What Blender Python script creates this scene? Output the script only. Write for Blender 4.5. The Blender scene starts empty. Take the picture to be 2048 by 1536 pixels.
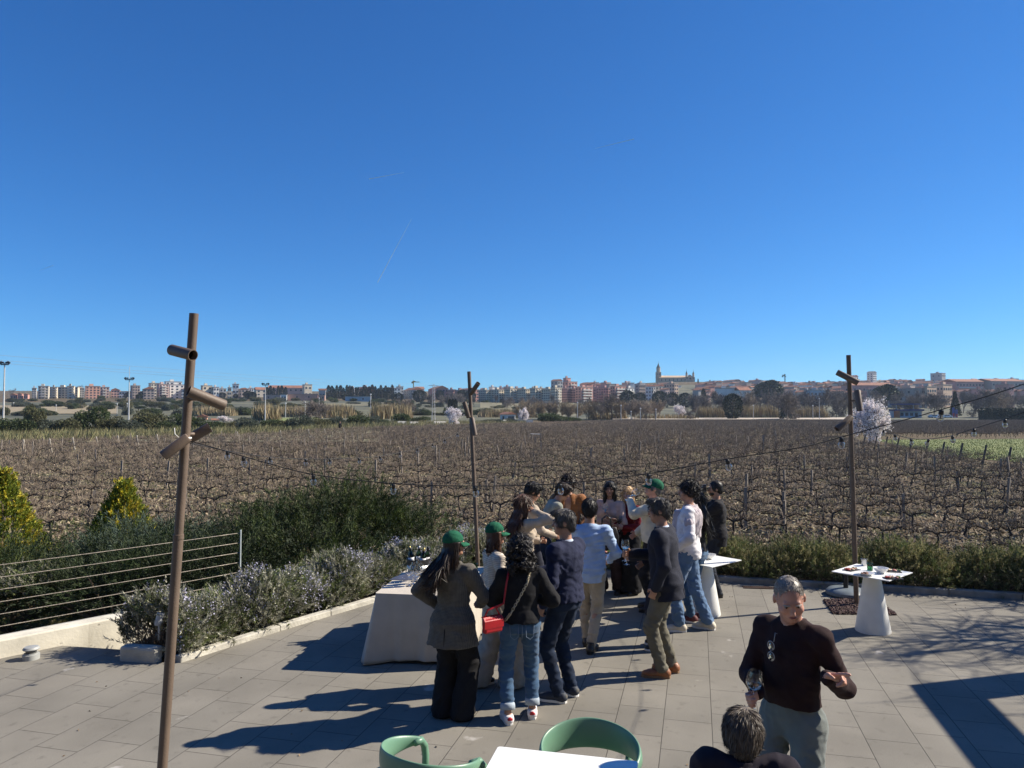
import bpy, math, random
import numpy as np
from math import sin, cos, pi, radians, sqrt, atan2
from mathutils import Vector, Matrix
S = bpy.context.scene
COL = S.collection
RNG = np.random.default_rng(7)
random.seed(7)
# ---- camera model: eye 2.75 m above the terrace, pitched up two degrees
FPX, CXP, CYP, PITCH, EYE = 1480.0, 1024.0, 768.0, math.atan(54/1480.0), 2.75
def ray(px, py):
    x = (px-CXP)/FPX; u = -(py-CYP)/FPX
    c, s = cos(PITCH), sin(PITCH)
    return Vector((x, c-s*u, s+c*u))
def G(px, py, h=0.0):
    r = ray(px, py); t = (h-EYE)/r.z
    return Vector((r.x*t, r.y*t, h))
def A(px, py, Y):
    r = ray(px, py); t = Y/r.y
    return Vector((r.x*t, Y, EYE+r.z*t))
def PX(p):
    c, s = cos(PITCH), sin(PITCH)
    y, z = p[1], p[2]-EYE
    f = c*y+s*z; u = -s*y+c*z
    return (CXP+FPX*p[0]/f, CYP-FPX*u/f)
def tag(o, label=None, cat=None, group=None, kind=None):
    if label: o['label'] = label
    if cat: o['category'] = cat
    if group: o['group'] = group
    if kind: o['kind'] = kind
    return o
def empty(name, loc=(0,0,0), rz=0.0, label=None, cat=None, group=None):
    o = bpy.data.objects.new(name, None); COL.objects.link(o)
    o.empty_display_size = .1
    o.location = loc; o.rotation_euler = (0,0,rz)
    return tag(o, label, cat, group)
def link(name, me, mat=None, parent=None):
    o = bpy.data.objects.new(name, me); COL.objects.link(o)
    if mat is not None and len(me.materials) == 0: me.materials.append(mat)
    if parent is not None: o.parent = parent
    return o
def np_mesh(name, V, Fs, smooth=False, mats=None, midx=None):
    """V (n,3); Fs: list of (m,k) int arrays"""
    me = bpy.data.meshes.new(name)
    V = np.asarray(V, dtype=np.float32)
    Fs = [np.asarray(f, dtype=np.int32) for f in Fs if len(f)]
    me.vertices.add(len(V)); me.vertices.foreach_set('co', V.ravel())
    nl = sum(f.size for f in Fs); nf = sum(len(f) for f in Fs)
    me.loops.add(nl); me.polygons.add(nf)
    if nf:
        me.loops.foreach_set('vertex_index', np.concatenate([f.ravel() for f in Fs]))
        tot = np.concatenate([np.full(len(f), f.shape[1], np.int32) for f in Fs])
        st = np.concatenate([[0], np.cumsum(tot)[:-1]]).astype(np.int32)
        me.polygons.foreach_set('loop_start', st)
        me.polygons.foreach_set('use_smooth', np.full(nf, smooth))
        if midx is not None: me.polygons.foreach_set('material_index', np.asarray(midx, np.int32))
    for m in (mats or []): me.materials.append(m)
    me.update(calc_edges=True)
    return me
class MB:
    """collects pieces of ONE mesh"""
    def __init__(s): s.v = []; s.f = []; s.n = 0
    def add(s, V, F):
        s.v += [tuple(p) for p in V]; s.f += [tuple(i+s.n for i in f) for f in F]; s.n = len(s.v); return s
    def box(s, c, d, rz=0.0, M=None):
        x, y, z = d[0]/2, d[1]/2, d[2]/2
        V = [Vector((a,b,e)) for a in (-x,x) for b in (-y,y) for e in (-z,z)]
        R = M if M is not None else Matrix.Rotation(rz, 3, 'Z')
        V = [R @ p + Vector(c) for p in V]
        return s.add(V, [(0,1,3,2),(4,6,7,5),(0,4,5,1),(2,3,7,6),(0,2,6,4),(1,5,7,3)])
    def prism(s, poly, z0, z1):
        n = len(poly)
        V = [(p[0],p[1],z0 if not callable(z0) else z0(p)) for p in poly]+[(p[0],p[1],z1 if not callable(z1) else z1(p)) for p in poly]
        return s.add(V, [tuple(range(n))[::-1], tuple(range(n,2*n))]+[(i,(i+1)%n,n+(i+1)%n,n+i) for i in range(n)])
    def tube(s, path, r, n=8, cap=True):
        path = [Vector(p) for p in path]; m = len(path)
        rs = r if hasattr(r, '__len__') else [r]*m
        up = Vector((0,0,1)); V = []
        t0 = (path[1]-path[0]).normalized()
        a = t0.cross(up)
        if a.length < 1e-3: a = t0.cross(Vector((1,0,0)))
        a.normalize()
        for i, p in enumerate(path):
            t = (path[min(i+1,m-1)]-path[max(i-1,0)]).normalized()
            a = (a-t*a.dot(t)).normalized(); b = t.cross(a)
            V += [p+(a*cos(2*pi*k/n)+b*sin(2*pi*k/n))*rs[i] for k in range(n)]
        F = [(i*n+k, i*n+(k+1)%n, (i+1)*n+(k+1)%n, (i+1)*n+k) for i in range(m-1) for k in range(n)]
        if cap: F += [tuple(range(n))[::-1], tuple(range((m-1)*n, m*n))]
        return s.add(V, F)
    def lathe(s, prof, n=24, c=(0,0,0), M=None, close=False):
        R = M if M is not None else Matrix.Identity(3)
        c = Vector(c); m = len(prof); V = []
        for (r, z) in prof:
            V += [R @ Vector((r*cos(2*pi*k/n), r*sin(2*pi*k/n), z))+c for k in range(n)]
        F = [(i*n+k, i*n+(k+1)%n, (i+1)*n+(k+1)%n, (i+1)*n+k) for i in range(m-1) for k in range(n)]
        if close: F += [((m-1)*n+k, (m-1)*n+(k+1)%n, (k+1)%n, k) for k in range(n)]
        else:
            if prof[0][0] > 1e-5: F.append(tuple(range(n))[::-1])
            if prof[-1][0] > 1e-5: F.append(tuple(range((m-1)*n, m*n)))
        return s.add(V, F)
    def mesh(s, name, smooth=False):
        me = bpy.data.meshes.new(name); me.from_pydata(s.v, [], s.f); me.update()
        if smooth: me.polygons.foreach_set('use_smooth', np.ones(len(me.polygons), bool))
        return me
    def build(s, name, mat, parent=None, smooth=False, bevel=0, auto=None):
        o = link(name, s.mesh(name, smooth), mat, parent)
        if bevel:
            b = o.modifiers.new('bevel', 'BEVEL'); b.width = bevel; b.segments = 2; b.limit_method = 'ANGLE'
        if smooth and auto:
            o.data.set_sharp_from_angle(angle=radians(auto))
        return o
# ---- materials
def srgb(h):
    """hex sRGB -> linear"""
    h = h.lstrip('#'); c = [int(h[i:i+2],16)/255 for i in (0,2,4)]
    return tuple(x/12.92 if x <= .04045 else ((x+.055)/1.055)**2.4 for x in c)
MATS = {}
def mat(name, col, rough=.7, var=.0, scale=5.0, bump=0.0, bscale=60.0, metal=0.0, spec=.5, col2=None, detail=4.0, island=0.0, trans=0.0, hue=0.0, sheen=0.0, space='Object', stretch=None, ramp=(.35,.65)):
    if name in MATS: return MATS[name]
    m = bpy.data.materials.new(name); m.use_nodes = True
    nt = m.node_tree; N = nt.nodes; L = nt.links
    b = N['Principled BSDF']
    b.inputs['Roughness'].default_value = rough; b.inputs['Metallic'].default_value = metal
    b.inputs['Specular IOR Level'].default_value = spec
    if trans: b.inputs['Transmission Weight'].default_value = trans
    if sheen: b.inputs['Sheen Weight'].default_value = sheen
    col = tuple(col[:3]); c2 = tuple(col2[:3]) if col2 else None
    tc = N.new('ShaderNodeTexCoord'); src = tc.outputs[space]
    if stretch:
        mp = N.new('ShaderNodeMapping'); mp.inputs['Scale'].default_value = stretch
        L.new(src, mp.inputs['Vector']); src = mp.outputs['Vector']
    cur = None
    if var or c2:
        nz = N.new('ShaderNodeTexNoise'); nz.inputs['Scale'].default_value = scale; nz.inputs['Detail'].default_value = detail
        L.new(src, nz.inputs['Vector'])
        mr = N.new('ShaderNodeMapRange'); mr.inputs['From Min'].default_value = ramp[0]; mr.inputs['From Max'].default_value = ramp[1]
        L.new(nz.outputs['Fac'], mr.inputs['Value'])
        mx = N.new('ShaderNodeMix'); mx.data_type = 'RGBA'
        lo = c2 if c2 else tuple(x*(1-var) for x in col); hi = col if c2 else tuple(min(1,x*(1+var)) for x in col)
        mx.inputs['A'].default_value = (*lo,1); mx.inputs['B'].default_value = (*hi,1)
        L.new(mr.outputs['Result'], mx.inputs['Factor']); cur = mx.outputs['Result']
    if island:
        ge = N.new('ShaderNodeNewGeometry'); hs = N.new('ShaderNodeHueSaturation')
        mr = N.new('ShaderNodeMapRange'); mr.inputs['To Min'].default_value = 1-island; mr.inputs['To Max'].default_value = 1+island
        L.new(ge.outputs['Random Per Island'], mr.inputs['Value']); L.new(mr.outputs['Result'], hs.inputs['Value'])
        if hue:
            wn = N.new('ShaderNodeTexWhiteNoise'); wn.noise_dimensions = '1D'; L.new(ge.outputs['Random Per Island'], wn.inputs['W'])
            m2 = N.new('ShaderNodeMapRange'); m2.inputs['To Min'].default_value = .5-hue; m2.inputs['To Max'].default_value = .5+hue
            L.new(wn.outputs['Value'], m2.inputs['Value']); L.new(m2.outputs['Result'], hs.inputs['Hue'])
        if cur: L.new(cur, hs.inputs['Color'])
        else: hs.inputs['Color'].default_value = (*col,1)
        cur = hs.outputs['Color']
    if cur: L.new(cur, b.inputs['Base Color'])
    else: b.inputs['Base Color'].default_value = (*col,1)
    if bump:
        nb = N.new('ShaderNodeTexNoise'); nb.inputs['Scale'].default_value = bscale; nb.inputs['Detail'].default_value = 5
        L.new(src, nb.inputs['Vector'])
        bp = N.new('ShaderNodeBump'); bp.inputs['Strength'].default_value = min(1,bump); bp.inputs['Distance'].default_value = .02*max(1,bump)
        L.new(nb.outputs['Fac'], bp.inputs['Height']); L.new(bp.outputs['Normal'], b.inputs['Normal'])
    MATS[name] = m
    return m
def glass(name, col=(1,1,1), rough=0.0):
    if name in MATS: return MATS[name]
    m = mat(name, col, rough, trans=1.0); m.node_tree.nodes['Principled BSDF'].inputs['IOR'].default_value = 1.45
    return m
def translucent(m, f=.35):
    nt=m.node_tree; N=nt.nodes; L=nt.links; b=N['Principled BSDF']; t=N.new('ShaderNodeBsdfTranslucent'); x=N.new('ShaderNodeMixShader'); x.inputs[0].default_value=f
    if b.inputs['Base Color'].links: L.new(b.inputs['Base Color'].links[0].from_socket,t.inputs['Color'])
    else: t.inputs['Color'].default_value=b.inputs['Base Color'].default_value
    L.new(b.outputs[0],x.inputs[1]); L.new(t.outputs[0],x.inputs[2]); L.new(x.outputs[0],N['Material Output'].inputs['Surface']); return m
# ---- leaf scatter: every leaf a small quad or triangle with its own direction
def unit(a): return a/np.maximum(np.linalg.norm(a, axis=-1, keepdims=True), 1e-9)
def leaf_geo(P, D, length, width, rng, kind='tri', up=None):
    """P (n,3) bases, D (n,3) directions -> verts, faces"""
    n = len(P); D = unit(D)
    L_ = (length*(0.6+.8*rng.random(n)) if np.isscalar(length) else length)[:,None]
    W_ = (width*(0.7+.6*rng.random(n)) if np.isscalar(width) else width)[:,None]
    R = rng.normal(size=(n,3)); side = unit(np.cross(D, R))
    if kind == 'tri':
        V = np.stack([P-side*W_/2, P+side*W_/2, P+D*L_], 1).reshape(-1,3)
        return V, np.arange(3*n).reshape(n,3)
    V = np.stack([P, P+D*L_*.5-side*W_/2, P+D*L_, P+D*L_*.5+side*W_/2], 1).reshape(-1,3)
    return V, np.arange(4*n).reshape(n,4)
def stick_geo(P0, P1, r0, r1=None):
    """three-sided tapered sticks between arrays of points"""
    n = len(P0); r1 = r0*.5 if r1 is None else r1
    r0 = np.broadcast_to(r0, (n,))[:,None]; r1 = np.broadcast_to(r1, (n,))[:,None]
    D = unit(P1-P0); ref = np.where(np.abs(D[:,2:3])>.9, [[1.,0,0]], [[0,0,1.]])
    a = unit(np.cross(D, ref)); b = np.cross(D, a)
    V = []
    for P, r in ((P0,r0),(P1,r1)):
        for k in range(3):
            V.append(P+(a*cos(2.094*k)+b*sin(2.094*k))*r)
    V = np.stack(V,1).reshape(-1,3); i = np.arange(n)[:,None]*6
    F = np.concatenate([i+np.array([[0,1,4,3]]), i+np.array([[1,2,5,4]]), i+np.array([[2,0,3,5]])])
    return V, F
def join_geo(parts):
    V = []; F = []; o = 0
    for v, f in parts:
        V.append(v); F.append(np.asarray(f)+o); o += len(v)
    return np.concatenate(V), F
# ---- camera, sun, sky
cam = bpy.data.cameras.new('camera'); co = bpy.data.objects.new('camera', cam); COL.objects.link(co)
cam.sensor_width = 36; cam.lens = FPX/2048*36; cam.clip_end = 60000; cam.clip_start = .05
co.location = (0,0,EYE); co.rotation_euler = (pi/2+PITCH,0,0); S.camera = co
SUN_EL, SUN_DIR = radians(37), Vector((.968,.25,0)).normalized()
sun = bpy.data.lights.new('sun','SUN'); sun.energy = 5.0; sun.angle = radians(.53); sun.color = (1,.91,.77)
so = bpy.data.objects.new('sun', sun); COL.objects.link(so)
sd = Vector((SUN_DIR.x*cos(SUN_EL), SUN_DIR.y*cos(SUN_EL), sin(SUN_EL)))
so.rotation_euler = sd.to_track_quat('Z','Y').to_euler()
W = bpy.data.worlds.new('World'); S.world = W; W.use_nodes = True
wn = W.node_tree; bg = wn.nodes['Background']
sk = wn.nodes.new('ShaderNodeTexSky'); sk.sky_type = 'NISHITA'; sk.sun_disc = False
sk.sun_elevation = SUN_EL; sk.sun_rotation = atan2(SUN_DIR.x, SUN_DIR.y)
sk.altitude = 2000; sk.air_density = 1.0; sk.dust_density = 0; sk.ozone_density = 6
# grade the clear sky towards the photograph's deep blue, channel by channel
SKS = .12; SKV = 2**-.78
sep = wn.nodes.new('ShaderNodeSeparateColor'); cmb = wn.nodes.new('ShaderNodeCombineColor'); wn.links.new(sk.outputs['Color'], sep.inputs['Color'])
for ch, (mul_, pw) in (('Red',(.56,1.24)),('Green',(.85,1.0)),('Blue',(1.10,.85))):
    m1 = wn.nodes.new('ShaderNodeMath'); m1.operation = 'MULTIPLY'; m1.inputs[1].default_value = SKS; wn.links.new(sep.outputs[ch], m1.inputs[0])
    m2 = wn.nodes.new('ShaderNodeMath'); m2.operation = 'POWER'; m2.inputs[1].default_value = pw; wn.links.new(m1.outputs[0], m2.inputs[0])
    m3 = wn.nodes.new('ShaderNodeMath'); m3.operation = 'MULTIPLY'; m3.inputs[1].default_value = mul_/SKS*SKV; wn.links.new(m2.outputs[0], m3.inputs[0])
    wn.links.new(m3.outputs[0], cmb.inputs[ch])
wn.links.new(cmb.outputs['Color'], bg.inputs['Color']); bg.inputs['Strength'].default_value = SKS
S.view_settings.view_transform = 'Standard'; S.view_settings.look = 'None'; S.view_settings.exposure = .80; S.view_settings.gamma = 1
S.cycles.max_bounces = 8; S.cycles.transparent_max_bounces = 12; S.cycles.use_denoising = True
S.cycles.caustics_reflective = False; S.cycles.caustics_refractive = False
# ---- terrain height
def hz(x, y):
    x = np.asarray(x, float); y = np.asarray(y, float)
    Y = np.hypot(x*.35, y)
    z = np.interp(Y, [0,14,260,330,420,600,800,1000,1400,2500,6000], [-.6,-.6,-.6,.2,2.2,9.3,19,28,40,60,90])
    a = x/np.maximum(y,1)
    # the fields on the left begin to climb sooner; the church hill stands on the right
    z = z+np.interp(Y,[0,90,250,400,600,900],[0,0,1.3,3.2,3.0,0])*np.clip((-.0-a)/.25,0,1)
    z = z+14*np.exp(-(((x-215)/150)**2+((y-930)/200)**2))+8*np.exp(-(((x-640)/330)**4+((y-1040)/230)**2))
    return z
def hz1(x, y): return float(hz(x, y))
# ---- ground: one sheet to the horizon
def ground_mat():
    m = bpy.data.materials.new('field_soil'); m.use_nodes = True; nt = m.node_tree; N = nt.nodes; L = nt.links
    b = N['Principled BSDF']; b.inputs['Roughness'].default_value = .95; b.inputs['Specular IOR Level'].default_value = .15
    tc = N.new('ShaderNodeTexCoord')
    def noise(sc, det, lo, hi):
        n = N.new('ShaderNodeTexNoise'); n.inputs['Scale'].default_value = sc; n.inputs['Detail'].default_value = det
        L.new(tc.outputs['Object'], n.inputs['Vector']); r = N.new('ShaderNodeMapRange')
        r.inputs['From Min'].default_value = lo; r.inputs['From Max'].default_value = hi
        L.new(n.outputs['Fac'], r.inputs['Value']); return r.outputs['Result']
    def mix(f, a, c):
        x = N.new('ShaderNodeMix'); x.data_type = 'RGBA'; L.new(f, x.inputs['Factor'])
        for k, v in (('A',a),('B',c)):
            if isinstance(v, tuple): x.inputs[k].default_value = (*v,1)
            else: L.new(v, x.inputs[k])
        return x.outputs['Result']
    c = mix(noise(3.5,8,.38,.62), (.062,.046,.028), (.165,.122,.075))
    c = mix(noise(.5,6,.52,.66), c, (.085,.085,.032))
    c = mix(noise(24,3,.60,.68), c, (.27,.22,.155))
    L.new(c, b.inputs['Base Color'])
    n = N.new('ShaderNodeTexNoise'); n.inputs['Scale'].default_value = 6; n.inputs['Detail'].default_value = 9
    L.new(tc.outputs['Object'], n.inputs['Vector'])
    bp = N.new('ShaderNodeBump'); bp.inputs['Strength'].default_value = 1; bp.inputs['Distance'].default_value = .18
    L.new(n.outputs['Fac'], bp.inputs['Height']); L.new(bp.outputs['Normal'], b.inputs['Normal'])
    return m
ys = np.concatenate([np.linspace(-40,8,7), np.linspace(12,60,25), np.linspace(64,300,40), np.linspace(310,1300,70), np.linspace(1350,1700,8)])
us = np.concatenate([np.linspace(-1,1,81)])
XX = np.outer(60+np.abs(ys)*1.05+np.maximum(ys,0)*.1, us); YY = np.repeat(ys[:,None], len(us), 1)
ZZ = hz(XX, YY)
near = (YY<14); ZZ = np.where(near, -2.2, ZZ)
ny, nx = XX.shape; I = np.arange(ny*nx).reshape(ny,nx)
Fq = np.stack([I[:-1,:-1],I[:-1,1:],I[1:,1:],I[1:,:-1]],-1).reshape(-1,4)
ground = link('ground', np_mesh('ground', np.stack([XX,YY,ZZ],-1).reshape(-1,3), [Fq], True), ground_mat())
tag(ground, kind='structure')
# ---- terrace: stone slabs in running bond, laid along an axis 14 degrees off the view
TA = math.atan2(369, 1480)            # slab axis, towards the vanishing point of the joints
AX = Vector((sin(TA), cos(TA), 0)); BX = Vector((cos(TA), -sin(TA), 0))
def paving_mat():
    m = bpy.data.materials.new('stone_slabs'); m.use_nodes = True; nt = m.node_tree; N = nt.nodes; L = nt.links
    b = N['Principled BSDF']; b.inputs['Roughness'].default_value = .85; b.inputs['Specular IOR Level'].default_value = .22
    tc = N.new('ShaderNodeTexCoord'); mp = N.new('ShaderNodeMapping'); mp.vector_type = 'POINT'
    # rows run along AX: rotate so AX becomes texture X
    mp.inputs['Rotation'].default_value = (0,0,-(pi/2-TA)); mp.inputs['Location'].default_value = (.13,.105,0)
    L.new(tc.outputs['Object'], mp.inputs['Vector'])
    br = N.new('ShaderNodeTexBrick'); br.offset = .37; br.offset_frequency = 2; br.squash = 1
    br.inputs['Scale'].default_value = 1; br.inputs['Brick Width'].default_value = .6; br.inputs['Row Height'].default_value = .415
    br.inputs['Mortar Size'].default_value = .0042; br.inputs['Mortar Smooth'].default_value = .3; br.inputs['Bias'].default_value = 0
    br.inputs['Color1'].default_value = (.190,.178,.152,1); br.inputs['Color2'].default_value = (.213,.198,.168,1); br.inputs['Mortar'].default_value = (.075,.069,.060,1)
    L.new(mp.outputs['Vector'], br.inputs['Vector'])
    def noise(sc, det, lo, hi, a, c, stretch=None):
        n = N.new('ShaderNodeTexNoise'); n.inputs['Scale'].default_value = sc; n.inputs['Detail'].default_value = det
        L.new(mp.outputs['Vector'], n.inputs['Vector']); r = N.new('ShaderNodeMapRange')
        r.inputs['From Min'].default_value = lo; r.inputs['From Max'].default_value = hi; r.inputs['To Min'].default_value = a; r.inputs['To Max'].default_value = c
        L.new(n.outputs['Fac'], r.inputs['Value']); return r.outputs['Result']
    def mul(col, f):
        x = N.new('ShaderNodeMix'); x.data_type = 'RGBA'; x.blend_type = 'MULTIPLY'; x.inputs['Factor'].default_value = 1
        L.new(col, x.inputs['A']); L.new(f, x.inputs['B']); return x.outputs['Result']
    c = mul(br.outputs['Color'], noise(230,2,.3,.7,.62,1.40))
    c = mul(c, noise(1.1,5,.35,.65,.86,1.1))
    c = mul(c, noise(9,4,.28,.4,.8,1.0))
    # small pale chalk-like scuffs
    x = N.new('ShaderNodeMix'); x.data_type = 'RGBA'; x.inputs['B'].default_value = (.42,.40,.37,1)
    L.new(noise(2.3,6,.70,.74,0,.75), x.inputs['Factor']); L.new(c, x.inputs['A'])
    L.new(x.outputs['Result'], b.inputs['Base Color'])
    mh = N.new('ShaderNodeMath'); mh.operation = 'MULTIPLY_ADD'; mh.inputs[1].default_value = -1.0; mh.inputs[2].default_value = 1
    L.new(br.outputs['Fac'], mh.inputs[0])
    n = N.new('ShaderNodeTexNoise'); n.inputs['Scale'].default_value = 200; L.new(mp.outputs['Vector'], n.inputs['Vector'])
    ma = N.new('ShaderNodeMath'); ma.operation = 'MULTIPLY_ADD'; ma.inputs[1].default_value = .25; L.new(n.outputs['Fac'], ma.inputs[0]); L.new(mh.outputs[0], ma.inputs[2])
    bp = N.new('ShaderNodeBump'); bp.inputs['Strength'].default_value = .6; bp.inputs['Distance'].default_value = .004
    L.new(ma.outputs[0], bp.inputs['Height']); L.new(bp.outputs['Normal'], b.inputs['Normal'])
    return m
# outline of the terrace on the ground (left end, planting bed, far kerb, right side)
KL = [G(240,1322), G(360,1326), G(560,1262), G(750,1205), G(850,1176), G(950,1150)]
KF = [G(1060,1146), G(1180,1150), G(1320,1158), G(1440,1164), G(1600,1174), G(1760,1183), G(2048,1200), G(2300,1216), G(2700,1245)]
LW = G(240,1299)
poly = [(-8.5,-3), (14,-3), (14,9.4)] + [(p.x,p.y) for p in reversed(KF)] + [(p.x,p.y) for p in reversed(KL[1:])] + [(KL[0].x,KL[0].y),(LW.x,LW.y),(G(60,1287).x,G(60,1287).y),(G(-120,1312).x,G(-120,1312).y)]
terr = MB().prism(poly[::1], -2.0, 0.0).build('terrace_paving', paving_mat())
tag(terr, kind='structure')
conc = mat('pale_concrete', (.46,.44,.38), .9, var=.25, scale=3, bump=.5, bscale=25)
conc_dark = mat('grey_kerb_stone', (.27,.26,.235), .9, var=.3, scale=4, bump=.5, bscale=30)
def kerb(pts, w, h, m, label, name='kerb', seg=.9):
    # kerb of butted stones along a polyline
    out = []; 
    for a, b in zip(pts[:-1], pts[1:]):
        n = max(1, round((b-a).length/seg)); out += [a.lerp(b, i/n) for i in range(n)]
    out.append(pts[-1]); mb = MB()
    for a, b in zip(out[:-1], out[1:]):
        d = (b-a).normalized(); c = (a+b)/2
        mb.box((c.x,c.y,h/2-.02+random.uniform(-.004,.004)), ((b-a).length-.006, w, h+.04), atan2(d.y,d.x))
    o = mb.build(name, m, bevel=.012); tag(o, label, 'kerb', kind='structure'); return o
nl = Vector((-.83,.556,0))
kerb([p+nl*.05 for p in KL[1:]]+[KF[0]+Vector((0,.06,0))], .11, .07, conc, 'pale kerb of the flowering bed')
kerb([p+Vector((0,.06,0)) for p in KF], .12, .09, conc_dark, 'grey kerb of the low hedge')
# stubby concrete end block of the bed
a, b = KL[0], G(312,1327)
eb = MB().box(((a.x+b.x)/2,(a.y+b.y)/2+.07,.06), ((b-a).length,.15,.2), atan2(b.y-a.y,b.x-a.x)).build('kerb_end_block', conc, bevel=.03)
tag(eb, 'short thick pale concrete block at the near end of the flowering bed', 'kerb block')
# soil behind the kerbs, one sheet (bed) falling to the field
soil = mat('bed_soil', (.06,.045,.032), .95, var=.5, scale=9, bump=.8, bscale=30)
bk = [KL[0]+Vector((.0,.1,0))]+[p+nl*.1 for p in KL[1:]]+[p+Vector((0,.12,0)) for p in KF]
def outw(i):
    n = len(KL); return Vector((-.6,1.25,0)) if i < n else Vector((0.1,1.9,0))
V = []; F = []
for i, p in enumerate(bk):
    q = p+(outw(i) if i>0 else Vector((-.25,.6,0)))
    r = q+Vector((-.3,1.2,0)); V += [(p.x,p.y,.03),(q.x,q.y,-.03),(r.x,r.y,-.75)]
for i in range(len(bk)-1):
    for k in range(2): F.append((3*i+k,3*i+k+1,3*i+4+k,3*i+3+k))
me = bpy.data.meshes.new('planting_bed'); me.from_pydata(V,[],F); bedo = link('planting_bed_soil', me, soil); tag(bedo, kind='structure')
# ---- low concrete wall along the ramp, with its wire fence
wa, wb = G(-260,1345), G(470,1180,.14)
def raised(pts, h): return [Vector((p.x,p.y,h)) for p in pts]
W0 = G(-420,1330,.2); W1 = G(0,1281,.20); W2 = G(400,1203,.20); W3 = G(560,1172,.20)
dw = (W2-W1).normalized(); nw = Vector((-dw.y,dw.x,0))
P0 = W1-dw*3.2; P3 = W1+dw*5.2
# board-marked wall 28 cm thick, its top pale
def wall_mat():
    m = mat('weathered_wall_concrete', (.60,.565,.47), .9, var=.16, scale=2.5, bump=.15, bscale=30)
    nt = m.node_tree; N = nt.nodes; L = nt.links; b = N['Principled BSDF']; base = b.inputs['Base Color'].links[0].from_socket
    tc = N.new('ShaderNodeTexCoord'); mp = N.new('ShaderNodeMapping'); mp.inputs['Scale'].default_value = (7,7,.5); L.new(tc.outputs['Object'], mp.inputs['Vector'])
    for sc, lo, hi, col, vec in ((1.0,.58,.75,(.30,.27,.21,1),mp.outputs['Vector']),(9,.68,.73,(.16,.14,.11,1),tc.outputs['Object'])):
        n = N.new('ShaderNodeTexNoise'); n.inputs['Scale'].default_value = sc; n.inputs['Detail'].default_value = 5; L.new(vec, n.inputs['Vector'])
        r = N.new('ShaderNodeMapRange'); r.inputs['From Min'].default_value = lo; r.inputs['From Max'].default_value = hi; r.inputs['To Max'].default_value = .8; L.new(n.outputs['Fac'], r.inputs['Value'])
        x = N.new('ShaderNodeMix'); x.data_type = 'RGBA'; x.inputs['B'].default_value = col; L.new(r.outputs['Result'], x.inputs['Factor']); L.new(base, x.inputs['A']); base = x.outputs['Result']
    L.new(base, b.inputs['Base Color']); return m
q = [P0, P3, P3+nw*.26, P0+nw*.26]
lw = MB().prism([(p.x,p.y) for p in q], -1.9, .20).build('concrete_wall', wall_mat(), bevel=.015)
tag(lw, 'low pale weathered concrete wall carrying the wire fence beside the ramp', 'wall')
# ramp between terrace and wall is hidden; ramp beyond the wall
ramp_m = mat('ramp_asphalt', (.085,.082,.078), .9, var=.25, scale=6, bump=.3, bscale=120)
r0 = P0+nw*.3; r1 = P3+nw*.3
rm = MB().prism([(p.x,p.y) for p in (r0, r1, r1+nw*2.6, r0+nw*2.6)], -1.6, -1.35).build('ramp_road', ramp_m); tag(rm, kind='structure')
km = MB()
kq = r0+nw*2.65
for i in range(10): km.box(kq+dw*(i+.5)*.85+Vector((0,0,-1.30)), (.84,.14,.24), atan2(dw.y,dw.x))
tag(km.build('ramp_kerb', conc_dark, bevel=.01), kind='structure')
bk2 = MB().prism([(p.x,p.y) for p in (r0+nw*2.74, r1+nw*2.74, r1+nw*9, r0+nw*9)], -2.0, -1.28).build('bank_soil', soil); tag(bk2, kind='structure')
# wire fence: round-topped flat posts and six stainless cables
galv = mat('galvanised_steel', (.42,.47,.48), .5, var=.12, scale=12, metal=.35)
cable_m = mat('stainless_cable', (.30,.26,.21), .45, var=.45, scale=80, metal=.3)
fe = empty('wire_fence', (0,0,0), 0, 'six cable wire fence with a flat galvanised post along the low wall', 'fence')
pe = A(485,1090,9.62); fy = nw*.14
# end post stands where the photograph shows it, on the wall line
kx = (485-CXP)/FPX; q0 = P0+fy; t = (kx*q0.y-q0.x)/(dw.x-kx*dw.y); pb = q0+dw*t
ftop = .20+.86
for k in (0, -3.9, -7.8):
    c = pb+dw*k
    MB().box((c.x,c.y,(ftop+.12)/2), (.06,.012,ftop-.12), atan2(dw.y,dw.x)+.9).build('post', galv, fe, bevel=.002)
for j in range(6):
    z = .33+j*.138
    pts = [pb+Vector((0,0,z))-dw*(7.8*i/24)-Vector((0,0,.012*sin(pi*((i/24*2)%1)))) for i in range(25)]
    pts = [Vector((p.x,p.y,z-.012*sin(pi*((i/24*2)%1)))) for i, p in enumerate(pts)]
    MB().tube(pts, .0048, 6).build('cable', cable_m, fe, smooth=True)
# dry leaves and specks blown against the kerbs
n=150; t_=RNG.random(n); i_=RNG.integers(1,len(KF)-2,n); a_=np.array([p[:] for p in KF])[i_]; b_=np.array([p[:] for p in KF])[i_+1]
P=a_+(b_-a_)*t_[:,None]; P[:,1]-=.03+RNG.random(n)**3*1.6; P[:,2]=.004
k_=RNG.random(n)<.35; Q=np.array([G(RNG.uniform(60,2000),RNG.uniform(1330,1530))[:] for _ in range(n)]); P[k_]=Q[k_]; P[:,2]=.004
D=RNG.normal(size=(n,3)); D[:,2]=.12; v_,f_=leaf_geo(P,D,.024,.014,RNG,'quad')
tag(link('fallen_leaves',np_mesh('fallen_leaves',v_,[f_],mats=[mat('dry_leaf',(.16,.11,.065),.9,island=.5)])),'small dry leaves and specks scattered on the slabs','leaves',None,'stuff')
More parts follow.
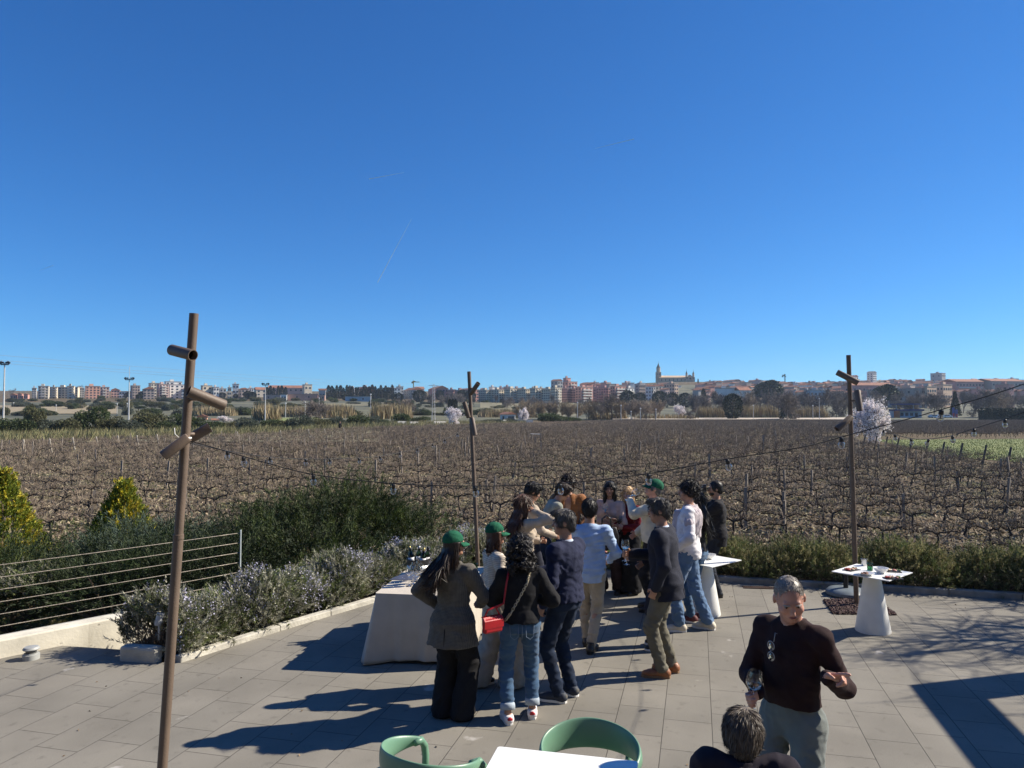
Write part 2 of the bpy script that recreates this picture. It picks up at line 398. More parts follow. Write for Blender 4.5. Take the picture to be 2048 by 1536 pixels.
# ---- vineyard: rows of pruned vines on trellis posts
VR = Vector((.985,-.175,0)).normalized(); VN = Vector((.175,.985,0))   # row direction, row normal
bark = mat('vine_bark', (.045,.036,.030), .95, var=.35, scale=20, island=.25)
cane_m = mat('vine_canes', (.215,.17,.125), .9, island=.6, hue=.02)
post_m = mat('grey_weathered_wood', (.22,.185,.15), .9, var=.3, scale=9, stretch=(6,6,1))
def vine_variant(seed, lod):
    r = np.random.default_rng(seed); T = []; C = []
    h = r.uniform(.40,.54)
    # trunk
    p = np.array([0,0,-.08]); lean = r.normal(0,.05,2); pts = [p]
    for i in range(1,6): pts.append(np.array([lean[0]*i/5+r.normal(0,.022), lean[1]*i/5+r.normal(0,.022), -.08+(h+.08)*i/5]))
    mb = MB(); mb.tube(pts, [r.uniform(.024,.034)*(1.25-.08*i) for i in range(6)], 6 if lod==0 else 4, cap=False)
    top = pts[-1]; V_ = np.array([VR.x,VR.y,0]); nn = np.array([VN.x,VN.y,0]); knots = []
    for sgn in (-1,1):
        if r.random() < .07: continue
        L_ = r.uniform(.45,.62); q = [top+np.array([0,0,-.03])]; n = 6
        dz = r.normal(.02,.045)
        for i in range(1,n+1):
            f = i/n; q.append(top+V_*sgn*L_*f+nn*r.normal(0,.035)+np.array([0,0,.025*sin(pi*f*.8)+dz*f+r.normal(0,.024)]))
        mb.tube(q, [(.026 if lod==0 else .020)-.010*i/n for i in range(n+1)], 5 if lod==0 else 3, cap=False)
        knots += q[1:]
    knots.append(top)
    # spurs and canes
    P0=[]; P1=[]; R0=[]
    for kn in knots:
        for _ in range(r.integers(5,12) if lod==0 else 10):
            d = unit(np.array([r.normal(0,.5),r.normal(0,.5),r.uniform(.25,1.2)])); L_ = r.choice([.1,.2,.32,.5],p=[.2,.35,.3,.15])*r.uniform(.7,1.3)
            a = kn; segs = 3 if (L_>.3 and lod==0) else 1
            for s_ in range(segs):
                b = a+d*L_/segs; P0.append(a); P1.append(b); R0.append(.0065 if lod==0 else .0065); a = b
                d = unit(d+r.normal(0,.28,3)+np.array([0,0,-.1*s_]))
    cv, cf = stick_geo(np.array(P0), np.array(P1), np.array(R0))
    return mb, cv, cf
NV = 10; vt = []; vc = []
for k in range(NV):
    mb, cv, cf = vine_variant(100+k, 0)
    vt.append(mb.mesh('vine_trunk', True)); vt[-1].materials.append(bark)
    vc.append(np_mesh('vine_canes', cv, [cf], mats=[cane_m]))
# plot outline: row ends on the right, far track, diagonal edge on the left
def in_plot(x, y):
    if y < 13.2+max(0,(-x-6))*.45: return False
    if x < 0 and y < 14.5: return False
    # right end line of rows
    right = 30.7+(y-46)*.07 if y < 76 else (36 if y < 92 else 1e9)
    if x > right: return False
    # left diagonal edge from px (0,893) to (1000,852) on the field
    ax = x/y*FPX+CXP
    yedge = np.interp(ax, [-400,0,400,700,1000,1240,2048],[870,892,879,864,851,843,843])
    if PX((x,y,-.6))[1] < yedge+1.5: return False
    return -400 < ax < 2500
vines = []
for ir in range(2, 115):
    base = VN*(12.4+2.35*ir)
    W_ = 1.05*(base.y)+40
    for ic in range(int(-W_/1.15), int(W_/1.15)):
        p = base+VR*(ic*1.15+(ir%3)*.4+random.uniform(-.12,.12))
        if p.y < 12: continue
        if random.random() < .06: continue
        if in_plot(p.x, p.y): vines.append((p.x,p.y,ir))
vis = [v for v in vines if -60 < PX((v[0],v[1],0))[0] < 2108]
vis.sort(key=lambda v: v[0]**2+v[1]**2)
# vines hidden behind the terrace planting are left to the mass; the nearest visible 300 are things
def hidden(v):
    px, py = PX((v[0],v[1],.1)); return px < 900 and py > np.interp(px,[0,230,420,560,760,900],[1075,1060,1040,965,965,1060])
near_v = [v for v in vis if not hidden(v)][:300]; near_set = set(near_v)
for i, (x, y, ir) in enumerate(near_v):
    k = random.randrange(NV); rz = random.choice([0,pi])+random.uniform(-.12,.12)
    e = empty('grapevine', (x,y,hz1(x,y)), rz, 'leafless pruned grapevine with dark gnarled trunk and arms in the vineyard rows', 'grapevine', 'bare vines in the nearest vineyard rows')
    e.scale = (1,1,random.uniform(.88,1.12))
    link('trunk', vt[k], None, e); link('canes', vc[k], None, e)
# all remaining vines: one mass
LV = []; 
for k in range(8):
    mb, cv, cf = vine_variant(300+k, 1); V_ = np.array(mb.v); LV.append((V_, [f for f in mb.f if len(f)==4], cv, cf))
TV=[]; TF=[]; CV=[]; CF=[]; nt_=nc_=0
for (x,y,ir) in vis:
    if (x,y,ir) in near_set or hidden((x,y,ir)) : continue
    d = sqrt(x*x+y*y); k = random.randrange(8); V_, F_, cv, cf = LV[k]
    a = random.choice([0,pi])+random.uniform(-.15,.15); R = np.array([[cos(a),-sin(a),0],[sin(a),cos(a),0],[0,0,1]]); o = np.array([x,y,hz1(x,y)])
    TV.append(V_@R.T+o); TF.append(np.array(F_)+nt_); nt_ += len(V_)
    thick = 1+d/90
    CV.append(cv@R.T+o); CF.append(cf+nc_); nc_ += len(cv)
me = np_mesh('distant_vines', np.concatenate(TV+CV), [np.concatenate(TF), np.concatenate(CF)+nt_], mats=[bark,cane_m], midx=np.concatenate([np.zeros(sum(map(len,TF))),np.ones(sum(map(len,CF)))]))
tag(link('distant_vines', me), 'mass of bare vine rows filling the field behind the nearest rows', 'vines', None, 'stuff')
# ground litter: clods, dry leaves, prunings and weeds between the rows
litter_m = mat('dry_litter', (.23,.19,.125), .95, island=.6, hue=.03)
weed_m = mat('field_weeds', (.085,.10,.03), .9, island=.45, hue=.04)
n = 110000; y = 13+ (RNG.random(n)**1.7)*75; x = (RNG.random(n)*2-1)*(y*.78+3)
P = np.stack([x,y,hz(x,y)+.02],1); keep = np.array([in_plot(a,b) for a,b in zip(x,y)]); P = P[keep]
n = len(P); D = RNG.normal(size=(n,3)); D[:,2] = np.abs(D[:,2])*.35
v1,f1 = leaf_geo(P, D, .16, .05, RNG, 'quad')
tag(link('vineyard_litter', np_mesh('vineyard_litter', v1, [f1], mats=[litter_m])), 'dry leaves and straw scattered on the soil between the vines', 'litter', None, 'stuff')
n = 46000; y = 13+(RNG.random(n)**1.6)*70; x = (RNG.random(n)*2-1)*(y*.78+3)
cl = np.sin(x*.9+1.3*np.sin(y*.7))+np.sin(y*1.7+x*.35)+.5*np.sin(x*3.1)+np.where(x>0,.5,-.55)
keep = np.array([in_plot(a,b) for a,b in zip(x,y)])&(cl>.35); x=x[keep]; y=y[keep]
D = RNG.normal(size=(len(x),3))*.6; D[:,2] = .8
v1,f1 = leaf_geo(np.stack([x,y,hz(x,y)],1), D, .15, .035, RNG, 'tri')
tag(link('vineyard_weeds', np_mesh('vineyard_weeds', v1, [f1], mats=[weed_m])), 'low green weeds in patches on the vineyard soil', 'weeds', None, 'stuff')
n = 9000; y = 13+(RNG.random(n)**1.6)*60; x = (RNG.random(n)*2-1)*(y*.78+3)
keep = np.array([in_plot(a,b) for a,b in zip(x,y)]); x=x[keep]; y=y[keep]; P=np.stack([x,y,hz(x,y)+.03+.25*RNG.random(len(x))**2],1)
D = unit(RNG.normal(size=P.shape)*[1,1,.45])*(.25+.75*RNG.random((len(x),1))**2)
v1,f1 = stick_geo(P, P+D, .0065)
tag(link('pruned_canes', np_mesh('pruned_canes', v1, [f1], mats=[mat('pale_prunings',(.26,.215,.16),.9,island=.6)])), 'pale pruned canes lying loose between the vine rows', 'prunings', None, 'stuff')
# trellis stakes: thin grey wood, one every few vines
stm = [MB().prism([(-.035,-.03),(.035,-.03),(.035,.03),(-.035,.03)], -.1, h).mesh('stake') for h in (.85,1.0,1.2)]
for q_ in stm: q_.materials.append(post_m)
cand = [v for v in vis if random.random() < .11 and not hidden(v)]
for i, (x,y,ir) in enumerate(cand[:230]):
    o = link('vine_stake', random.choice(stm)); o.location = (x+.08,y,hz1(x,y)); o.rotation_euler = (random.gauss(0,.05),random.gauss(0,.06),random.uniform(0,3))
    tag(o, 'thin upright grey wooden stake among the bare vines', 'stake', 'wooden stakes in the vineyard rows')
SV=[]; SF=[]; 
for (x,y,ir) in cand[230:]:
    V_ = np.array([v.co[:] for v in stm[0].vertices])+np.array([x,y,hz1(x,y)]); SF.append(np.array([p.vertices[:] for p in stm[0].polygons if len(p.vertices)==4])+len(V_)*len(SV)); SV.append(V_)
if SV: tag(link('distant_stakes', np_mesh('distant_stakes', np.concatenate(SV), [np.concatenate(SF)], mats=[post_m])), 'far thin stakes standing over the vine mass', 'stakes', None, 'stuff')
# leaning end posts: dark ones on the right by the green field, pale ones along the left edge
dark_post = mat('dark_post_wood', (.085,.072,.062), .9, var=.3, scale=8)
pale_post = mat('pale_post_wood', (.36,.32,.26), .9, var=.3, scale=8)
pd = MB().lathe([(.06,-.1),(.065,.5),(.06,1.25)], 8).mesh('end_post'); pd.materials.append(dark_post)
pp = MB().lathe([(.06,-.1),(.06,.5),(.055,1.15)], 8).mesh('end_post'); pp.materials.append(pale_post)
for (bx,by) in [(1966,922),(1893,914),(1822,907),(1755,901),(1690,895),(1850,905)][:0]+[(2014,928),(1965,921),(1918,915),(1882,911),(1850,906),(1818,901),(1792,898),(1769,895),(1748,893),(1725,890)]:
    g = G(bx,by+8,-.6); o = link('end_post', pd); o.location = g; o.rotation_euler = (0,.22,0)
    tag(o, 'dark wooden row end post leaning beside the green field', 'post', 'dark posts along the green field')
for (bx,by) in [(52,908),(104,905),(150,901),(197,899),(240,896),(278,895),(318,892),(478,884),(564,880),(620,877),(652,875),(690,872)]:
    g = G(bx,by,-.6); o = link('end_post', pp); o.location = g; o.rotation_euler = (0,-.2,0)
    tag(o, 'pale leaning row end post at the far left edge of the vineyard', 'post', 'pale posts along the far vineyard edge')
# ---- planting round the terrace
leaf_dark = mat('juniper_green', (.026,.043,.011), .7, island=.45, hue=.025, var=.35, scale=1.6)
leaf_tip = mat('juniper_tip', (.066,.092,.020), .7, island=.4, hue=.03, var=.3, scale=1.6)
leaf_blue = mat('juniper_blue', (.075,.11,.08), .75, island=.4, hue=.02)
leaf_gold = mat('thuja_gold', (.46,.39,.03), .7, island=.4, hue=.02, var=.4, scale=3)
leaf_lime = mat('thuja_lime', (.19,.23,.025), .7, island=.4, hue=.02)
ros_leaf = mat('rosemary_leaf', (.33,.325,.245), .8, island=.5, hue=.025, var=.4, scale=2.2)
ros_green = mat('rosemary_green', (.115,.14,.05), .8, island=.45, hue=.03, var=.4, scale=2)
ros_flower = mat('rosemary_flower', (.44,.43,.55), .8, island=.3, hue=.02)
for m_ in (leaf_dark,leaf_tip,leaf_blue,leaf_gold,leaf_lime,ros_leaf,ros_green,ros_flower): translucent(m_,.18)
wood = mat('shrub_wood', (.13,.095,.065), .95, island=.3)
def plumes(bases, dirs, L_, nleaf, spread, leaf, width, rng, curve=.25):
    """feathery sprays: needles along curved shoots"""
    n = len(bases); t = rng.random((n,nleaf,1))**.8
    up = np.array([0,0,1.0])
    D = unit(dirs)[:,None,:]; Ls = (L_*(.55+.9*rng.random(n)))[:,None,None]
    sidev = unit(rng.normal(size=(n,1,3)))
    P = bases[:,None,:]+D*Ls*t+sidev*Ls*curve*t*t+rng.normal(size=(n,nleaf,3))*spread*(1-.6*t)
    nd = D+rng.normal(size=(n,nleaf,3))*.40+sidev*curve
    return leaf_geo(P.reshape(-1,3), nd.reshape(-1,3), leaf, width, rng, 'tri')
def split_plumes(mats_, fr, name, parent, V, F, rng, nleaf):
    """shoots of two colours in one foliage mesh"""
    ns = len(F)//nleaf; mi = np.repeat((rng.random(ns)<fr).astype(int), nleaf)
    return link(name, np_mesh(name, V, [F], mats=mats_, midx=mi), None, parent)
def ell_pts(n, c, r, rng, zmin=-.2, inner=.55):
    d = unit(rng.normal(size=(n*3,3))); d = d[d[:,2]>zmin][:n]
    q = inner+(1-inner)*rng.random((len(d),1))**.6
    return np.array(c)+d*np.array(r)*q, d
def stem_part(parent, pts, r=.02):
    P0 = np.array([p[0] for p in pts]); P1 = np.array([p[1] for p in pts])
    v,f = stick_geo(P0,P1,r); return link('stems', np_mesh('stems', v, [f], mats=[wood]), None, parent)
def juniper(name, lobes, n, label, mats_, fr=.4, L_=.5, nleaf=64, leaf=.055, seed=1, lean=(0,0,.5), width=.011, spread=.030):
    """spreading juniper: several lobes of arching sprays"""
    rng = np.random.default_rng(seed); c0 = np.mean([l[0] for l in lobes],0); g = min(l[0][2]-l[1][2] for l in lobes)
    e = empty(name, (float(c0[0]),float(c0[1]),float(g)), 0, label, 'shrub')
    off = np.array([c0[0],c0[1],g]); B=[]; D=[]; st=[]
    vol = np.array([l[1][0]*l[1][1]+l[1][0]*l[1][2] for l in lobes]); vol = vol/vol.sum()
    for (c,r),w in zip(lobes,vol):
        p,d = ell_pts(int(n*w), c, r, rng, -.35, .45); B.append(p-off)
        D.append(d*np.array([.8,.8,.45])+np.array(lean)+rng.normal(size=d.shape)*.28)
        for k in range(14): st.append((np.array([c[0],c[1],g])-off, p[rng.integers(len(p))]-off))
    B = np.concatenate(B); D = np.concatenate(D)
    v,f = plumes(B, D, L_, nleaf, spread, leaf, width, rng)
    split_plumes(mats_, fr, 'foliage', e, v, f, rng, nleaf); stem_part(e, st, .022)
    return e
def lob(px, py, Y, rx, ry, rz): p = A(px,py,Y); return ((p.x,p.y,p.z),(rx,ry,rz))
# big dark spreading juniper behind the rosemary
juniper('spreading_juniper', [lob(650,1085,14.6,1.55,1.0,.80), lob(560,1100,14.2,1.2,.9,.75), lob(760,1080,14.8,1.0,.9,.65), lob(690,1040,14.9,1.0,.8,.65), lob(840,1085,14.9,.8,.7,.5), lob(500,1120,13.6,.8,.9,.7), lob(610,1150,13.2,1.7,.7,.75)],
        2600, 'large dark green spreading juniper behind the flowering bed and the fence end', [leaf_dark,leaf_tip], .38, .42, seed=3)
juniper('spreading_juniper', [lob(330,1108,13.6,.95,.8,.30), lob(250,1112,13.3,.7,.7,.38), lob(400,1112,13.9,.7,.7,.30), lob(300,1150,13.0,1.2,.8,.42)],
        900, 'blue grey juniper with drooping sprays behind the wire fence', [leaf_blue,leaf_dark], .3, .45, seed=5)
juniper('spreading_juniper', [lob(70,1185,12.6,1.2,.9,.45), lob(-40,1180,12.4,.9,.8,.45), lob(150,1175,13.0,.7,.8,.38), lob(20,1205,12.0,1.3,.8,.45), lob(200,1190,12.6,.8,.8,.45)],
        1300, 'green juniper with long arching sprays below the golden conifers', [leaf_dark,leaf_tip], .4, .62, seed=7, lean=(.5,0,.35))
juniper('spreading_juniper', [lob(420,1165,12.3,1.1,.8,.6), lob(330,1175,12.0,.9,.7,.5), lob(230,1180,11.7,1.0,.7,.45)],
        800, 'very dark juniper in the shade just behind the fence cables', [leaf_dark], .0, .45, seed=8)
def thuja(px, pbase, ptop, Y, rad, label, seed):
    rng = np.random.default_rng(seed); b = A(px,pbase,Y); h = A(px,ptop,Y).z-b.z
    e = empty('golden_thuja', b, 0, label, 'conifer', 'golden conifers beyond the fence'); n = 1500
    z = rng.random(n)**1.25*h; rr = rad*np.interp(z/h,[0,.12,1],[.8,1,.02]); a = rng.random(n)*2*pi; q = .6+.45*rng.random(n)
    B = np.stack([rr*q*np.cos(a), rr*q*np.sin(a), z],1); D = np.stack([np.cos(a)*.55,np.sin(a)*.55,np.full(n,.95)],1)+rng.normal(size=(n,3))*.15
    v,f = plumes(B, D, .15, 34, .022, .05, .022, rng, .15); split_plumes([leaf_lime,leaf_gold], .38, 'foliage', e, v, f, rng, 34)
    MB().tube([(0,0,0),(0,0,h*.85)],[.05,.01],7).build('trunk', wood, e)
thuja(0, 1190, 950, 13.9, .95, 'tall golden conifer at the left edge of the view', 11)
thuja(244, 1140, 974, 14.9, .80, 'smaller golden conifer rising behind the blue grey juniper', 12)
# flowering rosemary bed along the left kerb, low green hedge along the far kerb
def hedge(name, path, wid, hgt, n, label, mats_, frac, seed, flower=None, nf=0, leaf=.045, L_=.18, stems=True):
    rng = np.random.default_rng(seed); path = [np.array(p,float) for p in path]
    seg = np.array([np.linalg.norm(b-a) for a,b in zip(path[:-1],path[1:])]); cum = np.concatenate([[0],np.cumsum(seg)])
    def at(t):
        t = t*cum[-1]; i = np.clip(np.searchsorted(cum,t)-1,0,len(seg)-1); f = (t-cum[i])/seg[i]
        A_ = np.array(path)[i]; B_ = np.array(path)[i+1]; d = unit(B_-A_); return A_+(B_-A_)*f[:,None], np.stack([-d[:,1],d[:,0],d[:,2]*0],1)
    e = empty(name, tuple(path[0]), 0, label, 'hedge'); off = path[0]
    t = rng.random(n); c, nn = at(t); th = rng.random(n)*pi*1.06-.06
    s_ = t*cum[-1]; lump = .78+.20*np.sin(s_*4.3+1)+.12*np.sin(s_*9.1)+.08*np.sin(s_*2.1+2); lump2 = 1+.14*np.sin(s_*5.3)+.08*np.sin(s_*11)
    q = .5+.5*rng.random(n)**.5
    w_ = wid/2*lump2; B = c+nn*(np.cos(th)*w_*q)[:,None]; B[:,2] = .04+np.abs(np.sin(th))**.8*hgt*lump*q
    D = nn*np.cos(th)[:,None]*.5+np.array([0,0,.75])+rng.normal(size=(n,3))*.42
    v,f = plumes(B-off, D, L_, 30, .012, leaf, .011, rng, .22); split_plumes(mats_, frac, 'foliage', e, v, f, rng, 30)
    if nf:
        k = rng.random(nf)**1; c, nn = at(k); th = rng.random(nf)*pi; s_ = k*cum[-1]; cl = np.sin(s_*6.1)+np.sin(s_*2.7+th*3)+rng.normal(0,.6,nf); ok = cl>.1
        lump = .78+.20*np.sin(s_*4.3+1)+.12*np.sin(s_*9.1)+.08*np.sin(s_*2.1+2)
        P = c+nn*(np.cos(th)*wid/2*1.08)[:,None]; P[:,2] = .12+np.abs(np.sin(th))**.8*hgt*lump*(1.02+.18*rng.random(nf)); P = P[ok]-off
        P = np.repeat(P,9,0)+rng.normal(size=(len(P)*9,3))*np.array([.016,.016,.05])
        v,f = leaf_geo(P, rng.normal(size=P.shape), .024, .018, rng, 'quad'); link('flowers', np_mesh('flowers', v, [f], mats=[flower]), None, e)
    m = n//6; t = rng.random(m); c, nn = at(t); a0 = c+nn*((rng.random(m)-.5)*wid*.7)[:,None]; a1 = a0+rng.normal(size=(m,3))*.14; a1[:,2] = hgt*(.3+.5*rng.random(m)); a0[:,2]=0
    v,f = stick_geo(a0-off, a1-off, .007); link('stems', np_mesh('stems', v, [f], mats=[wood]), None, e)
    return e
bp_ = [KL[0]+Vector((.25,.30,0)), KL[1]+nl*.55, KL[2]+nl*.62, KL[3]+nl*.65, KL[4]+nl*.62+Vector((.1,.1,0)), KL[5]+Vector((-.45,.5,0)), KF[0]+Vector((-.35,.75,0))]
hedge('rosemary_hedge', bp_, .92, .47, 10500, 'grey green rosemary hedge with lilac flowers along the pale kerb', [ros_green,ros_leaf], .62, 21, ros_flower, 2000)
fp_ = [KF[0]+Vector((.1,.7,0))]+[p+Vector((0,.72,0)) for p in KF[1:]]
hedge('low_hedge', fp_, 1.05, .50, 11000, 'low olive green hedge along the far kerb in front of the vineyard', [ros_green,translucent(mat('hedge_olive',(.24,.225,.11),.8,island=.45,hue=.03,var=.4,scale=2.5))], .5, 23, leaf=.045, L_=.22)
# small planting beyond the low wall
p1 = A(0,1262,11.4); p2 = A(115,1245,11.7)
hedge('low_hedge', [(p1.x-1.2,p1.y-.2,-.5),(p1.x,p1.y,-.5),(p2.x,p2.y,-.5)], .8, .3, 900, 'small clump of low green plants showing over the pale concrete wall', [ros_green,ros_leaf], .3, 25)
for o in [q for q in COL.objects if q.get('label','').startswith('small clump of low')]: o.location.z = -.55
# ---- spotlight poles
pole_m = mat('bronze_painted_steel', (.135,.098,.072), .55, var=.12, scale=6, bump=.1, bscale=90, spec=.4)
pole_dark = mat('spot_inside', (.012,.012,.012), .4)
lens_m = mat('spot_lens', (.30,.28,.25), .12, var=.1, scale=20)
def spot(parent, at, d, L_=.235, r=.047, off=Vector((0,0,0)), lens=(.012,.012,.012)):
    """open cylinder head on a short bracket"""
    d = Vector(d).normalized(); M = d.to_track_quat('Z','Y').to_matrix()
    c = Vector(at)+off
    mb = MB(); mb.lathe([(0,-L_/2),(r*.86,-L_/2),(r,-L_/2+.008),(r,L_/2),(r-.004,L_/2),(r-.004,L_/2-.05)], 24, c, M)
    o = mb.build('spotlight_head', pole_m, parent, True, auto=40)
    MB().lathe([(0,L_/2-.05),(r-.005,L_/2-.049)], 24, c, M).build('lens', mat('lens_%02d'%int(lens[0]*100), lens, .15, var=.1), o, True)
    MB().tube([Vector(at), c], .014, 8).build('bracket', pole_m, parent, True)
def pole(ptop, pbot, base_xy, top_xyz, label, heads):
    e = empty('spotlight_pole', base_xy, 0, label, 'light pole', 'bronze spotlight poles around the terrace')
    t = Vector(top_xyz)-Vector(base_xy); m_ = t*.55
    MB().tube([(0,0,0),m_],.0335,20).build('lower_tube', pole_m, e, True, auto=40)
    MB().tube([m_-t*.002,t],.0310,20).build('upper_tube', pole_m, e, True, auto=40)
    MB().lathe([(.0,0),(.0360,0),(.0360,.03),(.0335,.032)],20,m_-Vector((0,0,.02))).build('joint_collar', pole_m, e, True, auto=40)
    MB().lathe([(.08,.002),(.08,.012),(.042,.014)],20).build('base_plate', pole_m, e, True, auto=40)
    for (px,py,Y,d,offpx,L_,r,lens) in heads:
        f = (A(px,py,Y).z-base_xy[2])/t.z; at = t*f
        c = A(px,py,Y)-Vector(base_xy); spot(e, at, d, L_, r, c-at, lens)
    return e
D_ = (.012,.012,.012)
# left pole, close to the camera
tl = A(388,627,5.15); 
bl = Vector((A(336,1600,5.15).x, 5.15, 0)); bl = Vector((tl.x-.185, 5.15, 0))
pole(0,0,(bl.x,bl.y,0), tl, 'thick bronze spotlight pole nearest the viewer at the left', [
    (364,705,5.0,(.84,-.48,-.20),0,.235,.038,(.02,.025,.025)), (414,797,5.0,(-.72,-.52,.36),0,.255,.038,D_),
    (352,893,5.08,(-.72,-.2,-.6),0,.20,.036,D_), (396,868,5.24,(.78,.25,.5),0,.18,.036,D_)])
tm = A(938,743,12.4); bm = Vector((A(957,1150,12.4).x,12.4,0))
pole(0,0,(bm.x,bm.y,0), tm, 'thin bronze spotlight pole rising behind the wine table', [
    (949,777,12.3,(.42,-.35,.55),0,.25,.038,(.55,.5,.45)), (933,820,12.35,(-.28,.1,.95),0,.27,.038,D_), (947,853,12.3,(.18,-.1,-1),0,.30,.038,D_)])
tr = A(1697,710,10.35); br_ = G(1713,1211)
pole(0,0,(br_.x,br_.y,0), tr, 'bronze spotlight pole standing in the dark gravel square at the right', [
    (1695,755,10.25,(.66,-.3,-.42),0,.31,.042,D_), (1717,801,10.25,(.03,-.15,-1),0,.29,.042,D_), (1688,846,10.3,(-.7,-.1,-.55),0,.28,.042,D_)])
tq = A(3529,120,3.9)
pole(0,0,(tq.x+.03,3.93,0), tq, 'bronze pole just beyond the right edge holding the ends of two light strings', [])
# gravel square in the paving
grav = mat('red_lava_gravel', (.10,.062,.055), .95, island=.6, hue=.02)
gq = [G(1647,1201),G(1752,1199),G(1793,1231),G(1666,1229)]
gs = MB().prism([(p.x,p.y) for p in gq[::-1]], .002, .006).build('gravel_square', mat('dark_gravel_bed',(.05,.03,.027),.95,var=.5,scale=60)); tag(gs, kind='structure')
u_,v_ = RNG.random(2600), RNG.random(2600); a,b,c,d = [np.array(p) for p in gq]
P = (a*(1-u_)[:,None]+b*u_[:,None])*(1-v_)[:,None]+(d*(1-u_)[:,None]+c*u_[:,None])*v_[:,None]; P[:,2] = .008+.016*RNG.random(2600)
vs=[];fs=[]
ico = np.array([(1,0,0),(-1,0,0),(0,1,0),(0,-1,0),(0,0,1),(0,0,-1)],float); icf = np.array([(0,2,4),(2,1,4),(1,3,4),(3,0,4),(2,0,5),(1,2,5),(3,1,5),(0,3,5)])
sc = (.008+.012*RNG.random((2600,1,1)))*(.7+.6*RNG.random((2600,6,1))); Q,_ = np.linalg.qr(RNG.normal(size=(2600,3,3)))
vs = (ico[None]*sc)@Q+P[:,None,:]; fs = (icf[None]+np.arange(2600)[:,None,None]*6).reshape(-1,3)
tag(link('gravel', np_mesh('gravel', vs.reshape(-1,3), [fs], mats=[grav])), 'dark red lava gravel in the square round the pole foot', 'gravel', None, 'stuff')
# ---- string lights
cab = mat('black_cable', (.012,.012,.012), .6); sock = mat('black_socket', (.015,.015,.016), .5); bulb_g = glass('bulb_glass', (.95,.96,.97))
fil = mat('bulb_stem', (.55,.53,.48), .4)
bm_ = MB().lathe([(.0,.026-.07),(.010,.0245-.07),(.019,.018-.07),(.0245,.006-.07),(.025,-.006-.07+.008),(.0225,-.02+.03-.07+.005),(.013,.03-.065+.012),(.0125,-.02)][0:0] or [(0,-.072),(.009,-.0705),(.017,-.066),(.0225,-.058),(.0248,-.047),(.0235,-.036),(.018,-.026),(.0135,-.019),(.0130,-.012),(.0122,-.012),(.0127,-.019),(.0170,-.0265),(.0223,-.0365),(.0235,-.047),(.0213,-.0572),(.016,-.0648),(.0085,-.0693),(0,-.0708)],16).mesh('bulb', True); bm_.materials.append(bulb_g)
sm_ = MB().lathe([(0,.012),(.010,.012),(.0145,.004),(.0155,-.022),(.0,-.022)],12).mesh('socket', True); sm_.materials.append(sock)
st_ = MB().lathe([(.004,-.02),(.005,-.045),(.001,-.055)],8).mesh('bulb_stem'); st_.materials.append(fil)
def string(label, pts, bulbs, r=.0032, clamp=None):
    """pts: list of (px,py,Y) the sagging cable passes through; bulbs: parameter list along px"""
    P = [A(*p) for p in pts]
    # smooth curve through the points
    path = []
    for i in range(len(P)-1):
        p0,p1,p2,p3 = P[max(i-1,0)],P[i],P[i+1],P[min(i+2,len(P)-1)]
        for k in range(10):
            t = k/10; path.append(.5*((2*p1)+(p2-p0)*t+(2*p0-5*p1+4*p2-p3)*t*t+(3*p1-p0-3*p2+p3)*t**3))
    path.append(P[-1])
    e = empty('string_light', path[0], 0, label, 'string lights'); o_ = path[0]
    MB().tube([p-o_ for p in path], r, 6).build('cable', cab, e, True)
    pp_ = [PX(p)[0] for p in path]
    for bx in bulbs:
        i = min(range(len(path)), key=lambda k: abs(pp_[k]-bx)); j = i+1 if i+1 < len(path) and (pp_[i+1]-bx)*(pp_[i]-bx) <= 0 else max(i-1,0)
        f = 0 if pp_[j]==pp_[i] else min(1,max(0,(bx-pp_[i])/(pp_[j]-pp_[i]))); p = path[i].lerp(path[j], f)
        sk_ = link('socket', sm_, None, e); sk_.location = p-o_-Vector((0,0,.012)); sk_.rotation_euler = (random.gauss(0,.12),random.gauss(0,.12),0)
        sk_.scale = (.85,.85,.85); b = link('bulb', bm_, None, sk_); link('bulb_stem', st_, None, sk_)
    return e
string('black string of clear bulbs sagging low across the whole terrace', [(372,880,5.1),(430,896,5.05),(520,922,5.0),(627,949,4.95),(787,967,4.85),(950,972,4.75),(1120,967,4.65),(1297,947,4.6),(1455,918,4.55),(1600,895,4.5),(1690,872,4.5),(1883,819,4.4),(2048,768,4.3),(2300,672,4.2),(2800,480,4.05),(3529,215,3.9)],
       [487,627,787,950,1120,1297,1455,1683,1883,2090])
string('string of small bulbs running from the near pole to the middle pole', [(372,884,5.1),(455,902,5.9),(540,914,6.8),(612,918,7.7),(690,917,8.6),(760,912,9.4),(835,897,10.5),(890,878,11.3),(915,866,11.8),(942,846,12.35)],
       [455,540,612,660,718,760,800,835,865,890,915])
string('string of clear bulbs from the gravel square pole towards the right edge', [(1703,830,10.3),(1740,848,9.6),(1767,860,9.1),(1790,869,8.7),(1822,877,8.2),(1857,878,7.7),(1905,871,7.0),(1945,858,6.5),(2010,838,5.9),(2060,820,5.5),(2200,768,4.9),(2700,570,4.2),(3529,300,3.9)],
       [1767,1790,1822,1857,1905,1948,2010,2080])
# spare cable end wrapped on the near pole with a white tie
e = empty('cable_tie', A(372,876,5.12), 0, 'white cable tie round the near pole holding the string lights', 'cable tie')
w_ = mat('white_plastic', (.75,.75,.73), .5)
MB().lathe([(.0335,-.006),(.0365,-.006),(.0365,.006),(.0335,.006)],20).build('band', w_, e, True)
MB().tube([(-.03,-.035,0),(-.055,-.05,.03),(-.06,-.045,.07)],.003,6).build('tail', w_, e, True)
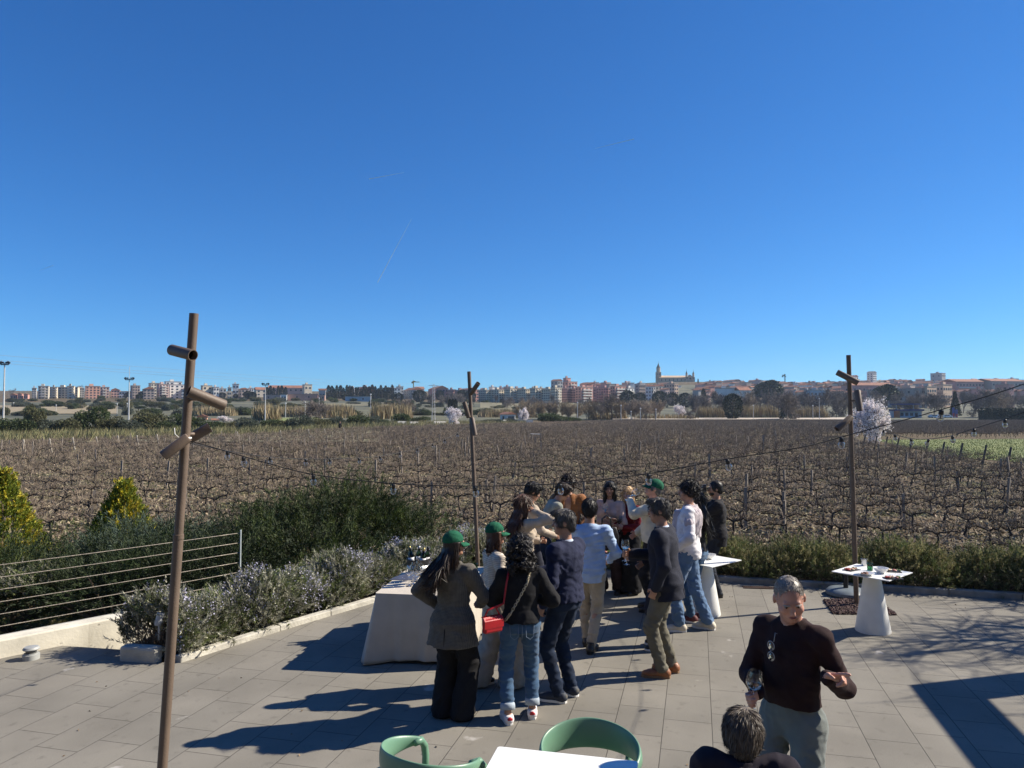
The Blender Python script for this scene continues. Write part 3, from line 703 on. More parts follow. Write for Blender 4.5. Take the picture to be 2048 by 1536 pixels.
# ---- white conical cafe tables, crockery, cloth table, near table and chairs
white_paint = mat('white_powder_coat', (.78,.78,.75), .45, var=.04, scale=8, bump=.06, bscale=150)
china = mat('white_china', (.82,.82,.80), .2); slate = mat('black_slate', (.025,.027,.03), .6, var=.2, scale=30, bump=.2)
green_g = glass('green_glass', (.12,.35,.20), .02); clear_g = glass('clear_glass', (.97,.98,.98))
steel = mat('brushed_steel', (.6,.6,.6), .25, metal=.9)
foods = [mat('food_red',(.42,.06,.035),.5,var=.3,scale=40), mat('food_brown',(.16,.06,.03),.6,var=.4,scale=40), mat('food_cream',(.62,.5,.32),.6,var=.2,scale=40), mat('food_pink',(.55,.24,.18),.5,var=.3,scale=40), mat('food_green',(.10,.16,.03),.6,var=.3,scale=40)]
def cone_table(loc, rz, label, h=.735, w=.70, thick=.012):
    e = empty('cone_table', loc, rz, label, 'table', 'white cone-footed tables on the terrace')
    MB().lathe([(.0,0),(.205,0),(.208,.012),(.095,h-.03),(.10,h-.02),(.15,h-.012),(0,h-.012)],40).build('cone_foot', white_paint, e, True, auto=35)
    MB().box((0,0,h-thick/2),(w,w,thick)).build('table_top', white_paint, e, bevel=.003)
    return e
def blob(mb, c, r, rng, n=7):
    """lumpy morsel"""
    mb.lathe([(0,-.5*r[2])]+[(r[0]*sin(pi*k/n)*(.85+.3*rng.random()), -r[2]*.5*cos(pi*k/n)) for k in range(1,n)]+[(0,.5*r[2])], 9, c)
def bowl(loc, label, R=.085, h=.062, filled=None, group='white bowls on the cone tables'):
    e = empty('bowl', loc, 0, label, 'bowl', group)
    MB().lathe([(R*.45,0),(R*.5,.004),(R*.85,h*.55),(R,h),(R-.004,h),(R*.82,h*.55),(R*.45,.008),(0,.007)],28).build('body', china, e, True, auto=50)
    if filled is not None:
        r = random.Random(5)
        mb = MB(); 
        for k in range(16): a = r.random()*6.28; q = R*.55*sqrt(r.random()); blob(mb,(q*cos(a),q*sin(a),h*.45+.01*r.random()),(.014,.014,.016),r)
        mb.build('contents', foods[filled], e, True)
    return e
def plate(loc, label, R=.105, food=1):
    e = empty('plate', loc, 0, label, 'plate')
    MB().lathe([(R*.5,0),(R*.55,.003),(R*.7,.016),(R,.028),(R,.031),(R*.68,.020),(R*.5,.008),(0,.008)],32).build('dish', china, e, True, auto=50)
    r = random.Random(9); mb = MB()
    for k in range(18): a = r.random()*6.28; q = R*.42*sqrt(r.random()); blob(mb,(q*cos(a),q*sin(a),.018+.01*r.random()),(.016,.012,.016),r)
    mb.build('food', foods[food], e, True); return e
def slate_plate(loc, rz, label, seed=1):
    e = empty('slate_board', loc, rz, label, 'serving board'); r = random.Random(seed)
    MB().box((0,0,.004),(.20,.125,.008)).build('slate', slate, e, bevel=.001)
    for k,(fm,n) in enumerate([(0,5),(2,4),(3,5),(4,3)]):
        mb = MB()
        for i in range(n): blob(mb,(-.075+.05*k+r.uniform(-.015,.015), r.uniform(-.04,.04), .016+r.random()*.008),(r.uniform(.012,.022),.014,r.uniform(.014,.022)),r)
        mb.build('food', foods[fm], e, True)
    return e
def tumbler(loc, label, m, R=.036, h=.09, cat='glass'):
    e = empty('tumbler', loc, 0, label, cat)
    MB().lathe([(0,0),(R*.92,0),(R,h),(R-.003,h),(R*.88,.008),(0,.008)],24).build('glass_body', m, e, True, auto=40); return e
T1 = Vector((4.66,9.42,0)); T1 = G(1746,1262)
TH = .735
def onT(T, px, py): return G(px,py,TH+.001)
cone_table(T1, radians(41), 'white cone-footed table with plates in front of the right pole')
slate_plate(onT(T1,1703,1140), .55, 'slate board of meat and cheese at the far left corner of the right table', 1)
slate_plate(onT(T1,1786,1157), .0, 'slate board of tomato and cheese nearest the right corner of the right table', 2)
slate_plate(onT(T1,1784,1143), -.2, 'slate board of red morsels behind the empty white bowl', 3)
plate(onT(T1,1731,1150), 'white dish of brown nuts at the near side of the right table')
bowl(onT(T1,1762,1146), 'empty white bowl beside the green glass on the right table', .088, .066)
tumbler(onT(T1,1740,1141), 'green glass tumbler standing between the dishes of the right table', green_g)
tumbler(onT(T1,1728,1131), 'small steel cup with dark rim at the back of the right table', steel, .04, .085, 'cup')
T2 = G(1410,1228)
cone_table(T2, radians(41), 'white cone-footed table beside the photographer in black')
bowl(onT(T2,1419,1118), 'empty white bowl on the table beside the photographer', .088, .066)
plate(onT(T2,1396,1124), 'white dish of brown nuts on the table beside the photographer')
tumbler(onT(T2,1405,1113), 'green glass tumbler on the table beside the photographer', green_g)
T3 = G(1170,1214)
cone_table(T3, radians(46), 'white cone-footed table partly hidden by the man in the light blue shirt')
slate_plate(onT(T3,1208,1106), .1, 'slate board of food on the half hidden table', 4)
bowl(onT(T3,1206,1100), 'small white bowl at the back of the half hidden table', .05, .04)
# cloth-covered buffet table
ca = G(753,1187,.74); cb = G(905,1196,.74)
ex = (cb-ca); ex.z = 0; ex.normalize(); ey = Vector((-ex.y,ex.x,0)); ex = (Matrix.Rotation(radians(6),3,'Z')@BX); ey = Vector((-ex.y,ex.x,0))
TL_, TW_ = 1.9, .74
e = empty('buffet_table', (ca.x,ca.y,0), atan2(ex.y,ex.x), 'long table under a draped grey beige cloth by the flowering bed', 'table')
def cloth_mat():
    return mat('linen_cloth', (.50,.445,.365), .9, var=.06, scale=5, bump=.25, bscale=700, sheen=.2)
# top sheet and falling skirt with folds; local x across (short), y along
per = []; W2_, L2_ = .96, 1.5
def side(p0, p1, n):
    return [(p0[0]+(p1[0]-p0[0])*i/n, p0[1]+(p1[1]-p0[1])*i/n) for i in range(n)]
per = side((0,0),(W2_,0),46)+side((W2_,0),(W2_,L2_),90)+side((W2_,L2_),(0,L2_),46)+side((0,L2_),(0,0),90)
V=[];F=[]; n=len(per); rows=16; rr = random.Random(4)
cen = (W2_/2, L2_/2)
for j in range(rows+1):
    f = j/rows
    for i,(x,y) in enumerate(per):
        nx_ = -1 if x<=1e-6 and i>=46+90+46 else (1 if abs(x-W2_)<1e-6 else 0); ny_ = -1 if y<=1e-6 else (1 if abs(y-L2_)<1e-6 else 0)
        if 46<=i<136: nx_,ny_=1,0
        elif 136<=i<182: nx_,ny_=0,1
        elif i>=46+90+46: nx_,ny_=-1,0
        else: nx_,ny_=0,-1
        # distance to nearest corner along the edge: cloth flares at corners
        dc = min(abs(x)+abs(y), abs(x-W2_)+abs(y), abs(x)+abs(y-L2_), abs(x-W2_)+abs(y-L2_))
        fl = .10*math.exp(-(dc/.09)**2)*f**1.2; s = i*.11
        wv = (.013*sin(s*2.1+1)+.019*sin(s*.9+f*1.2)+.012*sin(s*4.7)+.006*sin(s*8.3+2))*f**1.1
        cx_ = x-cen[0]; cy_ = y-cen[1]; k = 1/ max(1e-6,sqrt(cx_*cx_+cy_*cy_))
        corner = math.exp(-(dc/.09)**2)
        px_ = x+nx_*(.012+.03*f+wv)+ (1 if cx_>0 else -1)*fl*.9; py_ = y+ny_*(.012+.03*f+wv)+(1 if cy_>0 else -1)*fl*.9
        zz = .743-f*(.735-.006*sin(s*1.3)-.012*corner) if j else .746
        if j==rows: zz = .012+.012*abs(sin(s*.7))+(.02*(1-corner))*abs(sin(s*.33))
        V.append((px_,py_,zz))
F = [(j*n+i,(j+1)*n+i,(j+1)*n+(i+1)%n,j*n+(i+1)%n) for j in range(rows) for i in range(n)]
V.append((cen[0],cen[1],.7465)); F += [(i,(i+1)%n,len(V)-1) for i in range(n)]
me = bpy.data.meshes.new('tablecloth'); me.from_pydata(V,[],F); me.update(); me.polygons.foreach_set('use_smooth', np.ones(len(F),bool))
cl = link('tablecloth', me, cloth_mat()); cl.location = (ca.x,ca.y,0); cl.rotation_euler = (0,0,atan2(ex.y,ex.x)); me.set_sharp_from_angle(angle=radians(55))
so_ = cl.modifiers.new('thick','SOLIDIFY'); so_.thickness = .003; so_.offset = -1
tag(cl, 'grey beige cloth falling to the ground over the wine table', 'tablecloth')
tab_wood = mat('table_wood', (.22,.15,.09), .6, var=.3, scale=6)
MB().box((W2_/2,L2_/2,.725),(W2_-.02,L2_-.02,.025)).build('table_top', tab_wood, e)
for x in (.06,W2_-.06):
    for y in (.08,L2_-.08): MB().tube([(x,y,0),(x,y,.71)],.02,8).build('leg', steel, e, True)
ROT = Matrix.Rotation(atan2(ex.y,ex.x),3,'Z')
def onC(x, y, z=.749): return Vector((ca.x,ca.y,0))+ROT @ Vector((x,y,z))
def onCp(px, py): return G(px,py,.7485)
def wine_glass(loc, label, fill=.35, R=.041, h=.225, group=None, tilt=None, wine=(.85,.88,.75), rz=0):
    e = empty('wine_glass', loc, rz, label, 'wine glass', group)
    if tilt: e.rotation_euler = tilt
    b0 = .105
    prof = [(.0,.006),(.036,.001),(.0365,.003),(.012,.008),(.0042,.018),(.0037,b0-.012),(.008,b0),(R*.62,b0+.016),(R*.95,b0+.042),(R,b0+.062),(R*.93,b0+.09),(R*.78,h),(R*.76,h),(R*.90,b0+.09),(R*.97,b0+.062),(R*.92,b0+.043),(R*.58,b0+.018),(0,b0+.006)]
    MB().lathe(prof,24).build('glass_body', clear_g, e, True, auto=60)
    if fill:
        zt = b0+.02+fill*.06
        MB().lathe([(0,b0+.0075),(R*.56,b0+.0195),(R*.90,min(zt,b0+.044)),(R*.93,zt),(0,zt)],20).build('wine', glass('white_wine',wine), e, True, auto=40)
    return e
k = 0
for (x,y) in [(818,1172),(826,1168),(834,1171),(842,1166),(828,1163),(838,1160)]:
    wine_glass(onCp(x,y), 'empty wine glass standing in the cluster on the cloth table', 0, group='empty wine glasses clustered on the cloth table')
tag(MB().lathe([(0,0),(.05,0),(.062,.006),(.06,.009),(0,.005)],24,onCp(848,1182)).build('saucer', slate, None, True), 'small dark saucer near the front edge of the cloth table', 'saucer')
nav = mat('navy_napkin', (.05,.065,.12), .9, var=.2, scale=20)
nb = MB(); c = onCp(808,1158); 
nb.add([(c.x+q[0],c.y+q[1],c.z+q[2]) for q in [(-.17,-.05,.003),(.16,-.06,.003),(.17,.1,.012),(-.12,.11,.006),(.03,.04,.055),(.10,.07,.045)]],[(0,1,4),(1,5,4),(1,2,5),(2,3,5),(3,4,5),(3,0,4)])
tag(nb.build('napkin', nav, None, True), 'folded navy napkin lying at the back of the cloth table', 'napkin')
# bottle carrier: black strap crate of bottles
black_p = mat('black_plastic', (.013,.013,.014), .45); bott = glass('bottle_glass', (.02,.05,.03), .03); lab_m = mat('paper_label', (.72,.73,.74), .7, var=.1, scale=30)
bc = onCp(836,1148)
e2 = empty('ice_bucket', bc, .3, 'black rimmed steel wine bucket full of bottles at the far end of the cloth table', 'wine bucket')
MB().lathe([(0,0),(.125,0),(.135,.12),(.14,.122),(.14,.19),(.132,.19),(.128,.02),(0,.02)],32).build('tub', black_p, e2, True, auto=40)
MB().lathe([(.1275,.004),(.1368,.118)],32).build('steel_band', mat('fluted_steel',(.5,.5,.48),.3,metal=.7,var=.3,scale=3,stretch=(14,14,.1)), e2, True)
for i,(x,y,t) in enumerate([(-.06,-.03,-.12),(.05,-.05,.1),(.0,.06,.02),(.075,.04,.16),(-.07,.05,-.15)]):
    b = empty('wine_bottle', bc+Vector((x,y,.03)), 0, 'dark wine bottle standing in the black rimmed bucket', 'bottle', 'wine bottles in the bucket on the cloth table'); b.rotation_euler = (t*.4,t,0)
    MB().lathe([(0,0),(.036,0),(.037,.19),(.033,.215),(.015,.25),(.0135,.30),(.0,.30)],20).build('bottle_glass', bott, b, True, auto=50)
    MB().lathe([(.0375,.13),(.0378,.18)],20).build('label', lab_m, b, True)
    MB().lathe([(.0142,.255),(.0148,.30),(0,.303)],16).build('capsule', mat('foil_%d'%(i%3),[(.02,.02,.025),(.45,.35,.12),(.30,.31,.33)][i%3],.35,metal=.5), b, True)
can = empty('green_tumbler', onCp(949,1157)+Vector((0,0,.081)), 0, 'green glass tumbler on a white stand at the far end of the cloth table', 'glass')
MB().lathe([(0,0),(.037,0),(.04,.095),(.037,.095),(.034,.008),(0,.008)],24).build('glass_body', green_g, can, True, auto=40)
wb = empty('stand', onCp(949,1157), 0, 'small white pot under the green tumbler', 'pot')
MB().lathe([(0,0),(.05,0),(.055,.078),(.05,.08),(0,.08)],24).build('pot_body', china, wb, True, auto=40)
# ---- near table and green tub chairs
def rounded_top(w, d, r, z0, z1):
    p=[]; 
    for cx,cy,a0 in ((w/2-r,d/2-r,0),(-w/2+r,d/2-r,pi/2),(-w/2+r,-d/2+r,pi),(w/2-r,-d/2+r,1.5*pi)):
        for k in range(6): a=a0+pi/2*k/5; p.append((cx+r*cos(a),cy+r*sin(a)))
    return MB().prism(p,z0,z1)
c1 = G(1000,1494,.74); c2 = G(1271,1523,.74); cx_ = (c2-c1).normalized(); yaw = atan2(cx_.y,cx_.x)
tw = (c2-c1).length; cc = (c1+c2)/2+Vector((cx_.y,-cx_.x,0))*(tw/2)
e = empty('square_table', (cc.x,cc.y,0), yaw, 'smooth white square table at the bottom edge between the green chairs', 'table')
rounded_top(tw+.03,tw+.02,.02,.722,.74).build('table_top', mat('white_laminate',(.80,.81,.80),.3,bump=.02,bscale=80), e, bevel=.003)
MB().lathe([(.0,.006),(.24,.006),(.24,.014),(.035,.02),(.032,.70),(.09,.718),(0,.72)],28).build('pedestal', white_paint, e, True, auto=40)
sage = mat('sage_green_plastic', (.125,.245,.165), .38, var=.05, scale=4, bump=.05, bscale=220)
def tub_chair(loc, rz, label):
    """moulded tub chair: one shell whose back is a wide hoop with an open slot over the seat"""
    e = empty('tub_chair', loc, rz, label, 'chair', 'sage green moulded tub chairs round the white table')
    # hoop from front-left arm round the back to front-right arm
    V=[];F=[]; n=56; m=10
    for i in range(n+1):
        a = -pi*.72+pi*1.44*i/n      # 0 = back (+y)
        f = abs(a)/(pi*.72)
        Rx,Ry = .285,.265
        cx=Rx*sin(a); cy=Ry*cos(a)
        ztop = .80-.11*f**1.6; zbot = .605+.045*max(0,(f-.4)/.6)**1.3
        ztop = ztop if f<.97 else ztop-.01
        for k in range(m):     # cross-section loop: outside up, inside down
            t=2*pi*k/m; w=.013+.006*(1-abs(sin(t))); h=(ztop-zbot)/2; zc=(ztop+zbot)/2
            lean = (zc+h*sin(t)-.45)*.22
            rr_=1+ (w*cos(t))/.27
            V.append((cx*rr_*(1+lean*.5), cy*rr_*(1+lean*.7)+lean*.06, zc+h*(abs(sin(t))**.8)*(1 if sin(t)>=0 else -1)))
    F=[(i*m+k,i*m+(k+1)%m,(i+1)*m+(k+1)%m,(i+1)*m+k) for i in range(n) for k in range(m)]
    F+=[tuple(range(m))[::-1],tuple(range(n*m,n*m+m))]
    me=bpy.data.meshes.new('backrest'); me.from_pydata(V,[],F); me.update(); me.polygons.foreach_set('use_smooth',np.ones(len(F),bool)); me.validate()
    link('backrest', me, sage, e).modifiers.new('smooth','SUBSURF').render_levels=1
    # seat dish and its uprights
    V=[];F=[]; n=40; rings=[0,.35,.7,.9,1.0,1.02]
    for r_ in rings:
        for k in range(n):
            t=2*pi*k/n; s_=abs(cos(t))**1.0
            x=.245*r_*(abs(cos(t))**.8)*(1 if cos(t)>0 else -1); y=.245*r_*(abs(sin(t))**.8)*(1 if sin(t)>0 else -1)
            V.append((x,y-.01,.425+.03*r_**3-(.03 if r_>1.01 else 0)))
    F=[(j*n+k,j*n+(k+1)%n,(j+1)*n+(k+1)%n,(j+1)*n+k) for j in range(len(rings)-1) for k in range(n)]
    me=bpy.data.meshes.new('seat'); me.from_pydata(V,[],F); me.update(); me.polygons.foreach_set('use_smooth',np.ones(len(F),bool)); me.validate()
    link('seat', me, sage, e)
    for s in (-1,1):
        MB().tube([(s*.225,-.10,.675),(s*.238,-.165,.668),(s*.245,-.205,.62),(s*.243,-.215,.55),(s*.225,-.19,.44)],[.02,.024,.024,.023,.022],10).build('arm_support', sage, e, True)
        MB().tube([(s*.20,.14,.44),(s*.235,.17,.53),(s*.25,.18,.62)],[.02,.017,.02],10).build('back_support', sage, e, True)
        for y in (-.17,.17): MB().tube([(s*.17,y*.9,.43),(s*.22,y*1.3,0)],[.017,.012],10).build('leg', sage, e, True)
    return e
tub_chair(G(1180,1536-8,.0)+Vector((.0,0,0)) if False else Vector((.47,4.52,0)), -.05, 'green tub chair facing the viewer behind the white table')
tub_chair(Vector((-.485,4.49,0)), 2.5, 'green tub chair seen from the side at the left of the white table')
tub_chair(Vector((1.03,3.30,0)), -.2, 'green tub chair under the seated man in the dark jacket')
# parasol base by the far kerb
pb_ = G(1692,1190); gp = mat('grey_blue_plastic',(.14,.17,.19),.5,var=.12,scale=10)
e = empty('parasol_base', pb_, 0, 'grey round parasol base with a short black tube beside the far kerb', 'parasol base')
MB().lathe([(0,0),(.26,0),(.285,.02),(.28,.06),(.24,.095),(.15,.105),(.05,.11),(0,.11)],36).build('weight', gp, e, True, auto=40)
MB().lathe([(0,.1),(.035,.1),(.035,.30),(.031,.30),(.031,.12),(0,.12)],20).build('tube', black_p, e, True, auto=40)
# drain grating by the kerb
dg = G(1528,1178); gm = mat('rusty_iron',(.09,.05,.035),.8,var=.4,scale=30)
e = empty('drain_grating', (dg.x,dg.y,.004), atan2(-.12,1), 'small rusty drain grating lying along the far kerb', 'drain')
MB().box((0,0,.004),(.62,.012,.012)).build('rim', gm, e); MB().box((0,.11,.004),(.62,.012,.012)).build('rim', gm, e)
mb=MB()
for k in range(20): mb.box((-.29+k*.0305,.055,.003),(.010,.10,.008))
mb.build('bars', gm, e)
# small bollard lamp against the low wall, spots in the planting
def wall_lamp(loc, label):
    e = empty('bollard_lamp', loc, 0, label, 'lamp'); gl = mat('grey_lamp_plastic',(.33,.34,.33),.5,var=.1,scale=10)
    MB().lathe([(0,0),(.085,0),(.085,.055),(.07,.058),(.07,.07),(0,.07)],24).build('base', gl, e, True, auto=40)
    MB().lathe([(.055,.07),(.055,.105)],20).build('lens', mat('lamp_lens',(.12,.12,.12),.2), e, True)
    MB().lathe([(0,.105),(.08,.105),(.085,.115),(.07,.135),(0,.14)],24).build('cap', gl, e, True, auto=40)
wall_lamp(G(62,1318), 'squat grey bollard lamp at the foot of the low concrete wall')
def garden_spot(loc, label, aim):
    e = empty('garden_spotlight', loc, 0, label, 'spotlight', 'garden spotlights in the planting'); gl = mat('grey_lamp_metal',(.36,.38,.40),.45,var=.1,scale=10)
    MB().tube([(0,0,-.1),(0,0,.1)],.012,8).build('spike', gl, e, True)
    d=Vector(aim).normalized(); M=d.to_track_quat('Z','Y').to_matrix()
    MB().lathe([(0,-.07),(.03,-.07),(.038,-.05),(.04,.07),(.035,.07),(.034,.05),(0,.05)],18,(0,0,.13),M).build('head', gl, e, True, auto=40)
garden_spot(A(75,1205,11.9), 'pale garden spotlight under the shaded juniper at the far left', (.2,-.3,1))
garden_spot(A(273,1217,11.5), 'pale garden spotlight under the shaded juniper by the wall', (-.1,-.2,1))
garden_spot(A(318,1262,8.35), 'grey garden spotlight in front of the flowering hedge', (.15,.3,1))
# ---- what stands just outside the frame and shades the terrace
wall_m = mat('winery_render', (.20,.185,.165), .9, var=.15, scale=1.2, bump=.2, bscale=40)
e = empty('sky_blocking_building', (0,-6.5,0), 0, 'dark rendered winery building behind the viewer with a row of windows', 'building')  # unseen building added behind the viewer to cut the sky's fill light
MB().box((0,-4,3.6),(46,8,11.2)).build('wall', wall_m, e)
MB().box((0,-4,9.4),(47,9,.4)).build('roof', mat('roof_slab',(.12,.11,.10),.9,var=.1), e, bevel=.03)
for k in range(8):
    w = MB().box((-18+k*5.1,.02,5.2),(1.8,.06,1.5)).build('window', mat('dark_window',(.03,.035,.04),.15,var=.1), e)
up_ = MB().prism([(-30,-6.4),(14,-6.4),(14,-1.0),(-30,-1.0)],-1,1.15).build('upper_terrace', MATS.get('winery_render')); tag(up_, kind='structure')
# concrete portal frame on the right whose post and beam throw the broad shadow band
pc = G(1815,1370); hgt = 2.75; L_ = hgt/math.tan(SUN_EL); pb2 = pc+SUN_DIR*L_; pw = .40
e = empty('portal_frame', (pb2.x,pb2.y,0), 0, 'concrete portal frame with a long beam at the right of the terrace', 'portal frame')
bd = -AX; bn = Vector((-bd.y,bd.x,0))
c = bn*(pw/2)+bd*(.18); MB().box((c.x,c.y,(hgt-.23)/2),(.36,pw+.006,hgt-.23),atan2(bd.y,bd.x)).build('post', conc, e, bevel=.01)
c = bn*(pw/2)+bd*3.0; MB().box((c.x,c.y,hgt-.113),(6.0,pw,.22),atan2(bd.y,bd.x)).build('beam', conc, e, bevel=.01)
c = bn*(pw/2)+bd*5.85; MB().box((c.x,c.y,(hgt-.23)/2),(.30,pw-.06,hgt-.23),atan2(bd.y,bd.x)).build('post', conc, e, bevel=.01)
# bare tree beyond the right edge; its twigs streak the slabs with soft shadow
def bare_tree_geo(seed, h, spread=.5, lev=4, r0=.10, up=.35, nb=(3,5), first=.3):
    r = np.random.default_rng(seed); P0=[];P1=[];R0=[];R1=[]
    def grow(p, d, L, rad, lv):
        n = 3 if lv>1 else 2; q = p
        for i in range(n):
            d = unit(d+r.normal(0,.13 if lv==lev else .2,3)+np.array([0,0,.05])); b = q+d*L/n
            P0.append(q);P1.append(b);R0.append(rad*(1-.35*i/n));R1.append(rad*(1-.35*(i+1)/n)); q = b
            if lv>0 and (i>0 or lv<lev):
                for _ in range(r.integers(*nb)):
                    s = unit(d*.6+r.normal(0,spread,3)+np.array([0,0,up*.5])); grow(q, s, L*r.uniform(.5,.75), rad*.5, lv-1)
    grow(np.array([0,0,-.1]), np.array([0,0,1.0]), h*first*1.3, r0, lev)
    return np.array(P0),np.array(P1),np.array(R0),np.array(R1)
tw_m = mat('bare_twigs', (.13,.10,.08), .95, island=.3); tk_m = mat('tree_bark', (.15,.12,.095), .95, var=.3, scale=6, bump=.5, bscale=14)
def split_tree(P, name, label, loc, parent_scale=1, thick=.03, cat='tree', group=None, tm=None):
    P0,P1,R0,R1 = P; big = R0>thick; e = empty(name, loc, 0, label, cat, group)
    v,f = stick_geo(P0[big],P1[big],R0[big],R1[big]); link('trunk', np_mesh('trunk',v,[f],mats=[tk_m]),None,e)
    v,f = stick_geo(P0[~big],P1[~big],R0[~big],R1[~big]); link('crown', np_mesh('crown',v,[f],mats=[tm or tw_m]),None,e)
    return e
tc_ = G(1900,1330)+SUN_DIR*6.6
split_tree(bare_tree_geo(5,7.0,.55,4,.12,.3,(2,4)),'bare_tree','leafless garden tree with fine twigs just beyond the right side of the terrace',(tc_.x,tc_.y,0))
# ---- people: every body is one continuous surface grown from a distance field over a posed skeleton
def smin(a, b, k):
    if k <= 0: return np.minimum(a,b)
    h = np.maximum(k-np.abs(a-b),0)/k; return np.minimum(a,b)-h*h*k*.25
def V3(*a): return np.array(a, float)
def rotx(a): c,s=cos(a),sin(a); return np.array([[1,0,0],[0,c,-s],[0,s,c]])
def roty(a): c,s=cos(a),sin(a); return np.array([[c,0,s],[0,1,0],[-s,0,c]])
def rotz(a): c,s=cos(a),sin(a); return np.array([[c,-s,0],[s,c,0],[0,0,1]])
class Field:
    def __init__(s, vs): s.vs = vs; s.pr = []; s.post = []
    def cap(s, a, b, ra, rb=None, k=.02, sub=False):
        a=np.array(a,float); b=np.array(b,float); rb = ra if rb is None else rb; R=max(ra,rb)
        def f(P):
            ab=b-a; L=ab@ab+1e-12; h=np.clip(((P-a)@ab)/L,0,1); return np.linalg.norm(P-a-h[...,None]*ab,axis=-1)-(ra+(rb-ra)*h)
        s.pr.append((f,np.minimum(a,b)-R,np.maximum(a,b)+R,k,sub)); return s
    def ell(s, c, r, R=None, k=.02, sub=False):
        c=np.array(c,float); r=np.array(r,float); R=np.eye(3) if R is None else R; e=np.abs(R)@r
        def f(P):
            q=(P-c)@R; n=np.linalg.norm(q/r,axis=-1); g=np.linalg.norm(q/(r*r),axis=-1); return n*(n-1)/np.maximum(g,1e-6)
        s.pr.append((f,c-e,c+e,k,sub)); return s
    def loft(s, lv, R=None, o=None, k=.03, ex=2.0, grow=0.0):
        """lv: (z,rx,ry,yoff,xoff) rows in a frame R,o"""
        lv=np.array([tuple(l)+(0,)*(5-len(l)) for l in lv],float); R=np.eye(3) if R is None else R; o=np.zeros(3) if o is None else o
        rx,ry=lv[:,1]+grow,lv[:,2]+grow; z=lv[:,0]
        m=np.array([[sx*np.max(rx+abs(lv[:,4])),sy*(np.max(ry+abs(lv[:,3]))),zz] for sx in(-1,1) for sy in(-1,1) for zz in(z.min(),z.max())])@R.T+o
        def f(P):
            q=(P-o)@R; t=q[...,2]; X=np.interp(t,z,rx); Y=np.interp(t,z,ry); x=q[...,0]-np.interp(t,z,lv[:,4]); y=q[...,1]-np.interp(t,z,lv[:,3])
            n=(np.abs(x/X)**ex+np.abs(y/Y)**ex)**(1/ex); d=(n-1)*np.minimum(X,Y)
            return np.maximum(d,np.maximum(t-z.max(),z.min()-t))
        s.pr.append((f,m.min(0),m.max(0),k,False)); return s
    def mesh(s, name, noise=None, cuts=(), smooth=1):
        M=.03; lo=np.min([p[1] for p in s.pr if not p[4]],0)-M-.01; hi=np.max([p[2] for p in s.pr if not p[4]],0)+M+.01; vs=s.vs
        n=np.ceil((hi-lo)/vs).astype(int)+1; F=np.full(n,.2,np.float32); ax=[lo[i]+vs*np.arange(n[i]) for i in range(3)]
        for f,a,b,k,sub in s.pr:
            i0=np.maximum(((a-M-k-lo)/vs).astype(int),0); i1=np.minimum(((b+M+k-lo)/vs).astype(int)+2,n)
            if np.any(i1<=i0): continue
            sl=tuple(slice(p,q) for p,q in zip(i0,i1)); P=np.stack(np.meshgrid(*[ax[i][sl[i]] for i in range(3)],indexing='ij'),-1)
            d=f(P).astype(np.float32)
            F[sl] = -smin(-F[sl],d,k) if sub else smin(F[sl],d,k)
        if noise or cuts:
            P=np.stack(np.meshgrid(*ax,indexing='ij'),-1)
            if noise:
                nr=np.abs(F)<.06; F[nr]+=noise(P[nr]).astype(np.float32)
            for c in cuts: F=np.maximum(F,c(P).astype(np.float32))
        V,Q=surfnet(F,lo,vs)
        return V,Q
def surfnet(F, lo, vs):
    S_=F<0; n=np.array(F.shape)
    cs=[S_[i:n[0]-1+i,j:n[1]-1+j,k:n[2]-1+k] for i in(0,1) for j in(0,1) for k in(0,1)]
    cnt=np.zeros(n-1,np.int8)
    for c in cs: cnt+=c
    mk=(cnt>0)&(cnt<8); I=np.argwhere(mk); idx=np.full(mk.shape,-1,np.int64); idx[mk]=np.arange(len(I))
    val=np.stack([F[I[:,0]+i,I[:,1]+j,I[:,2]+k] for i in(0,1) for j in(0,1) for k in(0,1)],1)
    off=np.array([(i,j,k) for i in(0,1) for j in(0,1) for k in(0,1)],float)
    acc=np.zeros((len(I),3)); num=np.zeros((len(I),1))
    for a in range(8):
        for b in range(a+1,8):
            if abs(off[a]-off[b]).sum()!=1: continue
            va,vb=val[:,a],val[:,b]; m=(va<0)!=(vb<0); t=va[m]/(va[m]-vb[m]); acc[m]+=off[a]+(off[b]-off[a])*t[:,None]; num[m]+=1
    V=(I+acc/np.maximum(num,1))*vs+lo; Q=[]
    for ax in range(3):
        sl=[slice(None)]*3; s2=[slice(None)]*3; sl[ax]=slice(0,-1); s2[ax]=slice(1,None)
        A_=S_[tuple(sl)]; B_=S_[tuple(s2)]; E_=np.argwhere(A_!=B_); o1,o2=[(1,2),(2,0),(0,1)][ax]
        E_=E_[(E_[:,o1]>0)&(E_[:,o2]>0)&(E_[:,o1]<n[o1]-1)&(E_[:,o2]<n[o2]-1)]
        if not len(E_): continue
        ins=A_[E_[:,0],E_[:,1],E_[:,2]]; d1=np.zeros(3,int); d1[o1]=1; d2=np.zeros(3,int); d2[o2]=1
        g=lambda e: idx[e[:,0],e[:,1],e[:,2]]
        q=np.stack([g(E_-d1-d2),g(E_-d2),g(E_),g(E_-d1)],1); q[~ins]=q[~ins][:,::-1]; Q.append(q)
    Q=np.concatenate(Q); Q=Q[(Q>=0).all(1)]
    return V,Q
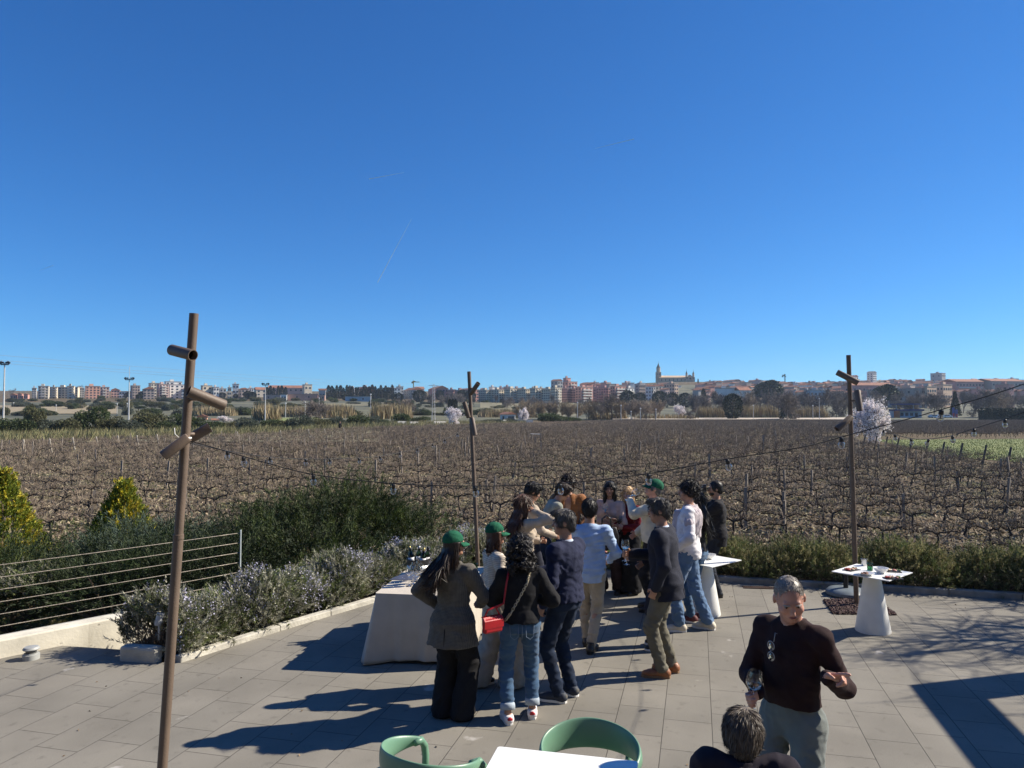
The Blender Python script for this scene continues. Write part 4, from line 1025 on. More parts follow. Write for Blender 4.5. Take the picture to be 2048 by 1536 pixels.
def wave_noise(seed, amp, kz, kxy, n=5):
    r=np.random.default_rng(seed); K=np.stack([r.normal(0,kxy,n),r.normal(0,kxy,n),r.choice([-1,1],n)*r.uniform(.5,1.3,n)*kz],1); ph=r.uniform(0,6.28,n)
    K2=r.normal(0,14,(3,3)); 
    def f(P):
        w=np.sin(P@K2.T).sum(1)*.9
        q=np.sin(P@K.T+ph+w[:,None]); return amp*(.55*q.sum(1)+1.1*(np.abs(q)-.63).sum(1))/sqrt(n)*1.2
    return f
def ik(a, t, l1, l2, hint):
    a=np.array(a,float); t=np.array(t,float); d=t-a; L=np.linalg.norm(d); L2=min(L,(l1+l2)*.998); d=d/L; t=a+d*L2
    x=(l1*l1-l2*l2+L2*L2)/(2*L2); y=sqrt(max(l1*l1-x*x,0)); h=np.array(hint,float); h=h-d*(h@d); h/=np.linalg.norm(h)+1e-9
    return a+d*x+h*y, t
skins={'fair':mat('skin_fair',(.50,.30,.22),.5,var=.12,scale=14,bump=.08,bscale=160),'tan':mat('skin_tan',(.40,.215,.14),.5,var=.14,scale=14,bump=.08,bscale=160),'ruddy':mat('skin_ruddy',(.50,.255,.185),.5,var=.16,scale=12,bump=.1,bscale=140)}
def cloth(name, col, col2=None, rough=.9, var=.12, scale=9, fine=500, sheen=.15, bump=.22, **k):
    return mat(name, col, rough, var=var, scale=scale, col2=col2, bump=bump, bscale=fine, sheen=sheen if max(col)>.15 else .0, spec=.25, **k)
TM=[(.86,.150,.110,-.012),(.92,.168,.118,-.012),(1.0,.163,.115,-.004),(1.08,.150,.108,.006),(1.17,.152,.112,.006),(1.26,.168,.120,.0),(1.34,.182,.118,-.006),(1.39,.182,.100,-.012),(1.425,.150,.082,-.016),(1.455,.09,.066,-.016),(1.475,.062,.058,-.012)]
TF_=[(.86,.158,.112,-.014),(.92,.170,.120,-.016),(1.0,.152,.108,-.006),(1.08,.124,.092,.002),(1.16,.130,.096,.004),(1.25,.146,.108,.006),(1.32,.154,.106,.0),(1.38,.152,.088,-.010),(1.42,.125,.070,-.014),(1.45,.075,.056,-.012),(1.47,.052,.050,-.008)]
def person(px=None, py=None, loc=None, h=1.76, yaw=0, female=False, girth=.96, skin='tan', lean=0, head=(0,0,0), twist=0, feet=((-.10,0,8),(.10,0,-8)), L=((-.25,.02,.84),(-.5,-.8,0)), R=((.25,.02,.84),(.5,-.8,0)), hl=(.5,None), hr=(.5,None), top=None, legs=None, shoes=None, hair=None, cap=None, face=True, label='', vs=.008, extra=(), seat=None, seed=1, shrug=0, hdrop=0, nk=1.0, shw=1.0, beard=None, glasses=None):
    g = G(px,py) if loc is None else Vector(loc); s=h/1.76
    e=empty('person',(g.x,g.y,0),radians(yaw),label,'person','guests on the terrace')
    e.scale=(s,s,s); T=[(z,rx*(shw if z>1.2 else 1),ry,y) for z,rx,ry,y in (TF_ if female else TM)]
    zo = seat if seat else 0.0   # seated: whole upper body lowered
    Up=rotz(radians(twist))@rotx(-radians(lean)); P0=V3(0,0,.93-zo)
    up=lambda p: Up@(np.array(p,float)-V3(0,0,.93))+P0
    sw=(.178 if female else .198)*shw; shz=(1.395 if female else 1.405)+shrug
    Hm3=rotz(radians(head[0]))@rotx(-radians(head[1]))@roty(radians(head[2] if len(head)>2 else 0)); Hm3=Up@Hm3 if seat is None else Hm3; Ho=up((0,.005+hdrop*.4,1.545-hdrop))
    if seat is None and lean: Hm3=rotz(radians(head[0]+twist))@rotx(-radians(head[1]+lean*.6))
    hd=lambda p: Hm3@(np.array(p,float)-V3(0,.005,1.545))+Ho
    SH={}; 
    for sd_,key,(wt,hint) in ((-1,'L',L),(1,'R',R)):
        a=up((sd_*sw,-.012,shz)); el,w=ik(a,np.array(wt)-V3(0,0,zo),.285,.255,hint); SH[key]=(a,el,w)
    LG={}
    for sd_,key,ft in ((-1,'L',feet[0]),(1,'R',feet[1])):
        hp=P0+V3(sd_*.092,0,-.01); an=V3(ft[0],ft[1],(ft[3] if len(ft)>3 else 0)+.085); kn,an2=ik(hp,an,.445,.425,V3(-sin(radians(ft[2])),cos(radians(ft[2])),.15 if seat is None else .6)); LG[key]=(hp,kn,an,ft[2])
    gx=girth
    # --- body
    f=Field(vs); tl=[(z,rx*.93*gx,ry*.9*gx,y) for z,rx,ry,y in T]
    f.loft([(z-.93,a,b,c) for z,a,b,c in tl],Up,P0,k=.03)
    if female and not False:
        for sx in(-.065,.065): f.ell(up((sx,.085,1.265)),(.058,.05,.058),Up,k=.04)
    for key,sd_ in (('L',-1),('R',1)):
        a,el,w=SH[key]; ra=.036 if female else .041
        f.cap(a,el,ra,ra*.82,k=.04).cap(el,w,ra*.82,.0265 if not female else .023,k=.02)
        hp,kn,an,_=LG[key]; f.cap(hp,kn,.072,.045,k=.05).cap(kn,an,.044,.032,k=.02); f.ell(kn*.65+an*.35+V3(0,-.012,0),(.040,.042,.1),k=.04)
        fd=rotz(radians(_))@V3(0,1,0); f.cap(an+V3(0,0,-.03),an+fd*.12+V3(0,0,-.055),.036,.024,k=.03)
    f.cap(up((0,-.015,1.42)),hd((0,.0,1.575)),.050 if female else .058,.047 if female else .056,k=.025)
    fem=.95 if female else 1
    f.ell(hd((0,-.008,1.665)),V3(.075,.094,.095)*fem,Hm3,k=.0).ell(hd((0,.028,1.612)),V3(.058,.064,.082)*fem,Hm3,k=.03)
    if not female: f.ell(hd((0,.036,1.582)),(.053,.056,.046),Hm3,k=.025)
    f.ell(hd((0,.076,1.556)),(.026,.02,.02),Hm3,k=.02).cap(hd((0,.094,1.652)),hd((0,.108,1.617)),.008,.0135,k=.012)
    f.cap(hd((-.034,.082,1.668)),hd((.034,.082,1.668)),.0115,k=.015)
    for sx in(-1,1):
        f.ell(hd((sx*.032,.094,1.650)),(.013,.012,.009),Hm3,k=.012,sub=True)
        f.ell(hd((sx*.042,.066,1.618)),(.022,.022,.02),Hm3,k=.02)
        f.ell(hd((sx*.077,-.008,1.638)),(.010,.021,.031),Hm3@rotz(-sx*.35),k=.008)
    f.cap(hd((-.018,.093,1.588)),hd((.018,.093,1.588)),.0085,k=.008)
    hands={}
    for key,sd_,hp_ in (('L',-1,hl),('R',1,hr)):
        a,el,w=SH[key]; d=unit(w-el); curl,tgt=hp_[0],hp_[1]
        if tgt is not None: d=unit(.35*d+np.array(tgt,float))
        n_=hp_[2] if len(hp_)>2 else V3(-sd_,0,0); n_=np.array(n_,float); n_=unit(n_-d*(n_@d)); sd=np.cross(d,n_)*sd_*(1)  # thumb side
        sc=.9 if female else 1.0
        f.ell(w+d*.048*sc,V3(.036,.048,.0155)*sc,np.stack([sd,d,n_],1),k=.015)
        for i,(o,l) in enumerate(((.027,.068),(.009,.076),(-.009,.070),(-.026,.054))):
            p=w+d*.082*sc+sd*o*sc; ang=0; c_=curl if not hasattr(curl,'__len__') else curl[i]
            for j,fr in enumerate((.45,.32,.23)):
                ang+=c_*(1.0,1.15,.7)[j]; q=p+(d*cos(ang)+n_*sin(ang)+sd*o*.9)*l*fr*sc; f.cap(p,q,.0092*sc,.0082*sc,k=.004); p=q
        tb=w+d*.022*sc+sd*.026*sc; t1=tb+(d*.55+sd*.72+n_*.35)*.040*sc; c0=curl if not hasattr(curl,'__len__') else curl[1]
        t2=t1+(d*.85+sd*(.35-.5*min(c0,1))+n_*.55)*.036*sc; f.cap(tb,t1,.0125*sc,.0105*sc,k=.01).cap(t1,t2,.0105*sc,.009*sc,k=.004)
        hands[key]=(w,d,n_,sd)
    Vb,Qb=f.mesh('body'); bo=link('body',np_mesh('body',Vb,[Qb],True,[skins[skin]]),None,e)
    # --- facial features
    if face:
        Hm4=Matrix(np.block([[Hm3,Ho[:,None]],[np.zeros((1,3)),np.ones((1,1))]]).tolist())
        for sx in(-1,1):
            mb=MB(); mb.lathe([(0,-.010)]+[(.010*sin(pi*k/8),-.010*cos(pi*k/8)) for k in range(1,8)]+[(0,.010)],12,(sx*.0315,.0772,.1045),Matrix.Diagonal((1.15,1,.72)))
            o=mb.build('eye',mat('eye_white',(.24,.20,.18),.2,var=.05),e,True); o.matrix_local=Hm4
            io=MB().lathe([(0,.0090),(.0056,.0086),(.0050,.0098),(0,.0104)],12,(sx*.0315,.0775,.104),Matrix.Rotation(-pi/2,3,'X')).build('iris',mat('eye_iris',(.03,.02,.012),.15,var=.1),o,True)
            mb=MB(); mb.tube([(sx*.014,.0945,.1205),(sx*.03,.0975,.1255),(sx*.049,.083,.1205)],[.0032,.0036,.002],6)
            o=mb.build('eyebrow',hair[1] if hair else skins[skin],e,True); o.matrix_local=Hm4
        mb=MB(); mb.tube([(-.022,.0905,.044),(-.009,.1005,.0455),(0,.1015,.0445),(.009,.1005,.0455),(.022,.0905,.044)],[.002,.0042,.0045,.0042,.002],6)
        o=mb.build('mouth',mat('lips',(.30,.10,.085),.45,var=.1,scale=20),e,True); o.matrix_local=Hm4
    # --- garments
    def legs_field(fld, w_th, w_kn, w_an, end, zt, grow, flare=0):
        lv=[(z-.93,rx*gx,ry*gx,y) for z,rx,ry,y in T if z<=zt+.07]
        fld.loft(lv+[],Up if seat is None else np.eye(3),P0,k=.03,grow=grow)
        for key in 'LR':
            hp,kn,an,_=LG[key]; b=kn+(an-kn)*end; fld.cap(hp,kn,w_th,w_kn,k=.05); fld.cap(kn,b,w_kn,w_an,k=.02)
            fld.cap(b,b+unit(b-kn)*.002,w_an,w_an,k=.0)
    def obj_(name,fld,m,noise=None,cuts=(),par=e):
        V,Q=fld.mesh(name,noise,cuts); return link(name,np_mesh(name,V,[Q],True,[m] if not isinstance(m,(list,tuple)) else list(m)),None,par)
    if legs:
        kind,m=legs['kind'],legs['m']; f=Field(vs); zt=legs.get('top',1.03)
        th,kn_,an_=legs.get('w',{'slim':(.092,.064,.050),'jeans':(.095,.070,.060),'regular':(.098,.077,.070),'wide':(.105,.105,.125),'skirt':(.13,.13,.14)}[kind])
        end=legs.get('end',.93); legs_field(f,th,kn_,an_,end,zt,.008)
        if kind=='skirt': f.loft([(z,rx,ry,0) for z,rx,ry in ((.05-.93,.20,.19),(.5-.93,.18,.16),(.9-.93,.16,.12))],None,P0,k=.05)
        wn=wave_noise(seed+3,legs.get('amp',.0042),legs.get('kz',42),12); wn2=wave_noise(seed+8,.003,16,25)
        zb=min(LG['L'][2][2],LG['R'][2][2]); ze=legs.get('hem',None)
        cuts=[lambda P: ((P-P0)@Up)[...,2]-(zt-.93)]
        if ze is not None: cuts.append(lambda P: ze-P[...,2])
        obj_(legs.get('name','trousers'),f,m,lambda P: wn(P)*np.interp(P[:,2],[.05,.3,.5,.75,1],[1.4,1.1,1.2,.5,.4])+wn2(P),cuts)
        if legs.get('cuff'):
            for key in 'LR':
                hp,kn,an,_=LG[key]; d=unit(an-kn); b=kn+(an-kn)*end; MB().tube([b-d*.012,b+d*.01,b+d*.052],[an_+.004,an_+.009,an_+.009],20).build('cuff',legs['cuff'],e,True)
        if legs.get('belt'):
            f=Field(vs); f.loft([(z-.93,rx*gx,ry*gx,y) for z,rx,ry,y in T if .9<z<1.15],Up,P0,grow=.012)
            obj_('belt',f,legs['belt'],None,[lambda P:((P-P0)@Up)[...,2]-(zt-.93+.008), lambda P:(zt-.93-.03)-((P-P0)@Up)[...,2]])
    def top_field(t,grow,hem,slv,sw_,flare=0.0):
        f=Field(vs); lv=[]
        zz=np.concatenate([[hem],[z for z,*_ in T if z>hem+.02]])
        for z in zz:
            rx=np.interp(z,[q[0] for q in T],[q[1] for q in T])*gx; ry=np.interp(z,[q[0] for q in T],[q[2] for q in T])*gx; y=np.interp(z,[q[0] for q in T],[q[3] for q in T])
            fl=flare*max(0,1.05-z)/.35
            loose=t.get('loose',.0)*.7*np.interp(z,[.8,1.0,1.15,1.3,1.4],[.4,1,.9,.3,0])
            lv.append((z-.93,rx+fl+loose,ry+fl*.8+loose*.9,y))
        f.loft(lv,Up,P0,k=.03,grow=grow,ex=2.25)
        if female:
            for sx in(-.065,.065): f.ell(up((sx,.085,1.265)),V3(.058,.052,.058)+grow,Up,k=.05)
        for key in 'LR':
            a,el,w=SH[key]; sg=-1 if key=='L' else 1; f.cap(up((sg*.055,-.018,1.43+shrug*.8)),a,.042,sw_[0]*.86,k=.05); sl=slv if not hasattr(slv,'__len__') else slv[0 if key=='L' else 1]
            sh=a*.96+up((0,-.012,shz))*.04
            if sl<=1: b=a+(el-a)*sl; f.cap(sh,b,sw_[0],sw_[1],k=.045)
            else: b=el+(w-el)*(sl-1); f.cap(sh,el,sw_[0],sw_[1],k=.045).cap(el,b,sw_[1],sw_[2],k=.025)
        return f
    if top:
        hem=top.get('hem',.93); f=top_field(top,top.get('grow',.016)*.72,hem,top.get('slv',1.95),top.get('sw',(.068,.056,.042) if not female else (.058,.048,.037)),top.get('flare',0))
        wn=wave_noise(seed+5,top.get('amp',.0045)*.95,top.get('kz',30)*.9,13); wn2=wave_noise(seed+9,.0022,55,14)
        cuts=[]; vneck=top.get('neck')
        if vneck: # open front V
            c0=up((0,.16,1.40)); cuts.append(lambda P:-(np.linalg.norm((P-c0)*np.array([1/.055,1/.16,1/vneck]),axis=-1)-1)*.05)
        obj_(top.get('name','sweater'),f,top['m'],lambda P: wn(P)+wn2(P)*.6,cuts)
        if top.get('collar'):
            mb=MB(); R3=Matrix(Up.tolist()); c=Vector(up((0,-.012,1.45)).tolist()); r_=(.060 if female else .066)*nk
            mb.lathe([(r_+.02,-.018),(r_+.014,.0),(r_+.004,.028),(r_-.004,.03),(r_-.004,.0)],28,c,R3@Matrix.Rotation(-.22,3,'X')@Matrix.Diagonal((1,.95,1)))
            mb.build('collar',top['collar'],e,True,auto=50)
        if top.get('under'):  # shirt tail showing under a sweater
            f=Field(vs); lv=[(z-.93,np.interp(z,[q[0] for q in T],[q[1] for q in T])*gx,np.interp(z,[q[0] for q in T],[q[2] for q in T])*gx,-.005) for z in (hem-.06,hem,hem+.1)]
            f.loft(lv,Up,P0,grow=.013); tl_=top.get('tail',0); wn=wave_noise(seed+6,.004,10,30)
            obj_('shirt_tail',f,top['under'],wn,[lambda P: (hem-.055-.93+.05*np.abs(((P-P0)@Up)[...,0])/.16)-((P-P0)@Up)[...,2]])
        if top.get('cuffs'):
            for key in 'LR':
                a,el,w=SH[key]; d=unit(w-el); MB().tube([w-d*.03,w-d*.002],[.036,.038],18).build('shirt_cuff',top['cuffs'],e,True)
        if top.get('buttons'):
            for key in 'LR':
                a,el,w=SH[key]; d=unit(w-el)
    # --- shoes
    if shoes:
        for key in 'LR':
            hp,kn,an,_=LG[key]; Rf=rotz(radians(_)); o=an-V3(0,0,.085); q=lambda p: Rf@np.array(p,float)+o; z0=.012 if shoes.get('sole') else .002
            f=Field(min(vs,.007)); f.cap(q((0,-.045,.045)),q((0,.09,.042)),.042,.040,k=.02).ell(q((0,.13,.036)),(.044,.07,.034),Rf,k=.03).cap(q((0,-.03,.05)),q((0,-.012,shoes.get('hi',.10))),.043,.044,k=.03)
            so_=obj_('shoe',f,shoes['m'],None,[lambda P: o[2]+.004-P[...,2], lambda P: P[...,2]-o[2]-shoes.get('hi',.10)])
            out=[(-.03,-.075),(0,-.085),(.03,-.075),(.042,-.03),(.040,.04),(.049,.11),(.038,.175),(.012,.202),(-.012,.202),(-.038,.175),(-.049,.11),(-.040,.04),(-.042,-.03)]
            pl=[tuple((Rf@V3(x,y,0)+o)[:2]) for x,y in out]
            MB().prism(pl,o[2]+.0,o[2]+shoes.get('st',.024)).build('sole',shoes.get('sole',shoes['m']),so_,bevel=.004)
            if shoes.get('heel'):
                f=Field(.006); f.ell(q((0,-.073,.055)),(.03,.016,.026),Rf); obj_('heel_patch',f,shoes['heel'],None,(),so_)
    # --- hair and headwear, in the head's own frame
    Hm4=Matrix(np.block([[Hm3,Ho[:,None]],[np.zeros((1,3)),np.ones((1,1))]]).tolist()); hz0=1.545; hh=lambda x,y,z: V3(x,y-.005,z-hz0)
    if hair:
        kind,m=hair[0],hair[1]; t=hair[2] if len(hair)>2 else .012; f=Field(.006); rg=np.random.default_rng(seed+50)
        if kind=='bald':pass
        f.ell(hh(0,-.012,1.670),V3(.075,.094,.093)*fem+t,k=.02); cuts=[]
        if kind in('short','crop','thin'):
            f.ell(hh(0,-.06,1.615),V3(.062,.045,.06)+t*.4,k=.02)
            for sx in(() if kind=='thin' else (-1,1)): f.ell(hh(sx*.070,.02,1.645),(.012+t*.3,.028,.038),k=.015)
            if kind=='short': f.ell(hh(0,.055,1.735),V3(.055,.045,.025)+t*.7,k=.03)
            if kind=='thin': cuts=[lambda P: -(np.linalg.norm((P-hh(0,.125,1.648))/V3(.086,.112,.106),axis=-1)-1)*.08, lambda P: hh(0,0,1.585)[2]-P[...,2]+np.maximum(P[...,1]+.055,0)*.95]
            else: cuts=[lambda P: -(np.linalg.norm((P-hh(0,.115,1.634 if kind=='short' else 1.644))/V3(.077,.078 if kind=='short' else .088,.088 if kind=='short' else .094),axis=-1)-1)*.08, lambda P: hh(0,0,1.565)[2]-P[...,2]+np.maximum(P[...,1]+.02,0)*.7]
        elif kind=='long':
            end=hair[3]; hb=1.0 if (top and top.get('flare')) else .72; f.loft([(end-hz0,.115,.020,-.215*hb),(end+.12-hz0,.138,.036,-.200*hb),(1.45-hz0,.128,.055,-.135*hb),(1.54-hz0,.100,.060,-.070),(1.62-hz0,.080,.060,-.035),(1.68-hz0,.08,.07,-.02)],k=.03)
            for sx in(-1,1): f.cap(hh(sx*.072,.0,1.67),hh(sx*.085,-.01,1.48),.026,.03,k=.03)
            cuts=[lambda P: -(np.linalg.norm((P-hh(0,.12,1.60))/V3(.070,.085,.105),axis=-1)-1)*.07]
        elif kind=='curly':
            f.ell(hh(0,-.02,1.66),V3(.098,.112,.10)+t,k=.03); 
            if len(hair)>3:
                for i in range(26):
                    a=rg.uniform(-2.4,2.4); f.ell(hh(.11*sin(a),-.035-.085*cos(a),rg.uniform(hair[3],1.66)),rg.uniform(.03,.055,3),k=.015)
            cuts=[lambda P: -(np.linalg.norm((P-hh(0,.13,1.605))/V3(.075,.09,.095),axis=-1)-1)*.07]
            if len(hair)<=3: cuts.append(lambda P: hh(0,0,1.58)[2]-P[...,2]+np.maximum(P[...,1]+.02,0)*.6)
        elif kind=='bob':
            f.loft([(hair[3]-hz0,.092,.045,-.05),(1.56-hz0,.094,.07,-.03),(1.68-hz0,.085,.08,-.012)],k=.03)
            for sx in(-1,1): f.cap(hh(sx*.074,.025,1.66),hh(sx*.080,.03,hair[3]+.03),.022,.024,k=.025)
            cuts=[lambda P: -(np.linalg.norm((P-hh(0,.12,1.60))/V3(.064,.085,.10),axis=-1)-1)*.07]
        if cap: cuts.append(lambda P: P[...,2]-(1.672-hz0)-P[...,1]*.12)
        am={'curly':.012,'short':.0012,'crop':.0010,'thin':.0015}.get(kind,.003); n1=wave_noise(seed+40,am,75 if kind=='curly' else 9,75 if kind=='curly' else 70,7)
        V,Q=f.mesh('hair',n1,cuts); geo=[(V,Q)]; W=[]
        # loose strands lying on the hair
        vn=np.zeros_like(V); tri=V[Q[:,:3]]; fnn=np.cross(tri[:,1]-tri[:,0],tri[:,2]-tri[:,0]); np.add.at(vn,Q.ravel(),np.repeat(fnn,4,0)); vn=unit(vn)
        V0=V
        tops=np.flatnonzero(V[:,2]<(1.655-hz0)+V[:,1]*.12) if cap else np.arange(len(V))
        ns=hair[4] if len(hair)>4 else (2600 if kind in('curly','long') else 3400); pk=tops[rg.integers(0,len(tops),ns)]; p=V[pk]; nn=vn[pk]
        if kind=='curly': d=rg.normal(size=p.shape)
        elif kind in('short','crop','thin'): d=unit(p-V3(.02,-.055,.235))+np.where(p[:,1:2]>.02,V3(.3,.5,-.2),V3(0,0,-.35))+rg.normal(size=p.shape)*.13
        else: d=V3(0,-.05,-1)+rg.normal(size=p.shape)*.09
        d=unit(d-nn*(d*nn).sum(1)[:,None])+nn*(.30 if kind=='curly' else .09 if kind in('short','crop','thin') else .05)*rg.random((ns,1))
        Ls={'short':.042,'crop':.016,'thin':.016,'curly':.04,'long':.13,'bob':.09}[kind]
        sv,sf=leaf_geo(p-nn*.001,d,Ls,.0026 if kind in('short','crop','thin') else .0042,rg,'quad'); 
        VV=np.concatenate([V,sv]); ho=link('hair',np_mesh('hair',VV,[Q,sf+len(V)],True,[m]),None,e); ho.matrix_local=Hm4
    if beard:
        f=Field(.006); f.ell(hh(0,.045,1.578),(.060,.058,.05)); bo_=obj_('beard',f,beard,wave_noise(seed,.003,60,60),[lambda P:-(np.linalg.norm((P-hh(0,.125,1.615))/V3(.048,.045,.022),axis=-1)-1)*.03, lambda P: P[...,2]-(1.62-hz0)+np.maximum(P[...,1]-.03,0)*.35]); bo_.matrix_local=Hm4
    if cap:
        f=Field(.006); f.ell(hh(0,-.014,1.682),V3(.088,.108,.092)*fem+.003); n1=wave_noise(seed,.002,30,40)
        c=obj_('cap',f,cap,n1,[lambda P: (1.668-hz0)-P[...,2]+P[...,1]*.12]); c.matrix_local=Hm4
        V=[];F=[]; n=14
        for i in range(n+1):
            a=-1.15+2.3*i/n
            for j in range(5):
                r=j/4; x=.082*sin(a)*(1-.0*r); y0=.094*cos(a); y=y0-.012+r*(.078*cos(a*.95)); V.append((x,y,.128-.030*r-.022*(x/.08)**2*(.4+.6*r)))
        for lay in (0,1):
            pass
        F=[(i*5+j,(i+1)*5+j,(i+1)*5+j+1,i*5+j+1) for i in range(n) for j in range(4)]
        me=bpy.data.meshes.new('visor'); me.from_pydata(V,[],F); me.update(); me.polygons.foreach_set('use_smooth',np.ones(len(F),bool)); v=link('visor',me,cap,c); so2=v.modifiers.new('thick','SOLIDIFY'); so2.thickness=.005
        MB().lathe([(0,.004),(.009,.003),(.01,0)],12,hh(0,-.014,1.777)).build('button',cap,c,True)
    if glasses:
        mb=MB(); 
        for sx in(-1,1):
            ring=[(sx*.032+.024*cos(2*pi*k/16),.1065-.0,.104+.018*sin(2*pi*k/16)) for k in range(17)]; mb.tube(ring,.0018,5,cap=False); mb.tube([(sx*.055,.104,.107),(sx*.078,.05,.112),(sx*.080,-.01,.105)],.0018,5)
        mb.tube([(-.009,.109,.107),(.009,.109,.107)],.0018,5); o=mb.build('spectacles',mat('spectacle_frame',(.02,.02,.022),.4),e,True); o.matrix_local=Hm4
        if glasses=='dark':
            mb=MB()
            for sx in(-1,1): mb.lathe([(0,.0015),(.0235,.0015),(.0235,-.0005),(0,-.0005)],16,(sx*.032,.107,.104),Matrix.Rotation(-pi/2,3,'X')@Matrix.Diagonal((1,.76,1)))
            o2=mb.build('dark_lenses',mat('dark_lens',(.008,.008,.01),.1),o,True)
    M=Matrix.Translation((g.x,g.y,0))@Matrix.Rotation(radians(yaw),4,'Z')@Matrix.Scale(s,4)
    W=lambda p: M@Vector(np.array(p,float).tolist())
    return dict(e=e,W=W,up=lambda p: W(up(p)),upl=up,hd=lambda p:W(hd(p)),hands={k:(W(v[0]+v[1]*.075+v[2]*.022),v) for k,v in hands.items()},M=M,s=s,SH=SH,LG=LG,Up=Up,P0=P0)
def grid_cloth(name, col, line, sc, width, rough=.9, dirs=('X','Z')):
    """woven check or stripe: thin lines along one or two directions"""
    m = mat(name, col, rough, var=.15, scale=20, bump=.2, bscale=500, sheen=.1); nt=m.node_tree; N=nt.nodes; L=nt.links; b=N['Principled BSDF']; base=b.inputs['Base Color'].links[0].from_socket
    tc=N.new('ShaderNodeTexCoord')
    for d in dirs:
        w=N.new('ShaderNodeTexWave'); w.bands_direction=d; w.inputs['Scale'].default_value=sc; w.inputs['Distortion'].default_value=.6; w.inputs['Detail'].default_value=1; L.new(tc.outputs['Object'],w.inputs['Vector'])
        r=N.new('ShaderNodeMapRange'); r.inputs['From Min'].default_value=1-width; r.inputs['From Max'].default_value=1-width*.6; r.inputs['To Max'].default_value=.7; L.new(w.outputs['Fac'],r.inputs['Value'])
        x=N.new('ShaderNodeMix'); x.data_type='RGBA'; x.inputs['B'].default_value=(*line,1); L.new(r.outputs['Result'],x.inputs['Factor']); L.new(base,x.inputs['A']); base=x.outputs['Result']
    L.new(base,b.inputs['Base Color']); return m
plaid=grid_cloth('brown_plaid_wool',(.125,.112,.09),(.055,.048,.04),26,.34)
stripe=grid_cloth('cream_striped_knit',(.60,.53,.44),(.30,.24,.19),16,.3,dirs=('Z',))
black_w=cloth('black_wool',(.012,.012,.014)); black_c=cloth('black_cotton',(.016,.016,.019)); navy=cloth('navy_knit',(.016,.020,.048)); navy_b=cloth('navy_blazer',(.020,.022,.034))
jean_mid=cloth('mid_blue_denim',(.055,.115,.205),(.036,.08,.15),scale=5,fine=350); jean_dk=cloth('dark_denim',(.014,.025,.052),(.008,.013,.028),scale=7,fine=350); jean_lt=cloth('light_denim',(.12,.20,.33),(.075,.14,.25),scale=5,fine=350)
khaki=cloth('khaki_cotton',(.40,.345,.265)); olive=cloth('olive_chino',(.135,.125,.095)); greyj=cloth('grey_green_jeans',(.19,.21,.20),(.14,.16,.155),scale=5); beige_l=cloth('beige_linen',(.42,.36,.29))
beige_k=cloth('beige_knit',(.44,.36,.275)); cream_k=cloth('cream_knit',(.66,.60,.46)); sage_k=cloth('grey_green_knit',(.25,.26,.215)); blue_s=cloth('light_blue_shirt',(.38,.50,.70)); white_s=cloth('white_cotton',(.72,.70,.72)); pale_b=cloth('pale_blue_cotton',(.52,.60,.74))
suede=cloth('brown_suede',(.26,.105,.035)); pink=cloth('blush_blouse',(.56,.40,.335)); red_k=cloth('dark_red_knit',(.15,.012,.016)); burg=cloth('burgundy_knit',(.027,.013,.014),fine=420); green_cap=cloth('green_twill',(.012,.105,.055),fine=300); lilac=cloth('lilac_grey_knit',(.52,.46,.48)); plumt=cloth('dark_plum_trousers',(.035,.02,.022))
H_=lambda n,c: mat('hair_'+n,c,.5,island=.55,spec=.4)
h_black=H_('black',(.012,.010,.010)); h_dbrown=H_('dark_brown',(.028,.016,.011)); h_brown=H_('brown',(.075,.035,.02)); h_blond=H_('blond',(.42,.27,.13)); h_grey=H_('grey',(.14,.135,.13)); h_pgrey=H_('light_grey',(.33,.295,.255)); h_dgrey=H_('dark_grey',(.075,.07,.066)); h_mix=H_('grey_brown',(.13,.105,.08))
leath_b=mat('black_leather',(.014,.013,.013),.35,var=.2,scale=20); leath_t=mat('tan_leather',(.25,.095,.035),.45,var=.25,scale=15,bump=.15,bscale=200); rub_w=mat('white_rubber',(.72,.70,.66),.6,var=.05); red_p=mat('red_leather',(.42,.012,.018),.35,var=.12,scale=15,bump=.1,bscale=250); cream_sh=mat('cream_suede',(.62,.55,.43),.8,var=.1,scale=20); navy_sh=mat('navy_nylon',(.018,.026,.045),.7,var=.2,scale=30); brown_rub=mat('gum_rubber',(.25,.14,.07),.7); grey_sh=mat('grey_suede',(.10,.095,.085),.9); red_rub=mat('red_rubber',(.50,.02,.03),.5)
P={}
P['plaid']=person(906,1434,h=1.655,yaw=-22,female=True,head=(-42,4),L=((-.20,.07,1.02),(-1,-.5,.1)),R=((.17,.26,1.03),(.9,-.5,-.3)),hl=(.8,None),hr=(.7,None),
  top=dict(m=plaid,name='blazer',hem=.70,flare=.075,grow=.032,sw=(.072,.062,.052),loose=.02,amp=.004,kz=12),legs=dict(kind='wide',m=black_w,end=1.06,hem=.012,amp=.005,kz=10,w=(.11,.105,.118)),shoes=dict(m=leath_b),hair=('long',h_dbrown,.010,1.27,3500),cap=green_cap,label='woman in a green cap and long brown plaid blazer, her black hair down her back',seed=1,vs=.008)
